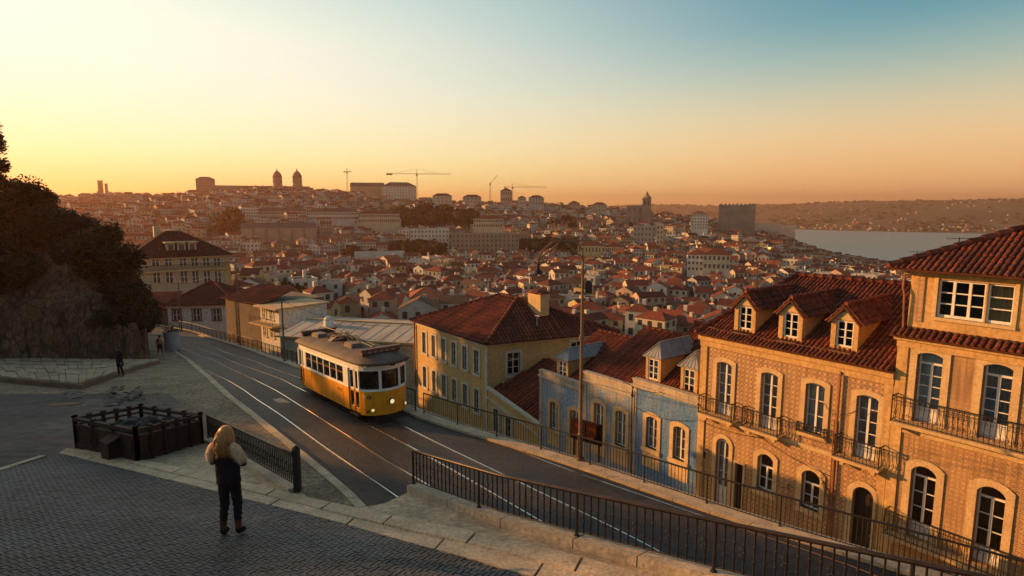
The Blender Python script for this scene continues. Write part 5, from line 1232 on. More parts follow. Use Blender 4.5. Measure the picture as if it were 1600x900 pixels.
# white belt, posts and letterboard
outline = [(-2.5, -HWD), (2.5, -HWD)] + FP + [(2.5, HWD), (-2.5, HWD)] + RP + [(-2.5, -HWD)]
mb = MB(); band(mb, outline, ZT, ZL, .05); mb.build('letterboard', m_tw, tram)
for s in (-1, 1):
    mb = MB(); mb.box(-2.5, 2.5, s * HWD - .05, s * HWD + .05, ZW + .031, ZW + .08)
    mb.box(-2.5, -2.2, s * HWD - .04, s * HWD + .04, ZW + .08, ZT); mb.box(2.05, 2.5, s * HWD - .04, s * HWD + .04, ZW + .08, ZT); mb.build('window_belt', m_tw, tram)
    n = 6; w = 4.25 / n
    for i in range(n):
        x0 = -2.2 + i * w; f = MB(); b = .035
        f.box(x0, x0 + b, s * HWD - .035, s * HWD + .035, ZW + .08, ZT); f.box(x0 + w - b, x0 + w, s * HWD - .034, s * HWD + .034, ZW + .08, ZT)
        f.box(x0 + b, x0 + w - b, s * HWD - .03, s * HWD + .03, ZW + .08, ZW + .12); f.box(x0 + b, x0 + w - b, s * HWD - .03, s * HWD + .03, ZT - .04, ZT)
        o = f.build('side_window', m_tw, tram)
        q = MB(); q.box(x0 + b, x0 + w - b, s * HWD - .02, s * HWD + .02, ZT - .34, ZT - .29); q.build('sash_bar', pm('varnished_wood', (.22, .07, .03), rough=.4), o)
        g = MB(); g.quad((x0 + b, s * HWD, ZW + .12), (x0 + w - b, s * HWD, ZW + .12), (x0 + w - b, s * HWD, ZT - .04), (x0 + b, s * HWD, ZT - .04)); g.build('pane', tg, o)
# front and rear windscreens: three panes each, in white frames
def wind(pts, name):
    segs = [(0, 3), (3, 7), (7, 10)]
    mb = MB(); band(mb, pts, ZW, ZW + .09, .05, 1.005, 1.0); band(mb, pts, ZT - .02, ZT, .05)
    for i in (0, 3, 7, 10): x, y = pts[i]; mb.box(x - .045, x + .045, y - .045, y + .045, ZW + .05, ZT)
    o = mb.build(name, m_tw, tram)
    for a, b in segs:
        g = MB(); p = [(x * .99, y * .99) for x, y in pts[a:b + 1]]
        for u, v in zip(p, p[1:]): g.quad((*u, ZW + .09), (*v, ZW + .09), (*v, ZT - .02), (*u, ZT - .02))
        g.build('pane', tg, o)
        k = MB(); q = [(x * .997, y * .997) for x, y in pts[a:b + 1]]; e = .055
        def lerpp(t): j = min(len(q) - 2, int(t * (len(q) - 1))); f_ = t * (len(q) - 1) - j; return (q[j][0] + (q[j + 1][0] - q[j][0]) * f_, q[j][1] + (q[j + 1][1] - q[j][1]) * f_)
        ring = [(*lerpp(t), z) for t, z in ((.07, ZW + .17), (.10, ZW + .12), (.5, ZW + .115), (.9, ZW + .12), (.93, ZW + .17), (.93, ZT - .12), (.88, ZT - .05), (.5, ZT - .03), (.12, ZT - .05), (.07, ZT - .12), (.07, ZW + .17))]
        k.tube(ring, .022, 5, cap=False); k.build('gasket', m_td, o)
wind(FP, 'windscreen'); wind(RP, 'rear_windscreen')
# folding doors on the near side, front and rear platforms
def tdoor(xa, ya, xb, yb):
    A, B = Vector((xa, ya, 0)), Vector((xb, yb, 0)); u = (B - A).normalized(); nrm_ = Vector((u.y, -u.x, 0)); L = (B - A).length
    if nrm_.y * ya < 0: nrm_ = -nrm_
    def P(s, z, o=0): return A + u * s + Vector((0, 0, z)) + nrm_ * o
    for k in range(2):
        s0, s1 = L * k / 2 + .02, L * (k + 1) / 2 - .02; mb = MB()
        for (a, b, z0, z1, m) in ((s0, s0 + .05, ZB, ZW, 0), (s1 - .05, s1, ZB, ZW, 0), (s0, s1, ZB, ZB + .2, 0), (s0, s1, ZW - .06, ZW, 0), (s0, s0 + .05, ZW, ZT, 1), (s1 - .05, s1, ZW, ZT, 1), (s0, s1, ZW, ZW + .07, 1), (s0, s1, ZT - .07, ZT, 1)):
            vs = [P(a, z0, -.01), P(b, z0, -.01), P(b, z0, -.05), P(a, z0, -.05), P(a, z1, -.01), P(b, z1, -.01), P(b, z1, -.05), P(a, z1, -.05)]
            mb.add(vs, [(0, 3, 2, 1), (4, 5, 6, 7), (0, 1, 5, 4), (1, 2, 6, 5), (2, 3, 7, 6), (3, 0, 4, 7)], m)
        o = mb.build('door_leaf', [m_ty, m_tw], tram)
        for z0, z1 in ((ZB + .2, ZW - .06), (ZW + .07, ZT - .07)):
            g = MB(); g.quad(P(s0 + .05, z0, -.03), P(s1 - .05, z0, -.03), P(s1 - .05, z1, -.03), P(s0 + .05, z1, -.03)); g.build('pane', tg, o)
for s in (-1, 1): tdoor(2.52, s * HWD, 3.32, s * 1.03); tdoor(-3.32, s * 1.03, -2.52, s * HWD)
mb = MB(); mb.box(2.55, 3.3, -1.16, -1.0, .3, .36); mb.build('step', m_td, tram)
# roof: domed, darker at the ends
loops = [(ZL, 1.05), (ZL + .05, 1.07), (ZL + .1, 1.05), (ZL + .2, .95), (ZL + .29, .8), (ZL + .345, .58), (ZL + .37, .3)]
o2 = [(-1.3, -HWD)] ; full = []
for a, b in zip(outline, outline[1:]):
    n = 6 if abs(a[0] - b[0]) > 2 else 1
    full += [(a[0] + (b[0] - a[0]) * i / n, a[1] + (b[1] - a[1]) * i / n) for i in range(n)]
mb = MB(); n = len(full)
for z, k in loops:
    kx_ = 1 - (1 - k) * (.42 if k < 1 else 1)
    mb.v += [(x * kx_, y * k, z) for x, y in full]
for i in range(len(loops) - 1):
    for j in range(n): a = i * n + j; b = i * n + (j + 1) % n; mb.f.append((a, b, b + n, a + n)); mb.m.append(0)
mb.f.append(tuple((len(loops) - 1) * n + j for j in range(n))); mb.m.append(0); mb.f.append(tuple(range(n))[::-1]); mb.m.append(0)
mb.build('roof', m_tr, tram, smooth=True)
mb = MB()
for z in (ZL + .02,): band(mb, outline, z - .02, z + .015, .05, 1.075, 1.075)
mb.build('gutter', m_td, tram)
ZR = ZL + .3
def rbox(name, x, y, z, lx, ly, lz, mat, rz=0):
    mb = MB(); b = .04; w, d_, h = lx / 2, ly / 2, lz
    mb.prism([(-w + b, -d_), (w - b, -d_), (w, -d_ + b), (w, d_ - b), (w - b, d_), (-w + b, d_), (-w, d_ - b), (-w, -d_ + b)], 0, h - .04); mb.prism([(-w + b * 1.5, -d_ + b), (w - b * 1.5, -d_ + b), (w - b * 1.5, d_ - b), (-w + b * 1.5, d_ - b)], h - .045, h); mb.box(-w * .7, w * .7, -d_ - .12, -d_ * .5, -.06, .02)
    return mb.build(name, mat, tram, loc=(x, y, z), rot=(0, 0, rz))
rbox('resistor_box', -2.3, -.35, ZR - .03, .85, .5, .25, m_tbox); rbox('resistor_box', 1.35, -.32, ZR - .03, .85, .5, .27, m_tbox)
mb = MB(); mb.add([(-.95, -.75, ZR - .12), (-.65, -.75, ZR - .12), (-.35, -.2, ZR + .34), (-.85, -.2, ZR + .34), (-.95, -.7, ZR - .14), (-.65, -.7, ZR - .14), (-.35, -.15, ZR + .3), (-.85, -.15, ZR + .3)], [(0, 1, 2, 3), (7, 6, 5, 4), (0, 4, 5, 1), (1, 5, 6, 2), (2, 6, 7, 3), (3, 7, 4, 0)]); mb.build('wind_plate', m_tbox, tram)
# destination boxes
for x in (3.25, -3.3):
    mb = MB(); mb.tube([(x, -.85, ZR + .12), (x, .85, ZR + .12)], .13, 10); mb.box(x - .12, x + .13, -.9, .9, ZR + .18, ZR + .25); mb.box(x - .1, x - .02, -.6, -.5, ZR - .25, ZR + .1); mb.box(x - .1, x - .02, .5, .6, ZR - .25, ZR + .1)
    o = mb.build('destination_box', pm('destination_brown', (.15, .06, .045), (.1, .045, .035), scale=4, rough=.5), tram)
    q = MB(); sx = x + (.125 if x > 0 else -.145)
    for k in range(5): q.box(sx, sx + .02, -.62 + k * .26, -.45 + k * .26, ZR + .07, ZR + .15)
    q.build('display_blocks', pm('display_grey', (.3, .2, .16), rough=.5), o, kind='stuff')
# folded current collector: springs, rods and a trolley pole
rn = random.Random(8); mb = MB()
for i in range(30):
    x0, y0 = rn.uniform(-1.6, .2), rn.uniform(-.35, .35); mb.tube([(x0, y0, ZR + rn.uniform(.1, .35)), (x0 + rn.uniform(.3, .9), y0 + rn.uniform(-.15, .15), ZR + rn.uniform(.15, .45)), (x0 + rn.uniform(.9, 1.5), rn.uniform(-.35, .35), ZR + rn.uniform(.08, .35))], .018, 4)
mb.tube([(-3.0, .0, ZR + .42), (-1.2, 0, ZR + .42), (.3, 0, ZR + .3), (3.0, .05, ZR + .1)], .03, 6)
for x in (-1.2, -.4, .4): mb.box(x - .06, x + .06, -.4, .4, ZR - .03, ZR + .12)
mb.tube([(.6, .2, ZR + .1), (1.8, .25, ZR + .2), (2.6, .1, ZR + .2), (2.6, -.2, ZR + .05)], .02, 5)
mb.build('current_collector', m_td, tram)
mb = MB(); mb.tube([(1.9, -.8, ZR - .16), (2.0, -.78, ZR - .02), (2.2, -.78, ZR - .0), (2.75, -.82, ZR - .22)], .018, 5); mb.build('roof_handle', m_td, tram)
# running gear
for x in (-1.0, 1.0):
    for s in (-1, 1):
        mb = MB(); pts = [(.31, -.05), (.31, .05)]
        mb.lathe([(.3, -.05), (.31, .05)], n=16); o = mb.build('wheel', m_td, tram, loc=(x, s * .5, .31), rot=(math.pi / 2, 0, 0))
mb = MB(); mb.box(-1.7, 1.7, -.75, -.62, .22, .42); mb.box(-1.7, 1.7, .62, .75, .22, .42); mb.box(-3.6, 3.6, -.5, .5, .36, .44); mb.box(-1.6, 1.6, -.72, .72, .3, .38); mb.build('truck_frame', m_td, tram, kind='stuff')
for x in (3.75, -3.75):
    mb = MB()
    for k in range(4): mb.bar((x + .2 * (1 if x > 0 else -1), -.7, .1 + k * .05), (x + .2 * (1 if x > 0 else -1), .7, .1 + k * .05), .025)
    for y in (-.6, .6): mb.bar((x + .2 * (1 if x > 0 else -1), y, .08), (x, y, .4), .03)
    mb.build('lifeguard', m_td, tram)
# lamps, emblem, lettering plate, mirror
def lamp(y, z, r, e):
    i = min(range(len(FP)), key=lambda k: abs(FP[k][1] - y)); x = FP[i][0] * 1.005; a = math.atan2(FP[i][1] * .55, 1)
    mb = MB(); mb.lathe([(r * 1.25, -.03), (r * 1.25, .03), (r * 1.02, .05), (r, .02)], n=14); o = mb.build('headlamp', m_td, tram, loc=(x, y, z), rot=(0, math.pi / 2, a))
    q = MB(); q.lathe([(r, .025), (r * .8, .05), (r * .3, .062)], n=14); q.build('lens', e, o)
em = emit('lamp_lens', (1, .8, .45), .45); em2 = emit('fog_lens', (1, .68, .25), .4)
lamp(0, .86, .1, em); lamp(-.72, .58, .07, em2); lamp(.72, .58, .07, em2)
def on_front(y, z): 
    i = min(range(len(FP) - 1), key=lambda k: abs((FP[k][1] + FP[k + 1][1]) / 2 - y)); a, b = Vector((*FP[i], 0)), Vector((*FP[i + 1], 0)); t = (b - a).normalized(); n_ = Vector((t.y, -t.x, 0)); k = (y - a.y) / (b.y - a.y); p = a + (b - a) * k; return Vector((p.x, p.y, z)) + n_ * .012, t, n_
p, t, n_ = on_front(-.80, 1.1); mb = MB()
mb.tube([p + t * .075 * math.cos(a) + Vector((0, 0, .075 * math.sin(a))) for a in [i * math.pi / 6 for i in range(13)]], .012, 4, cap=False); mb.bar(p + Vector((0, 0, -.04)), p + t * .04 + Vector((0, 0, .05)), .02)
mb.build('round_emblem', m_td, tram)
p, t, n_ = on_front(-.93, 1.12); mb = MB()
for k in range(3): mb.bar(p + t * (k * .045 - .06) + Vector((0, 0, -.04)), p + t * (k * .045 - .04) + Vector((0, 0, .04)), .018)
mb.build('fleet_mark', m_tw, tram, kind='stuff')
mb = MB()
for k in range(6): x = 1.35 + k * .085; mb.box(x, x + .055, -HWD - .034, -HWD - .03, 1.08, 1.16); mb.box(x, x + .06, -HWD - .034, -HWD - .03, 1.02, 1.045)
mb.build('side_lettering', pm('lettering_brown', (.2, .08, .02), rough=.5), tram, kind='stuff')
mb = MB(); mb.tube([(4.0, .1, ZL - .06), (4.12, .1, ZL - .02)], .02, 5); mb.box(4.05, 4.12, .02, .2, ZL - .1, ZL); mb.build('marker_lamp', m_td, tram)
# saloon: floor, end walls, seats
mb = MB(); mb.box(-3.7, 3.7, -.95, .95, .5, .56); mb.build('floor', m_tin, tram)
mb = MB(); mb.box(-3.9, 3.9, -1.0, 1.0, ZT + .2, ZT + .24); mb.build('ceiling', pm('tram_ceiling', (.4, .3, .2), rough=.7), tram)
for i in range(5):
    for s in (-1, 1):
        x = -1.9 + i * .85; mb = MB(); mb.box(x, x + .4, s * .55 - .35, s * .55 + .35, .9, 1.0); mb.box(x - .06, x, s * .55 - .35, s * .55 + .35, .9, 1.5); mb.box(x + .1, x + .3, s * .55 - .2, s * .55 + .2, .56, .9); mb.build('seat', m_tin, tram)
mb = MB(); mb.box(3.2, 3.5, -.35, .3, .56, 1.35); mb.build('controller', m_td, tram)

# ================================================================ people
def skin_person(name, label, loc, rz, h, pal, pose, parent_z=0, hands=True, group=None, lev=1, fat=1.0):
    """one continuous body grown over a skeleton; pal: skin, top, legs, shoes, face-material thresholds by height"""
    V, E, RD, TAG = [], [], [], []
    def v(p, r, tag, par=None):
        V.append(Vector(p)); RD.append(tuple(x * ((fat * 1.13 if tag == 'top' else fat if tag == 'legs' else 1.25 if tag == 'shoe' else 1)) for x in (r if isinstance(r, tuple) else (r, r)))); TAG.append(tag)
        if par is not None: E.append((par, len(V) - 1))
        return len(V) - 1
    lean = pose.get('lean', 0)
    pel = v((0, 0, .95), (.135, .105), 'legs'); sp = v((0, lean * .3, 1.10), (.14, .10), 'top', pel); chs = v((0, lean * .7, 1.28), (.145, .11), 'top', sp); nb = v((0, lean, 1.44), (.075, .07), 'top', chs)
    nk = v((0, lean + .01, 1.50), .05, 'skin', nb); hd = v((0, lean + .03, 1.585), (.072, .088), 'skin', nk); ht = v((0, lean + .025, 1.665), (.062, .075), 'skin', hd)
    nose = v((0, lean + .125, 1.575), .012, 'skin', hd)
    for s in (-1, 1):
        st = pose.get('step', 0) * s
        hip = v((s * .085, 0, .88), .092, 'legs', pel); kn = v((s * .095, .03 + st * .45, .49), .062, 'legs', hip); cf = v((s * .1, st * .75 - .01, .30), .052, 'legs', kn); an = v((s * .105, st * .95 - .02, .10), .04, 'shoe', cf); he = v((s * .105, st * .95 - .03, .045), .042, 'shoe', an); toe = v((s * .125, st * .95 + .13, .032), .034, 'shoe', he)
        sh = v((s * .165, lean - .005, 1.385), .062, 'top', chs)
        eb, wr = pose['arm'][0 if s < 0 else 1]
        el = v((s * eb[0], eb[1], eb[2]), .045, 'top', sh); w_ = v((s * wr[0], wr[1], wr[2]), .03, 'top', el)
        if hands:
            dirv = (Vector((s * wr[0], wr[1], wr[2])) - Vector((s * eb[0], eb[1], eb[2]))).normalized(); side = dirv.cross(Vector((0, 0, 1)));
            side = side.normalized() if side.length > .1 else Vector((1, 0, 0)); pw = Vector(V[w_])
            pal_ = v(pw + dirv * .05, (.034, .018), 'skin', w_)
            up = side.cross(dirv)
            for k, ln in enumerate((.075, .085, .08, .065)):
                o = side * (k - 1.5) * .019; f1 = v(pw + dirv * .085 + o, .0095, 'skin', pal_); f2 = v(pw + dirv * (.085 + ln * .55) + o - up * .008, .0085, 'skin', f1); v(pw + dirv * (.085 + ln * .9) + o - up * .03, .0075, 'skin', f2)
            t1 = v(pw + dirv * .045 - side * .035, .011, 'skin', pal_); v(pw + dirv * .085 - side * .05, .009, 'skin', t1)
    me = bpy.data.meshes.new(name + '_skeleton'); me.from_pydata([tuple(p * h / 1.70) for p in V], E, [])
    ob = bpy.data.objects.new(name + '_tmp', me); COL.objects.link(ob)
    md = ob.modifiers.new('skin', 'SKIN'); md.use_smooth_shade = True
    if not me.skin_vertices: 
        bm = bmesh.new(); bm.from_mesh(me); bm.verts.layers.skin.verify(); bm.to_mesh(me); bm.free()
    for i, sv in enumerate(me.skin_vertices[0].data): sv.radius = (RD[i][0] * h / 1.7, RD[i][1] * h / 1.7); sv.use_root = (i == 0)
    sb = ob.modifiers.new('sub', 'SUBSURF'); sb.levels = lev; sb.render_levels = lev
    dg = bpy.context.evaluated_depsgraph_get(); ev = ob.evaluated_get(dg); m2 = bpy.data.meshes.new_from_object(ev); COL.objects.unlink(ob); bpy.data.objects.remove(ob)
    m2.materials.clear(); order = ['skin', 'top', 'legs', 'shoe']
    for k in order: m2.materials.append(pal[k])
    VV = [p * h / 1.7 for p in V]
    for f in m2.polygons:
        best, bt = 9, 'top'; cc = f.center
        for (a, b) in E:
            A, B = VV[a], VV[b]; d_ = B - A; t_ = max(0, min(1, (cc - A).dot(d_) / max(d_.length_squared, 1e-9))); q = (cc - (A + d_ * t_)).length - (RD[a][0] * (1 - t_) + RD[b][0] * t_) * .8
            if q < best: best = q; bt = TAG[b] if t_ > .45 else TAG[a]
        if bt == 'legs' and cc.z > .98 * h / 1.7: bt = 'top'
        if bt == 'shoe' and cc.z > pal.get('boot', .16) * h / 1.7: bt = 'legs'
        if bt == 'legs' and cc.z < pal.get('boot', 0) * h / 1.7: bt = 'shoe'
        bt = 'legs' if bt == 'shoe' and cc.z < pal.get('sole', 0) * h / 1.7 else bt; f.material_index = order.index(bt); f.use_smooth = True
    for vv_ in m2.vertices:
        z_ = vv_.co.z * 1.7 / h
        if .2 < z_ < .84: vv_.co += vv_.normal * h * (.0045 * math.sin(z_ * 75 + vv_.co.x * 60) + .004 * math.sin(z_ * 130 - vv_.co.y * 80)) * (1 if z_ < .62 else .5)
    t = thing(name, label, 'person', loc, rz, group); obj('body', m2, t)
    return t, h / 1.7
m_skin = pm('skin', (.5, .28, .19), rough=.55, fine=.1); m_black = pm('black_cloth', (.014, .012, .018), (.02, .017, .022), scale=8, rough=.95, spec=.08); m_navy = pm('dark_trousers', (.013, .011, .016), (.021, .018, .023), scale=9, rough=.95, spec=.08)
m_boot = pm('brown_boot', (.13, .035, .02), (.07, .022, .014), scale=9, rough=.5); m_hair = pm('blond_hair', (.48, .22, .07), (.28, .12, .04), scale=14, rough=.5, stretch=(4, 4, .6), spec=.5); m_fur = pm('cream_fur', (.58, .42, .28), (.44, .30, .19), scale=16, rough=.9)
p = onplane(363, 837); wz = gz(p.x, p.y) + .028
up_arm = (((.265, .0, 1.12), (.07, .2, 1.22)), ((.265, .0, 1.12), (.07, .2, 1.22)))
wom, k = skin_person('person', 'woman in black with blond hair and cream fur shawl standing on the cobbles', (p.x, p.y, wz), R(-6), 1.69, dict(skin=m_skin, top=m_black, legs=m_navy, shoe=m_boot, boot=.25, sole=.10), dict(arm=up_arm, lean=.0, step=.03), lev=2, fat=1.1)
def face_bits(t, k, lean, eye=True):
    mb = MB()
    for s in (-1, 1): mb.lathe([(.006, -.006), (.011, 0), (.006, .006)], (s * .03 * k, (lean + .115) * k, 1.60 * k), 6)
    mb.build('eyes', m_dark, t, kind='stuff'); mb = MB(); mb.box(-.02 * k, .02 * k, (lean + .108) * k, (lean + .118) * k, 1.535 * k, 1.543 * k); mb.build('mouth', m_boot, t)
    mb = MB()
    for s in (-1, 1): mb.lathe([(.008, -.02), (.014, 0), (.008, .02)], (s * .078 * k, (lean + .02) * k, 1.585 * k), 6)
    mb.build('ears', m_skin, t, kind='stuff')
face_bits(wom, k, 0)
# hair: cap plus long locks
rn = random.Random(2); mb = MB()
mb.lathe([(.05 * k, .14), (.098 * k, .09), (.105 * k, .02), (.10 * k, -.06), (.085 * k, -.10)], (0, .0, 1.575 * k), 14)
for i in range(620):
    a = rn.uniform(math.pi * .85, math.pi * 2.15); el = rn.uniform(-.1, 1.25); r0 = .107
    x, y, z = r0 * math.cos(a) * math.cos(el), .0 + r0 * 1.05 * math.sin(a) * math.cos(el), 1.60 + .10 * math.sin(el)
    end = rn.uniform(1.27, 1.44); ox = x * rn.uniform(1.2, 1.6) + rn.gauss(0, .022); oy = min(y, -.02) * 1.2 - .055 - rn.uniform(0, .035); pts = [(x, y, z)]
    for j in range(1, 8):
        u = j / 7; zz = z + (end - z) * u; w = math.sin(u * 9 + a * 3) * .022 * u
        bul = 1 + .5 * math.sin(min(1, u * 1.6) * math.pi) * .5
        pts.append((x * bul + (ox - x) * u ** 1.3 + w, y * bul + (oy - y) * u + math.cos(u * 8 + a * 5) * .008, zz))
    mb.tube([(q[0] * k, q[1] * k, q[2] * k) for q in pts], [.008 * k, .009 * k, .009 * k, .008 * k, .0075 * k, .007 * k, .005 * k, .002 * k], 4)
mb.build('hair', m_hair, wom, smooth=True)
# loose black jumper with folds, hem over the hips
mb = MB(); rings = [(.85, .178, .135), (.90, .182, .14), (.97, .172, .132), (1.06, .158, .118), (1.16, .162, .12), (1.27, .176, .125), (1.36, .178, .118), (1.43, .12, .09)]; nn_ = 28
for z_, a_, b_ in rings:
    for j in range(nn_):
        t_ = 2 * math.pi * j / nn_; f_ = 1 + .028 * math.sin(5 * t_ + z_ * 22) + .022 * math.sin(9 * t_ - z_ * 31) + .015 * math.sin(z_ * 60 + 2 * t_); mb.v.append((a_ * f_ * math.cos(t_) * k, b_ * f_ * math.sin(t_) * k, (z_ + .008 * math.sin(3 * t_)) * k))
for i in range(len(rings) - 1):
    for j in range(nn_): a_ = i * nn_ + j; b_ = i * nn_ + (j + 1) % nn_; mb.f.append((a_, b_, b_ + nn_, a_ + nn_)); mb.m.append(0)
mb.build('jumper', m_black, wom, smooth=True)
# fur over both shoulders and upper arms
for s in (-1, 1):
    mb = MB(); path = [(s * .085, -.07, 1.455), (s * .13, -.07, 1.44), (s * .17, -.06, 1.39), (s * .20, -.05, 1.32), (s * .23, -.02, 1.25), (s * .245, .0, 1.215)]; rad = [.05, .07, .084, .086, .08, .062]
    mb.tube([(a * k, b * k, c * k) for a, b, c in path], [r_ * k for r_ in rad], 10)
    for i in range(1500):
        t_ = rn.random() * (len(path) - 1.001); j = int(t_); f_ = t_ - j; cpt = Vector(path[j]).lerp(Vector(path[j + 1]), f_) * k; rr = (rad[j] * (1 - f_) + rad[j + 1] * f_) * k
        n_ = Vector((rn.gauss(0, 1), rn.gauss(0, 1), rn.gauss(0, 1))).normalized(); b0 = cpt + n_ * rr * .9; tip = b0 + n_ * .022 + Vector((rn.gauss(0, .006), rn.gauss(0, .006), -.028)); sd = n_.cross(Vector((0, 0, 1)))
        sd = (sd.normalized() if sd.length > .05 else Vector((1, 0, 0))) * .006; mb.add([b0 - sd, b0 + sd, tip], [(0, 1, 2)])
    mb.build('fur_shawl', m_fur, wom)
# phone held up in both hands
mb = MB(); mb.box(-.075 * k, .075 * k, .30 * k, .31 * k, 1.22 * k, 1.30 * k); mb.build('phone', m_td, None, loc=(p.x, p.y, wz), rot=(0, 0, R(-6)), label='small dark phone held by woman in the fur shawl', cat='phone')
def short_hair(t, k, mat, lean=0):
    mb = MB(); mb.lathe([(.03, .115), (.07, .1), (.088, .05), (.088, -.01), (.08, -.06)], (0, 0, 0), 12)
    o = mb.build('hair', mat, t, loc=(0, (lean - .005) * k, 1.60 * k), scale=(k * 1.0, k * 1.12, k), smooth=True)
relax = (((.23, -.03, 1.10), (.24, .05, .86)), ((.23, -.03, 1.10), (.24, .05, .86)))
m_dkhair = pm('dark_hair', (.02, .014, .01), rough=.6)
# standing figure in black on the stone ledge
LEDGE_H = .42
q = onf(189, 588, lambda Y: S(Y) + LEDGE_H + .02); man, k = skin_person('person', 'person in a long black coat standing on the stone ledge below the bushes', (q.x, q.y, q.z), R(150), 1.55, dict(skin=m_skin, top=m_black, legs=m_black, shoe=m_boot, boot=.13), dict(arm=relax, lean=.02, step=.06)); short_hair(man, k, m_dkhair, .02); face_bits(man, k, .02)
mb = MB(); mb.lathe([(.2, .0), (.23, .05), (.19, .4), (.17, .7), (.12, .85)], n=12); mb.build('coat', m_black, man, loc=(0, 0, .58 * k), scale=(k, k * .75, k), smooth=True)
# walker with a red backpack on the pavement
q = onf(251, 556, lambda Y: S(Y) + .1); wk, k = skin_person('person', 'pedestrian with a red and tan backpack walking up the pavement', (q.x, q.y, q.z), R(10), 1.66, dict(skin=m_skin, top=pm('tan_jacket', (.42, .27, .15), rough=.9), legs=m_navy, shoe=m_skin, boot=.3), dict(arm=relax, lean=.03, step=.14)); short_hair(wk, k, m_dkhair, .03); face_bits(wk, k, .03)
mb = MB(); mb.lathe([(.11, 0), (.14, .08), (.14, .32), (.08, .42)], n=10); mb.build('backpack', pm('red_backpack', (.35, .07, .04), (.4, .22, .12), scale=4, rough=.8), wk, loc=(0, -.14 * k, 1.05 * k), scale=(k, k * .8, k), smooth=True)
mb = MB(); mb.lathe([(.21, .62), (.20, .8), (.155, 1.02)], n=12); mb.build('shorts', m_black, wk, loc=(0, 0, 0), scale=(k, k * .8, k))
# driver and two riders inside the tram
mt = tram.matrix_basis if hasattr(tram, 'matrix_basis') else Matrix()
def aboard(label, x, y, rz, h, top, hair):
    w = mt @ Vector((x, y, .56)); t, k = skin_person('person', label, w, tram.rotation_euler[2] + rz, h, dict(skin=m_skin, top=top, legs=m_navy, shoe=m_boot, boot=.1), dict(arm=(((.24, .06, 1.12), (.16, .28, 1.08)), ((.24, .06, 1.12), (.16, .28, 1.08))), lean=.02)); short_hair(t, k, hair, .02); face_bits(t, k, .02)
aboard('tram driver in a dull red jersey behind the windscreen', 3.05, -.1, R(-90), 1.55, pm('red_jersey', (.34, .08, .05), rough=.9), m_dkhair)
aboard('rider in an orange top behind the rear side windows of the tram', -1.55, -.2, R(-90), 1.5, pm('orange_top', (.5, .2, .06), rough=.9), m_dkhair)
aboard('rider in a tan top near the middle of the tram', .1, .1, R(-60), 1.52, pm('tan_top', (.36, .22, .12), rough=.9), m_hair)

# ================================================================ railings
m_rtop = pm('rail_top_bronze', (.055, .035, .027), (.03, .022, .018), scale=6, rough=.4, metal=.5)
def poly_walk(pts, step):
    """positions along a 3D polyline every step, with heading"""
    out = []; acc = 0
    for a, b in zip(pts, pts[1:]):
        a, b = Vector(a), Vector(b); L = (b - a).length; d = step - acc if out or acc else 0
        while d <= L: out.append((a.lerp(b, d / L), math.atan2(b.y - a.y, b.x - a.x))); d += step
        acc = L - (d - step) if d - step <= L else acc + L
    return out
def railing(name, label, pts, h, sp, styles, post_every, mtop=None, low=.07, post_r=.022, foot=True):
    t = thing(name, label, 'railing', pts[0]); o = Vector(pts[0]); pts = [Vector(p) - o for p in pts]
    mb = MB(); mb.tube([p + Vector((0, 0, h)) for p in pts], .028, 6); mb.build('handrail', mtop or m_iron, t, smooth=True)
    mb = MB(); mb.tube([p + Vector((0, 0, low)) for p in pts], .014, 4); mb.build('lower_rail', m_iron, t)
    P = MB(); P.tube([(0, 0, -.02), (0, 0, h + .01)], post_r, 6); P.lathe([(post_r * 2, -.02), (post_r * 2, .015), (post_r, .03)], n=8); pmsh = P.mesh('post', m_iron)
    hb = h - low
    for i, (p, a) in enumerate(poly_walk(pts, sp)):
        if i % post_every == 0: obj('post', pmsh, t, p, (0, 0, a))
        else: obj('baluster', baluster_mesh(hb, styles[i % len(styles)]), t, p + Vector((0, 0, low)), (0, 0, a))
    obj('post', pmsh, t, pts[-1]); return t
# front railing on the parapet
fr_line = [((a[0] + b[0]) / 2, (a[1] + b[1]) / 2) for a, b in zip(PAR, PO)]
fr3 = [(x, y, gz(x, y) + hp) for x, y in resample(fr_line, .35)]
railing('parapet_railing', 'wrought iron railing with scrolled bars along the stone parapet', fr3, .67, .118, ['knob', 'knob', 'scroll', 'knob'], 17, m_rtop)
# left railing by the iron bin
a, b = gp(326, 689), gp(462, 769); lr = [(a[0] + (b[0] - a[0]) * i / 8, a[1] + (b[1] - a[1]) * i / 8) for i in range(9)]
lr3 = [(x, y, gz(x, y) + .09) for x, y in lr]
railing('scroll_railing', 'short wrought iron railing with scrolled bars running down from the rusty bin', lr3, .66, .115, ['knob', 'scroll'], 60, m_rtop)
mb = MB(); q = lr3[-1]; mb.box(-.06, .06, -.06, .06, -.05, .78); mb.lathe([(.08, 0), (.05, .04), (.02, .07)], (0, 0, .78), 8); mb.build('end_post', m_iron, None, loc=(q[0] + .05, q[1] - .02, q[2]), label='square black iron post closing the short scrolled railing', cat='post')
mb = MB(); w = offset(lr, .16); w2 = offset(lr, -.14); mb.prism([*w2, *w[::-1]], lambda x, y: gz(x, y) - .2, lambda x, y: gz(x, y) + .09); mb.build('railing_plinth', m_par, None, label='low stone plinth under the short scrolled railing', cat='plinth')
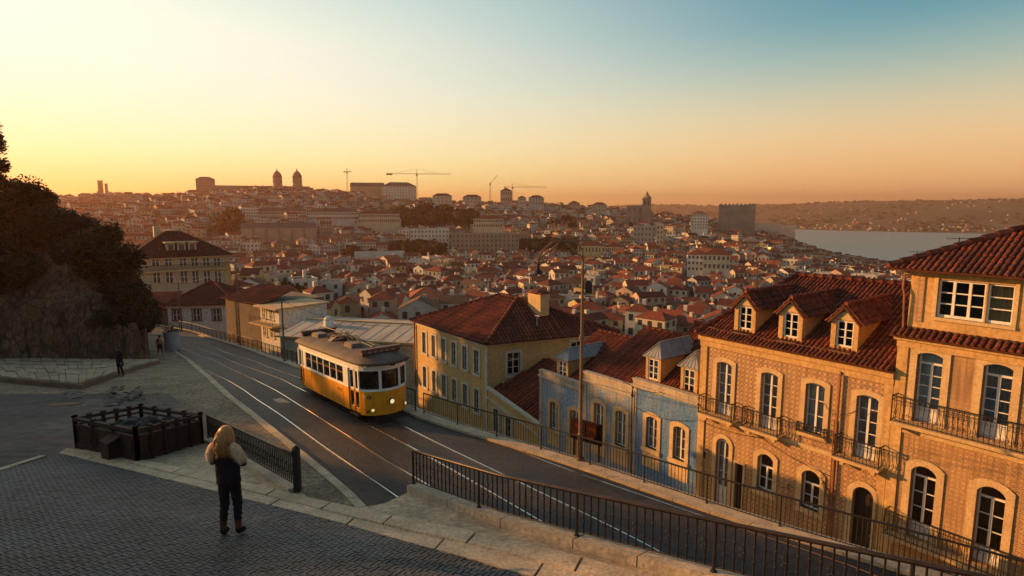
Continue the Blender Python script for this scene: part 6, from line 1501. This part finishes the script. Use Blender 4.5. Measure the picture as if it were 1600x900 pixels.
# street railing: dense bars towards the houses, wider posts up the street
ys = [y for y in [8 + i * .4 for i in range(200)]]
near_pts = [(fx(Y) + .18, Y, S(Y) + .1) for Y in ys if 8.5 <= Y <= 24.4][::-1]
railing('street_railing', 'long black iron street railing in front of the blue and tiled houses', near_pts, .86, .112, ['plain'], 18)
far_pts = [(fx(Y) + .18, Y, S(Y) + .1) for Y in ys if 24.4 <= Y <= 66]
t = railing('upper_street_railing', 'iron street railing with spaced posts along the bend above the tram', far_pts, .86, .26, ['plain'], 5, post_r=.03)

# ================================================================ lamp post and signs
LP = onf(906, 722, S)
lx, ly = LP.x, LP.y; lz = S(ly) + .1
lamp_t = thing('street_lamp', 'tall weathered lamp post with two drooping arms by the blue houses', 'lamp', (lx, ly, lz))
m_post = pm('weathered_post', (.24, .15, .09), (.13, .085, .06), scale=3, rough=.7, stretch=(1, 1, .3), fine=.4)
def zpx(py): return ray(905, py)[1] * ly - lz
def xpx(px, py): return (ray(px, py)[0] - ray(905, py)[0]) * ly
H1 = zpx(415); H2 = zpx(376); s = 1.0
mb = MB(); mb.tube([(0, 0, -.1), (0, 0, .9), (0, 0, .95), (0, 0, H1)], [.1, .09, .065, .045], 10); mb.lathe([(.16, 0), (.16, .06), (.12, .1)], n=10); mb.lathe([(.09, 0), (.09, .12)], (0, 0, zpx(530)), 8); mb.lathe([(.085, 0), (.085, .1)], (0, 0, H1 - .25), 8); mb.build('pole', m_post, lamp_t, smooth=False)
xl = xpx(835, 410); xr = xpx(905, 410); xm = xpx(872, 376); zl = zpx(412)
mb = MB(); mb.tube([(0, 0, H1), (0, 0, H1 + .3), (-.04, 0, H2 - .3), (-.2, 0, H2 - .08), (xm * .5, 0, H2 - .02), (xm, 0, H2), (xm * 1.5, 0, H2 - .06), (xl * .85, 0, H2 - .25), (xl * .98, 0, H2 - .5), (xl, 0, zl)], .036, 6)
mb.tube([(xm, 0, H2), (xl * .98, 0, zl + .15)], .026, 5); mb.tube([(xm * 1.05, 0, H2 - .02), (xl * .7, 0, H2 - .45), (xl * .98, 0, zl + .1)], .02, 5); mb.tube([(0, 0, H1 + .1), (-.08, 0, H2 - .5), (xm, 0, H2 + .02)], .024, 5); mb.tube([(xm * 1.5, 0, H2 + .02), (0, 0, H2 + .0), (.25, 0, H2 + .02)], .026, 5); mb.build('arm', m_post, lamp_t)
mb = MB(); mb.lathe([(.03, .3), (.045, .25), (.04, .08), (.15, .0), (.17, -.05), (.08, -.1)], (xl, 0, zl - .25), 10); mb.build('lantern', m_iron, lamp_t)
mb = MB(); mb.box(.08, .3, -.1, .1, zpx(458), zpx(441)); mb.tube([(0, 0, zpx(450)), (.15, 0, zpx(450))], .03, 5); mb.lathe([(.1, 0), (.05, .06)], (.19, 0, zpx(441)), 8); mb.build('junction_box', m_td, lamp_t)
sgn = thing('notice_board', 'dark brown notice board with two panels behind the railing at the lamp post', 'board', (lx + .05, ly + .35, lz), math.atan2(-.64, .77))
mb = MB(); mb.box(-.35, .85, -.05, .05, .55, 1.28); mb.build('frame', pm('rust_brown_steel', (.04, .016, .011), (.026, .011, .009), scale=4, rough=.9, spec=.05), sgn)
for i in range(2):
    x0 = -.28 + i * .56; mb = MB(); mb.box(x0, x0 + .5, -.062, -.05, .6, 1.22); pn = mb.build('panel', pm('dark_poster', (.045, .017, .011), (.03, .012, .009), scale=3, rough=.9, spec=.04), sgn)
    mb = MB(); mb.box(x0 + .08, x0 + .4, -.066, -.0622, 1.0, 1.12); mb.box(x0 + .05, x0 + .3, -.066, -.0622, .7, .78); mb.build('poster_print', pm('poster_red', (.10, .025, .014), (.06, .025, .016), scale=9, rough=.9, spec=.05), pn, kind='stuff')
for x in (-.25, .75):
    mb = MB(); mb.box(x - .03, x + .03, -.03, .03, -.05, .55); mb.build('leg', m_iron, sgn)
# thin poles and overhead wires up the street
def pole(label, px, pyb, pyt, off=.3):
    b = onf(px, pyb, S); b.z = S(b.y) + .1; top = ray(px, pyt)[1] * b.y; t = thing('wire_pole', label, 'pole', b); h = top - b.z
    mb = MB(); mb.tube([(0, 0, -.1), (0, 0, h)], [.075, .05], 8); mb.build('shaft', m_post, t); mb = MB(); mb.bar((-.3, 0, h * .55), (.3, 0, h * .55), .05); mb.lathe([(.09, 0), (.09, .05), (.075, .1)], n=8); mb.build('bracket', m_iron, t); return Vector(b) + Vector((0, 0, h))
pA = pole('thin wire pole at the railing beside the grey house', 376, 541, 412); pB = pole('thin wire pole in front of the white house wall', 284, 518, 440); pC = pole('slim wire pole at the railing behind the tram', 445, 566, 470)
def wire(label, a, b, s_, r=.012):
    mb = MB(); a, b = Vector(a), Vector(b); o = a.copy(); sag(mb, (0, 0, 0), b - o, s_, r, 16); mb.build('overhead_wire', m_td, None, loc=o, label=label, cat='wire')
lt = Vector((lx, ly, lz + zpx(530)))
FYw = lambda x, y, z: Vector((FY.o[0] + x * .6 + y * .8, FY.o[1] - x * .8 + y * .6, FY.base + z))
wire('overhead wire from the lamp post to the yellow house corner', lt, FYw(0, -.05, 7.6), .5); wire('overhead wire from the yellow house gutter to the grey house pole', FYw(-10, -.2, 8.2), pA - Vector((0, 0, 1)), .9); wire('overhead wire between the poles at grey and white houses', pA, pB, .5); wire('overhead wire from the slim pole to the yellow house gutter', pC, FYw(-10, -.2, 7.9), .7)
wire('thin cable from the lamp post to the deep-blue house cornice', lt - Vector((0, 0, .1)), Vector((FR.o[0] - 9 * .6, FR.o[1] + 9 * .8, FR.base + 5)), .5)
# roof aerials
def aerial(label, px, pyb, pyt, Y):
    b = atY(px, pyb, Y); t = atY(px, pyt, Y); h = t.z - b.z; th = thing('roof_aerial', label, 'aerial', b); mb = MB(); mb.tube([(0, 0, -.3), (0, 0, h)], .02, 5); mb.bar((-.5, 0, h * .9), (.6, 0, h * .95), .025)
    for k in range(5): mb.bar((-.4 + k * .22, -.2, h * .92), (-.4 + k * .22, .2, h * .92), .015)
    mb.build('mast', m_td, th)
aerial('rooftop aerial on the ridge of the tiled house', 1182, 452, 412, 28); aerial('rooftop aerial behind the tall ochre house roof', 1497, 392, 371, 24); aerial('small rooftop aerial beyond the tiled house ridge', 1432, 408, 392, 40)
g = atY(1202, 390, 420); mb = MB(); mb.lathe([(.2, -3), (.2, 0), (.8, .3), (.8, 1.6), (.3, 2)], n=8); o = mb.build('street_light', m_td, None, loc=g, label='distant lit orange street light in the old quarter', cat='lamp'); mb = MB(); mb.lathe([(.85, .4), (.85, 1.5)], n=8); mb.build('bulb', emit('orange_bulb', (1, .35, .06), 3), o)

# ================================================================ planter on the pavement
q = onf(270, 546, lambda Y: S(Y) + .1); pl = thing('planter', 'pale cylindrical planter with reddish flowers at the pavement edge', 'planter', (q.x, q.y, S(q.y) + .1)); s = q.y / 930
mb = MB(); mb.lathe([(.62, 0), (.62, 1.5), (.66, 1.5), (.66, 1.6), (.5, 1.6), (.5, 1.5)], n=18); mb.build('drum', pm('pale_blue_concrete', (.42, .44, .47), (.35, .36, .39), scale=2, rough=.8), pl, smooth=False)
rn = random.Random(5); mb = MB()
for i in range(260):
    c = Vector((rn.gauss(0, .32), rn.gauss(0, .32), 1.6 + abs(rn.gauss(0, .28)))); a = Vector((rn.gauss(0, 1), rn.gauss(0, 1), rn.gauss(0, 1))).normalized() * .09; b = a.cross(Vector((0, 0, 1))).normalized() * .05; mb.add([c - a, c + b, c + a, c - b], [(0, 1, 2, 3)], 1 if rn.random() < .35 else 0)
mb.build('flowers', [pm('planter_leaf', (.03, .04, .015), rough=.8), pm('planter_bloom', (.4, .14, .06), rough=.8)], pl, kind='stuff')

# ================================================================ rusty iron bin (open enclosure with rubble)
A_, B_, C_ = Vector(gp(121, 699)), Vector(gp(216, 723)), Vector(gp(316, 693)); C_ = B_ + (C_ - B_) * 1.0; D_ = A_ + (C_ - B_)
zc = lambda p: gz(p.x, p.y)
skip = thing('rusty_bin', 'dark rusty iron enclosure filled with rubble beside the cobbled square', 'container', (B_.x, B_.y, zc(B_)))
o3 = Vector((B_.x, B_.y, zc(B_))); m_rust = pm('rusted_iron', (.045, .02, .014), (.022, .012, .011), scale=3, rough=.75, metal=.2, fine=.5, bump=.3, bscale=30); Hs = .80
def side(P, Q, n, openwork):
    P3 = Vector((P.x, P.y, zc(P))) - o3; Q3 = Vector((Q.x, Q.y, zc(Q))) - o3; U = Vector((0, 0, 1)); d = (Q3 - P3).normalized(); nn = d.cross(U).normalized()
    for i in range(n + 1):
        p = P3.lerp(Q3, i / n); mb = MB(); mb.bar(p + U * -.02, p + U * (Hs + .04), .075); mb.box(p.x - .05, p.x + .05, p.y - .05, p.y + .05, p.z + Hs + .03, p.z + Hs + .07); mb.build('post', m_rust, skip)
    for z, w in ((Hs - .02, .1), (Hs * .78, .06), (.08, .08)):
        mb = MB(); mb.bar(P3 + U * z, Q3 + U * z, w, w * .8); mb.build('rail', m_rust, skip)
    for i in range(n):
        a = P3.lerp(Q3, (i + .06) / n); b = P3.lerp(Q3, (i + .94) / n); mb = MB(); lo, hi = .1, Hs * (.74 if not openwork else .60)
        mb.add([a + U * lo - nn * .012, b + U * lo - nn * .012, b + U * hi - nn * .012, a + U * hi - nn * .012, a + U * lo + nn * .012, b + U * lo + nn * .012, b + U * hi + nn * .012, a + U * hi + nn * .012], [(0, 1, 2, 3), (7, 6, 5, 4), (0, 4, 5, 1), (1, 5, 6, 2), (2, 6, 7, 3), (3, 7, 4, 0)])
        mb.bar(a.lerp(b, .12) + U * lo * 2 + nn * .02, a.lerp(b, .12) + U * hi * .92 + nn * .02, .03); mb.bar(a.lerp(b, .88) + U * lo * 2 + nn * .02, a.lerp(b, .88) + U * hi * .92 + nn * .02, .03); mb.build('panel', m_rust, skip)
side(A_, B_, 3, False); side(B_, C_, 5, False); side(C_, D_, 4, True); side(D_, A_, 5, True)
p = (A_ * .3 + B_ * .7); mb = MB(); mb.box(-.2, .2, -.14, .14, 0, .5); mb.add([(-.22, -.16, .5), (.22, -.16, .5), (.22, .16, .6), (-.22, .16, .6)], [(0, 1, 2, 3)]); mb.build('control_box', m_rust, skip, loc=(p.x - B_.x - .06, p.y - B_.y - .14, zc(p) - o3.z), rot=(0, 0, math.atan2((B_ - A_).y, (B_ - A_).x)))
def stone_mesh(seed, flat=.6):
    rn = random.Random(seed); bm = bmesh.new(); bmesh.ops.create_icosphere(bm, subdivisions=1, radius=1)
    for v in bm.verts: v.co *= rn.uniform(.7, 1.15); v.co.z *= flat
    me = bpy.data.meshes.new('stone'); bm.to_mesh(me); bm.free(); return me
m_rub = pm('dark_rubble', (.07, .065, .07), (.035, .033, .036), scale=4, rough=.9, rand=.3); m_pale_st = pm('pale_rubble', (.20, .165, .13), (.12, .10, .085), scale=3, rough=.9, rand=.2)
SD = []; 
for k in range(4): m_ = stone_mesh(k); m_.materials.append(m_rub); SD.append(m_)
SP = []
for k in range(4): m_ = stone_mesh(k + 9, .35); m_.materials.append(m_pale_st); SP.append(m_)
rn = random.Random(12)
for i in range(70):
    u, v = rn.uniform(.1, .9), rn.uniform(.1, .9); p = A_.lerp(B_, u).lerp(D_.lerp(C_, u), v); s_ = rn.uniform(.1, .24)
    obj('rubble_stone', SD[i % 4], None, (p.x, p.y, zc(p) + .3 + .28 * math.sin(u * 3.1) * math.sin(v * 3.1) + rn.uniform(0, .06)), (rn.uniform(0, 3), rn.uniform(0, 3), rn.uniform(0, 3)), (s_, s_, s_), label='dark rubble lump heaped inside the rusty bin', cat='stone', group='rubble in the rusty bin')
mb = MB(); Pm = [A_.lerp(B_, .03), B_.lerp(C_, .03), C_.lerp(D_, .03), D_.lerp(A_, .03)]; cen = (A_ + B_ + C_ + D_) / 4
Pm = [cen + (q - cen) * .93 for q in (A_, B_, C_, D_)]; mb.prism([(q.x - o3.x, q.y - o3.y) for q in Pm], lambda x, y: gz(x + o3.x, y + o3.y) - o3.z + .01, lambda x, y: gz(x + o3.x, y + o3.y) - o3.z + .32); mb.build('fill', m_rub, skip)

# ================================================================ left: ledge, stones, rock hill, shrubs
led = [onf(-60, 585, S), onf(0, 600, S), onf(60, 606, S), onf(127, 612, S), onf(172, 596, S), onf(216, 580, S)]
led = [(q.x, q.y) for q in led]; back_ = [(-24.6, 40.5), (-29, 41), (-36, 41.5), (-41, 39)]
m_lside = pm('ledge_brownstone', (.24, .14, .10), (.16, .10, .075), scale=1.2, rough=.9, bump=.4, bscale=8); m_ltop = pm('ledge_limestone', (.44, .34, .23), (.28, .22, .15), scale=1.2, rough=.85, bump=.3, bscale=10, rand=.12, fine=.4)
mb = MB(); lp = led + back_; mb.prism(lp, lambda x, y: S(y) - .4, lambda x, y: S(y) + LEDGE_H - .08); ledge = mb.build('stone_ledge', m_lside, None, label='low brown stone ledge topped with pale slabs below the rocky bank', cat='ledge')
rn = random.Random(31)
for j in range(5):
    cuts = sorted({0.0, 1.0, *[min(.98, max(.02, (i + rn.uniform(-.3, .3)) / 22)) for i in range(1, 22)]})
    for u0, u1 in zip(cuts, cuts[1:]):
        v0, v1 = j / 5, (j + 1) / 5
        def fp_(u, v):
            k = u * 5; a = int(min(4, k)); f_ = k - a; p = Vector(led[a]).lerp(Vector(led[a + 1]), f_); kb = (1 - u) * 3; a = int(min(2, kb)); f_ = kb - a; q = Vector(back_[a]).lerp(Vector(back_[a + 1]), f_); return p.lerp(q, v)
        g_ = .012; sh_ = rn.uniform(-.02, .02); P = [fp_(u0 + g_ / 8, v0 + g_), fp_(u1 - g_ / 8, v0 + g_), fp_(u1 - g_ / 8, v1 - g_), fp_(u0 + g_ / 8, v1 - g_)]; hh = LEDGE_H + rn.uniform(-.03, .03)
        mb = MB(); mb.prism([(q.x, q.y) for q in P], lambda x, y: S(y) + LEDGE_H - .09, lambda x, y: S(y) + hh); mb.build('slab', m_ltop, ledge)
for i in range(34):
    px = 40 + i * 3.6 + rn.uniform(-8, 8); py = interp(px, [(30, 590), (80, 603), (110, 612), (140, 625), (165, 632)]) + rn.uniform(-3, 9); q = onf(px, py, G); s_ = rn.uniform(.12, .42)
    obj('loose_stone', SP[i % 4], None, (q.x, q.y, G(q.y) + s_ * .12), (rn.uniform(-.2, .2), rn.uniform(-.2, .2), rn.uniform(0, 3)), (s_ * 1.3, s_, s_ * .8), label='flat pale stone fallen in front of the stone ledge', cat='stone', group='loose stones below the ledge')
for i in range(60):
    px, py = rn.gauss(200, 24), rn.gauss(622, 8); q = onf(px, py, G); s_ = rn.uniform(.07, .2)
    obj('loose_stone', SP[i % 4], None, (q.x, q.y, G(q.y) + s_ * .1 + max(0, .22 - ((px - 200) / 60) ** 2 * .5) * rn.random()), (rn.uniform(-.4, .4), rn.uniform(-.4, .4), rn.uniform(0, 3)), (s_ * 1.2, s_, s_ * 1.1), label='grey stone of the rubble heap behind the rusty bin', cat='stone', group='rubble heap behind the bin')
q = onf(101, 632, G); mb = MB(); mb.lathe([(.55, 0), (.55, .02), (.5, .03), (.48, .022), (.1, .022)], n=24); mb.build('manhole_cover', pm('rusty_cover', (.2, .09, .05), rough=.7), None, loc=(q.x, q.y, gz(q.x, q.y) + .004), rot=(R(-11.3), 0, 0), label='round rusty manhole cover near the loose stones', cat='manhole')

base = [(-39, 62), (-32.8, 52), (-28.6, 46), (-25.8, 41.5), (-25.6, 40.2), (-27.5, 40.4), (-30, 40.6), (-34, 41), (-39, 39), (-43, 30), (-42, 14), (-40, 0), (-40, -12)]
tops = [(-48, 66, -8.5), (-42, 58, -7), (-37, 54, -5.6), (-34, 50, -4.6), (-34, 49, -3.8), (-36, 49, -2.2), (-40, 50, -.6), (-45, 52, .8), (-52, 48, 1.5), (-56, 36, 2), (-55, 16, 2.4), (-52, 0, 2.4), (-52, -12, 2)]
def hill_pt(u, v):
    k = u * (len(base) - 1); i = min(len(base) - 2, int(k)); f_ = k - i; b = Vector(base[i]).lerp(Vector(base[i + 1]), f_); t = Vector(tops[i]).lerp(Vector(tops[i + 1]), f_); z0 = G(b.y) if b.y > 20 else gz(0, b.y); z0 -= .5
    vv = min(v, 1.0); prof = .30 * min(1, vv / .10) + .70 * max(0, (vv - .10) / .9) ** .85; p = b.lerp(Vector((t.x, t.y)), vv); z = z0 + (t.z - z0) * prof
    if v > 1: p = Vector((t.x, t.y)) + (Vector((t.x, t.y)) - b) * (v - 1) * 1.2; z = t.z - (v - 1) * 14
    n = vnoise(p.x * 1.3, p.y * 1.1 + z, 1) * .5 + vnoise(p.x * 3.3, p.y * 3.1 + z * 2, 4) * .22 + vnoise(p.x * 7, p.y * 7 + z * 5, 6) * .1
    n += (abs(math.sin(p.x * 2.1 + p.y * .7)) + abs(math.sin(p.x * 4.7 - p.y * 3)) * .5 - .7) * .9 * max(0, 1 - vv * 4); a = min(1, v * 8); return Vector((p.x + n * .8 * a, p.y - abs(n) * .7 * a, z + n * .9 * a))
NU, NV = 130, 34; mb = MB()
for j in range(NV + 1):
    for i in range(NU + 1): mb.v.append(tuple(hill_pt(i / NU, 1.5 * j / NV)))
for j in range(NV):
    for i in range(NU): a = j * (NU + 1) + i; mb.f.append((a, a + 1, a + NU + 2, a + NU + 1)); mb.m.append(0)
m_rock = pm('sandstone_rock', (.19, .105, .065), (.085, .05, .035), scale=.5, rough=.95, bump=.9, bscale=1.7, stretch=(1.3, 1.3, .42), fine=.5, detail=8, kind='voronoi')
hill = mb.build('rocky_bank', m_rock, kind='structure')
m_leaf = pm('dark_leaf', (.020, .022, .010), (.034, .032, .014), scale=1.5, rough=.75, rand=.2, spec=.3)
def shrub_mesh(seed, n, leaf, tall=1.0):
    rn = random.Random(seed); mb = MB(); lobes = [(rn.uniform(-.55, .55), rn.uniform(-.5, .5), rn.uniform(.15, .85) * tall, rn.uniform(.25, .48)) for _ in range(11)]
    for i in range(n):
        lx_, ly_, lz_, lr_ = rn.choice(lobes); v = Vector((rn.gauss(0, 1), rn.gauss(0, 1), rn.gauss(0, 1))).normalized() * lr_ * rn.uniform(.55, 1.12); c = Vector((lx_, ly_, lz_)) + v
        a = Vector((rn.gauss(0, 1), rn.gauss(0, 1), rn.gauss(0, .8))).normalized() * leaf * rn.uniform(.6, 1.3); b = a.cross(Vector((rn.gauss(0, 1), rn.gauss(0, 1), rn.gauss(0, 1)))).normalized() * leaf * .45
        mb.add([c - a, c + b, c + a, c - b], [(0, 1, 2, 3)])
    return mb.mesh('foliage', m_leaf)
SH = [shrub_mesh(50 + k, 2600, .075) for k in range(4)]
SMM = MB(); 
for k in range(5): a = k * 1.3; SMM.tube([(0, 0, -.25), (.12 * math.cos(a), .12 * math.sin(a), .2), (.35 * math.cos(a), .35 * math.sin(a), .6)], [.05, .035, .015], 5)
STM = SMM.mesh('stem', m_trunk)
rn = random.Random(77); nS = 0
def shrub(p, s_, lab, grp, zs=1.0, name='shrub'):
    t = thing(name, lab, name if name == 'tree' else 'shrub', p, rn.uniform(0, 6), grp); obj('foliage', SH[rn.randrange(4)], t, None, None, (s_, s_, s_ * zs)); obj('stem', STM, t, None, None, (s_, s_, s_)); return t
for i in range(400):
    u = .02 + .93 * ((i * .6180339) % 1); v = .12 + .98 * ((i * .7548776) % 1); p = hill_pt(u, v); px, py = proj(p)
    rock = (35 < px < 185 and 385 < py < 500 and abs(py - 18 - (405 + (px - 60) * .55)) < 44) or (v < .17) or py > interp(px, [(0, 500), (60, 515), (110, 545), (150, 560), (215, 572)])
    if px < -900 or rock or py > 560: continue
    if u > .62 and i % 3: continue
    s_ = rn.uniform(.9, 2.0) * (1.35 if u > .62 else 1); nS += 1
    shrub(p - Vector((0, 0, s_ * .15)), s_, 'dark leafy shrub growing on the rocky bank', 'shrubs on the rocky bank')
# trees: rounded one overhanging the street, tall ragged one at the bank top
def tree(p, h, w, lab, lobes_n, leaf, n, seed, lean=0, conic=False):
    t = thing('tree', lab, 'tree', p); r_ = random.Random(seed); mb = MB(); tr = MB(); tr.tube([(0, 0, -.6), (.05 * h, 0, h * .35), (.02 * h + lean * .5, .02 * h, h * .65), (lean, 0, h * .95)], [.06 * h ** .5 * 1.3, .05 * h ** .5, .035 * h ** .5, .01], 8)
    L_ = []
    for k in range(lobes_n):
        zz = h * ((.12 if conic else .34) + (.86 if conic else .64) * (k + .5) / lobes_n); rr = w * ((1.05 - zz / h) * 1.5 if conic else math.sin(math.pi * (.12 + .82 * (zz / h - .3) / .7)) ** .6); a = r_.uniform(0, 6.28); e = Vector((rr * .62 * math.cos(a) + lean * zz / h, rr * .62 * math.sin(a), zz)); L_.append((e, w * r_.uniform(.28, .46))); tr.tube([(lean * .3, 0, zz * .72), e.lerp(Vector((0, 0, zz * .8)), .5), e], [.05, .03, .012], 5)
    for i in range(n):
        e, rr = r_.choice(L_); c = e + Vector((r_.gauss(0, 1), r_.gauss(0, 1), r_.gauss(0, .7))).normalized() * rr * r_.uniform(.4, 1.15); a = Vector((r_.gauss(0, 1), r_.gauss(0, 1), r_.gauss(0, .7))).normalized() * leaf; b = a.cross(Vector((r_.gauss(0, 1), r_.gauss(0, 1), r_.gauss(0, 1)))).normalized() * leaf * .45; mb.add([c - a, c + b, c + a, c - b], [(0, 1, 2, 3)])
    tr.build('trunk', m_trunk, t); mb.build('crown', m_leaf, t); return t
pt_ = atY(172, 455, 45); tree(pt_, 4.6, 2.7, 'round dark tree overhanging the street end of the rocky bank', 14, .16, 9000, 3)
pt_ = atY(212, 520, 47); tree(pt_, 4.4, 1.5, 'narrow dark tree below the overhanging tree at the street edge', 12, .15, 6000, 4)
pt_ = atY(-8, 330, 47); tree(pt_, 7.1, 1.7, 'tall ragged tree at the top of the rocky bank', 20, .14, 7500, 5, conic=True)
pt_ = atY(112, 392, 53); tree(pt_, 3.0, 2.4, 'low spreading tree on the crest of the rocky bank', 12, .16, 8000, 6); pt_ = atY(40, 360, 50); tree(pt_, 3.6, 2.5, 'bushy tree under the tall ragged tree on the bank', 12, .16, 8000, 8)
for i, (x, y) in enumerate(((-53, 33), (-51, 30.5), (-52, 28), (-53, 25.5), (-51, 23), (-52, 20.5), (-54, 18), (-51, 16), (-52, 13), (-53, 10), (-51, 7), (-52, 4), (-50, 1), (-53, -2))): shrub(Vector((x, y, 1.6)), 3.0, 'unseen bushy tree added along the bank crest to shade the square', 'unseen shade trees added along the bank crest', 1.5, 'tree')  # out of view, added to block low sun from the square
print('shrubs', nS)

# ================================================================ evening haze over the city
m_hz = bpy.data.materials.new('haze_air'); m_hz.use_nodes = True; n = m_hz.node_tree.nodes; l = m_hz.node_tree.links; n.clear()
ho = n.new('ShaderNodeOutputMaterial'); pv = n.new('ShaderNodeVolumePrincipled'); pv.inputs['Color'].default_value = (1.0, .50, .30, 1); pv.inputs['Density'].default_value = .00018; pv.inputs['Anisotropy'].default_value = .62
l.new(pv.outputs[0], ho.inputs['Volume'])
mb = MB(); mb.box(-2800, 7500, -80, 6350, -125, 130); mb.build('haze', m_hz, None, kind='stuff', label='thin warm evening haze over the city and river', cat='haze')
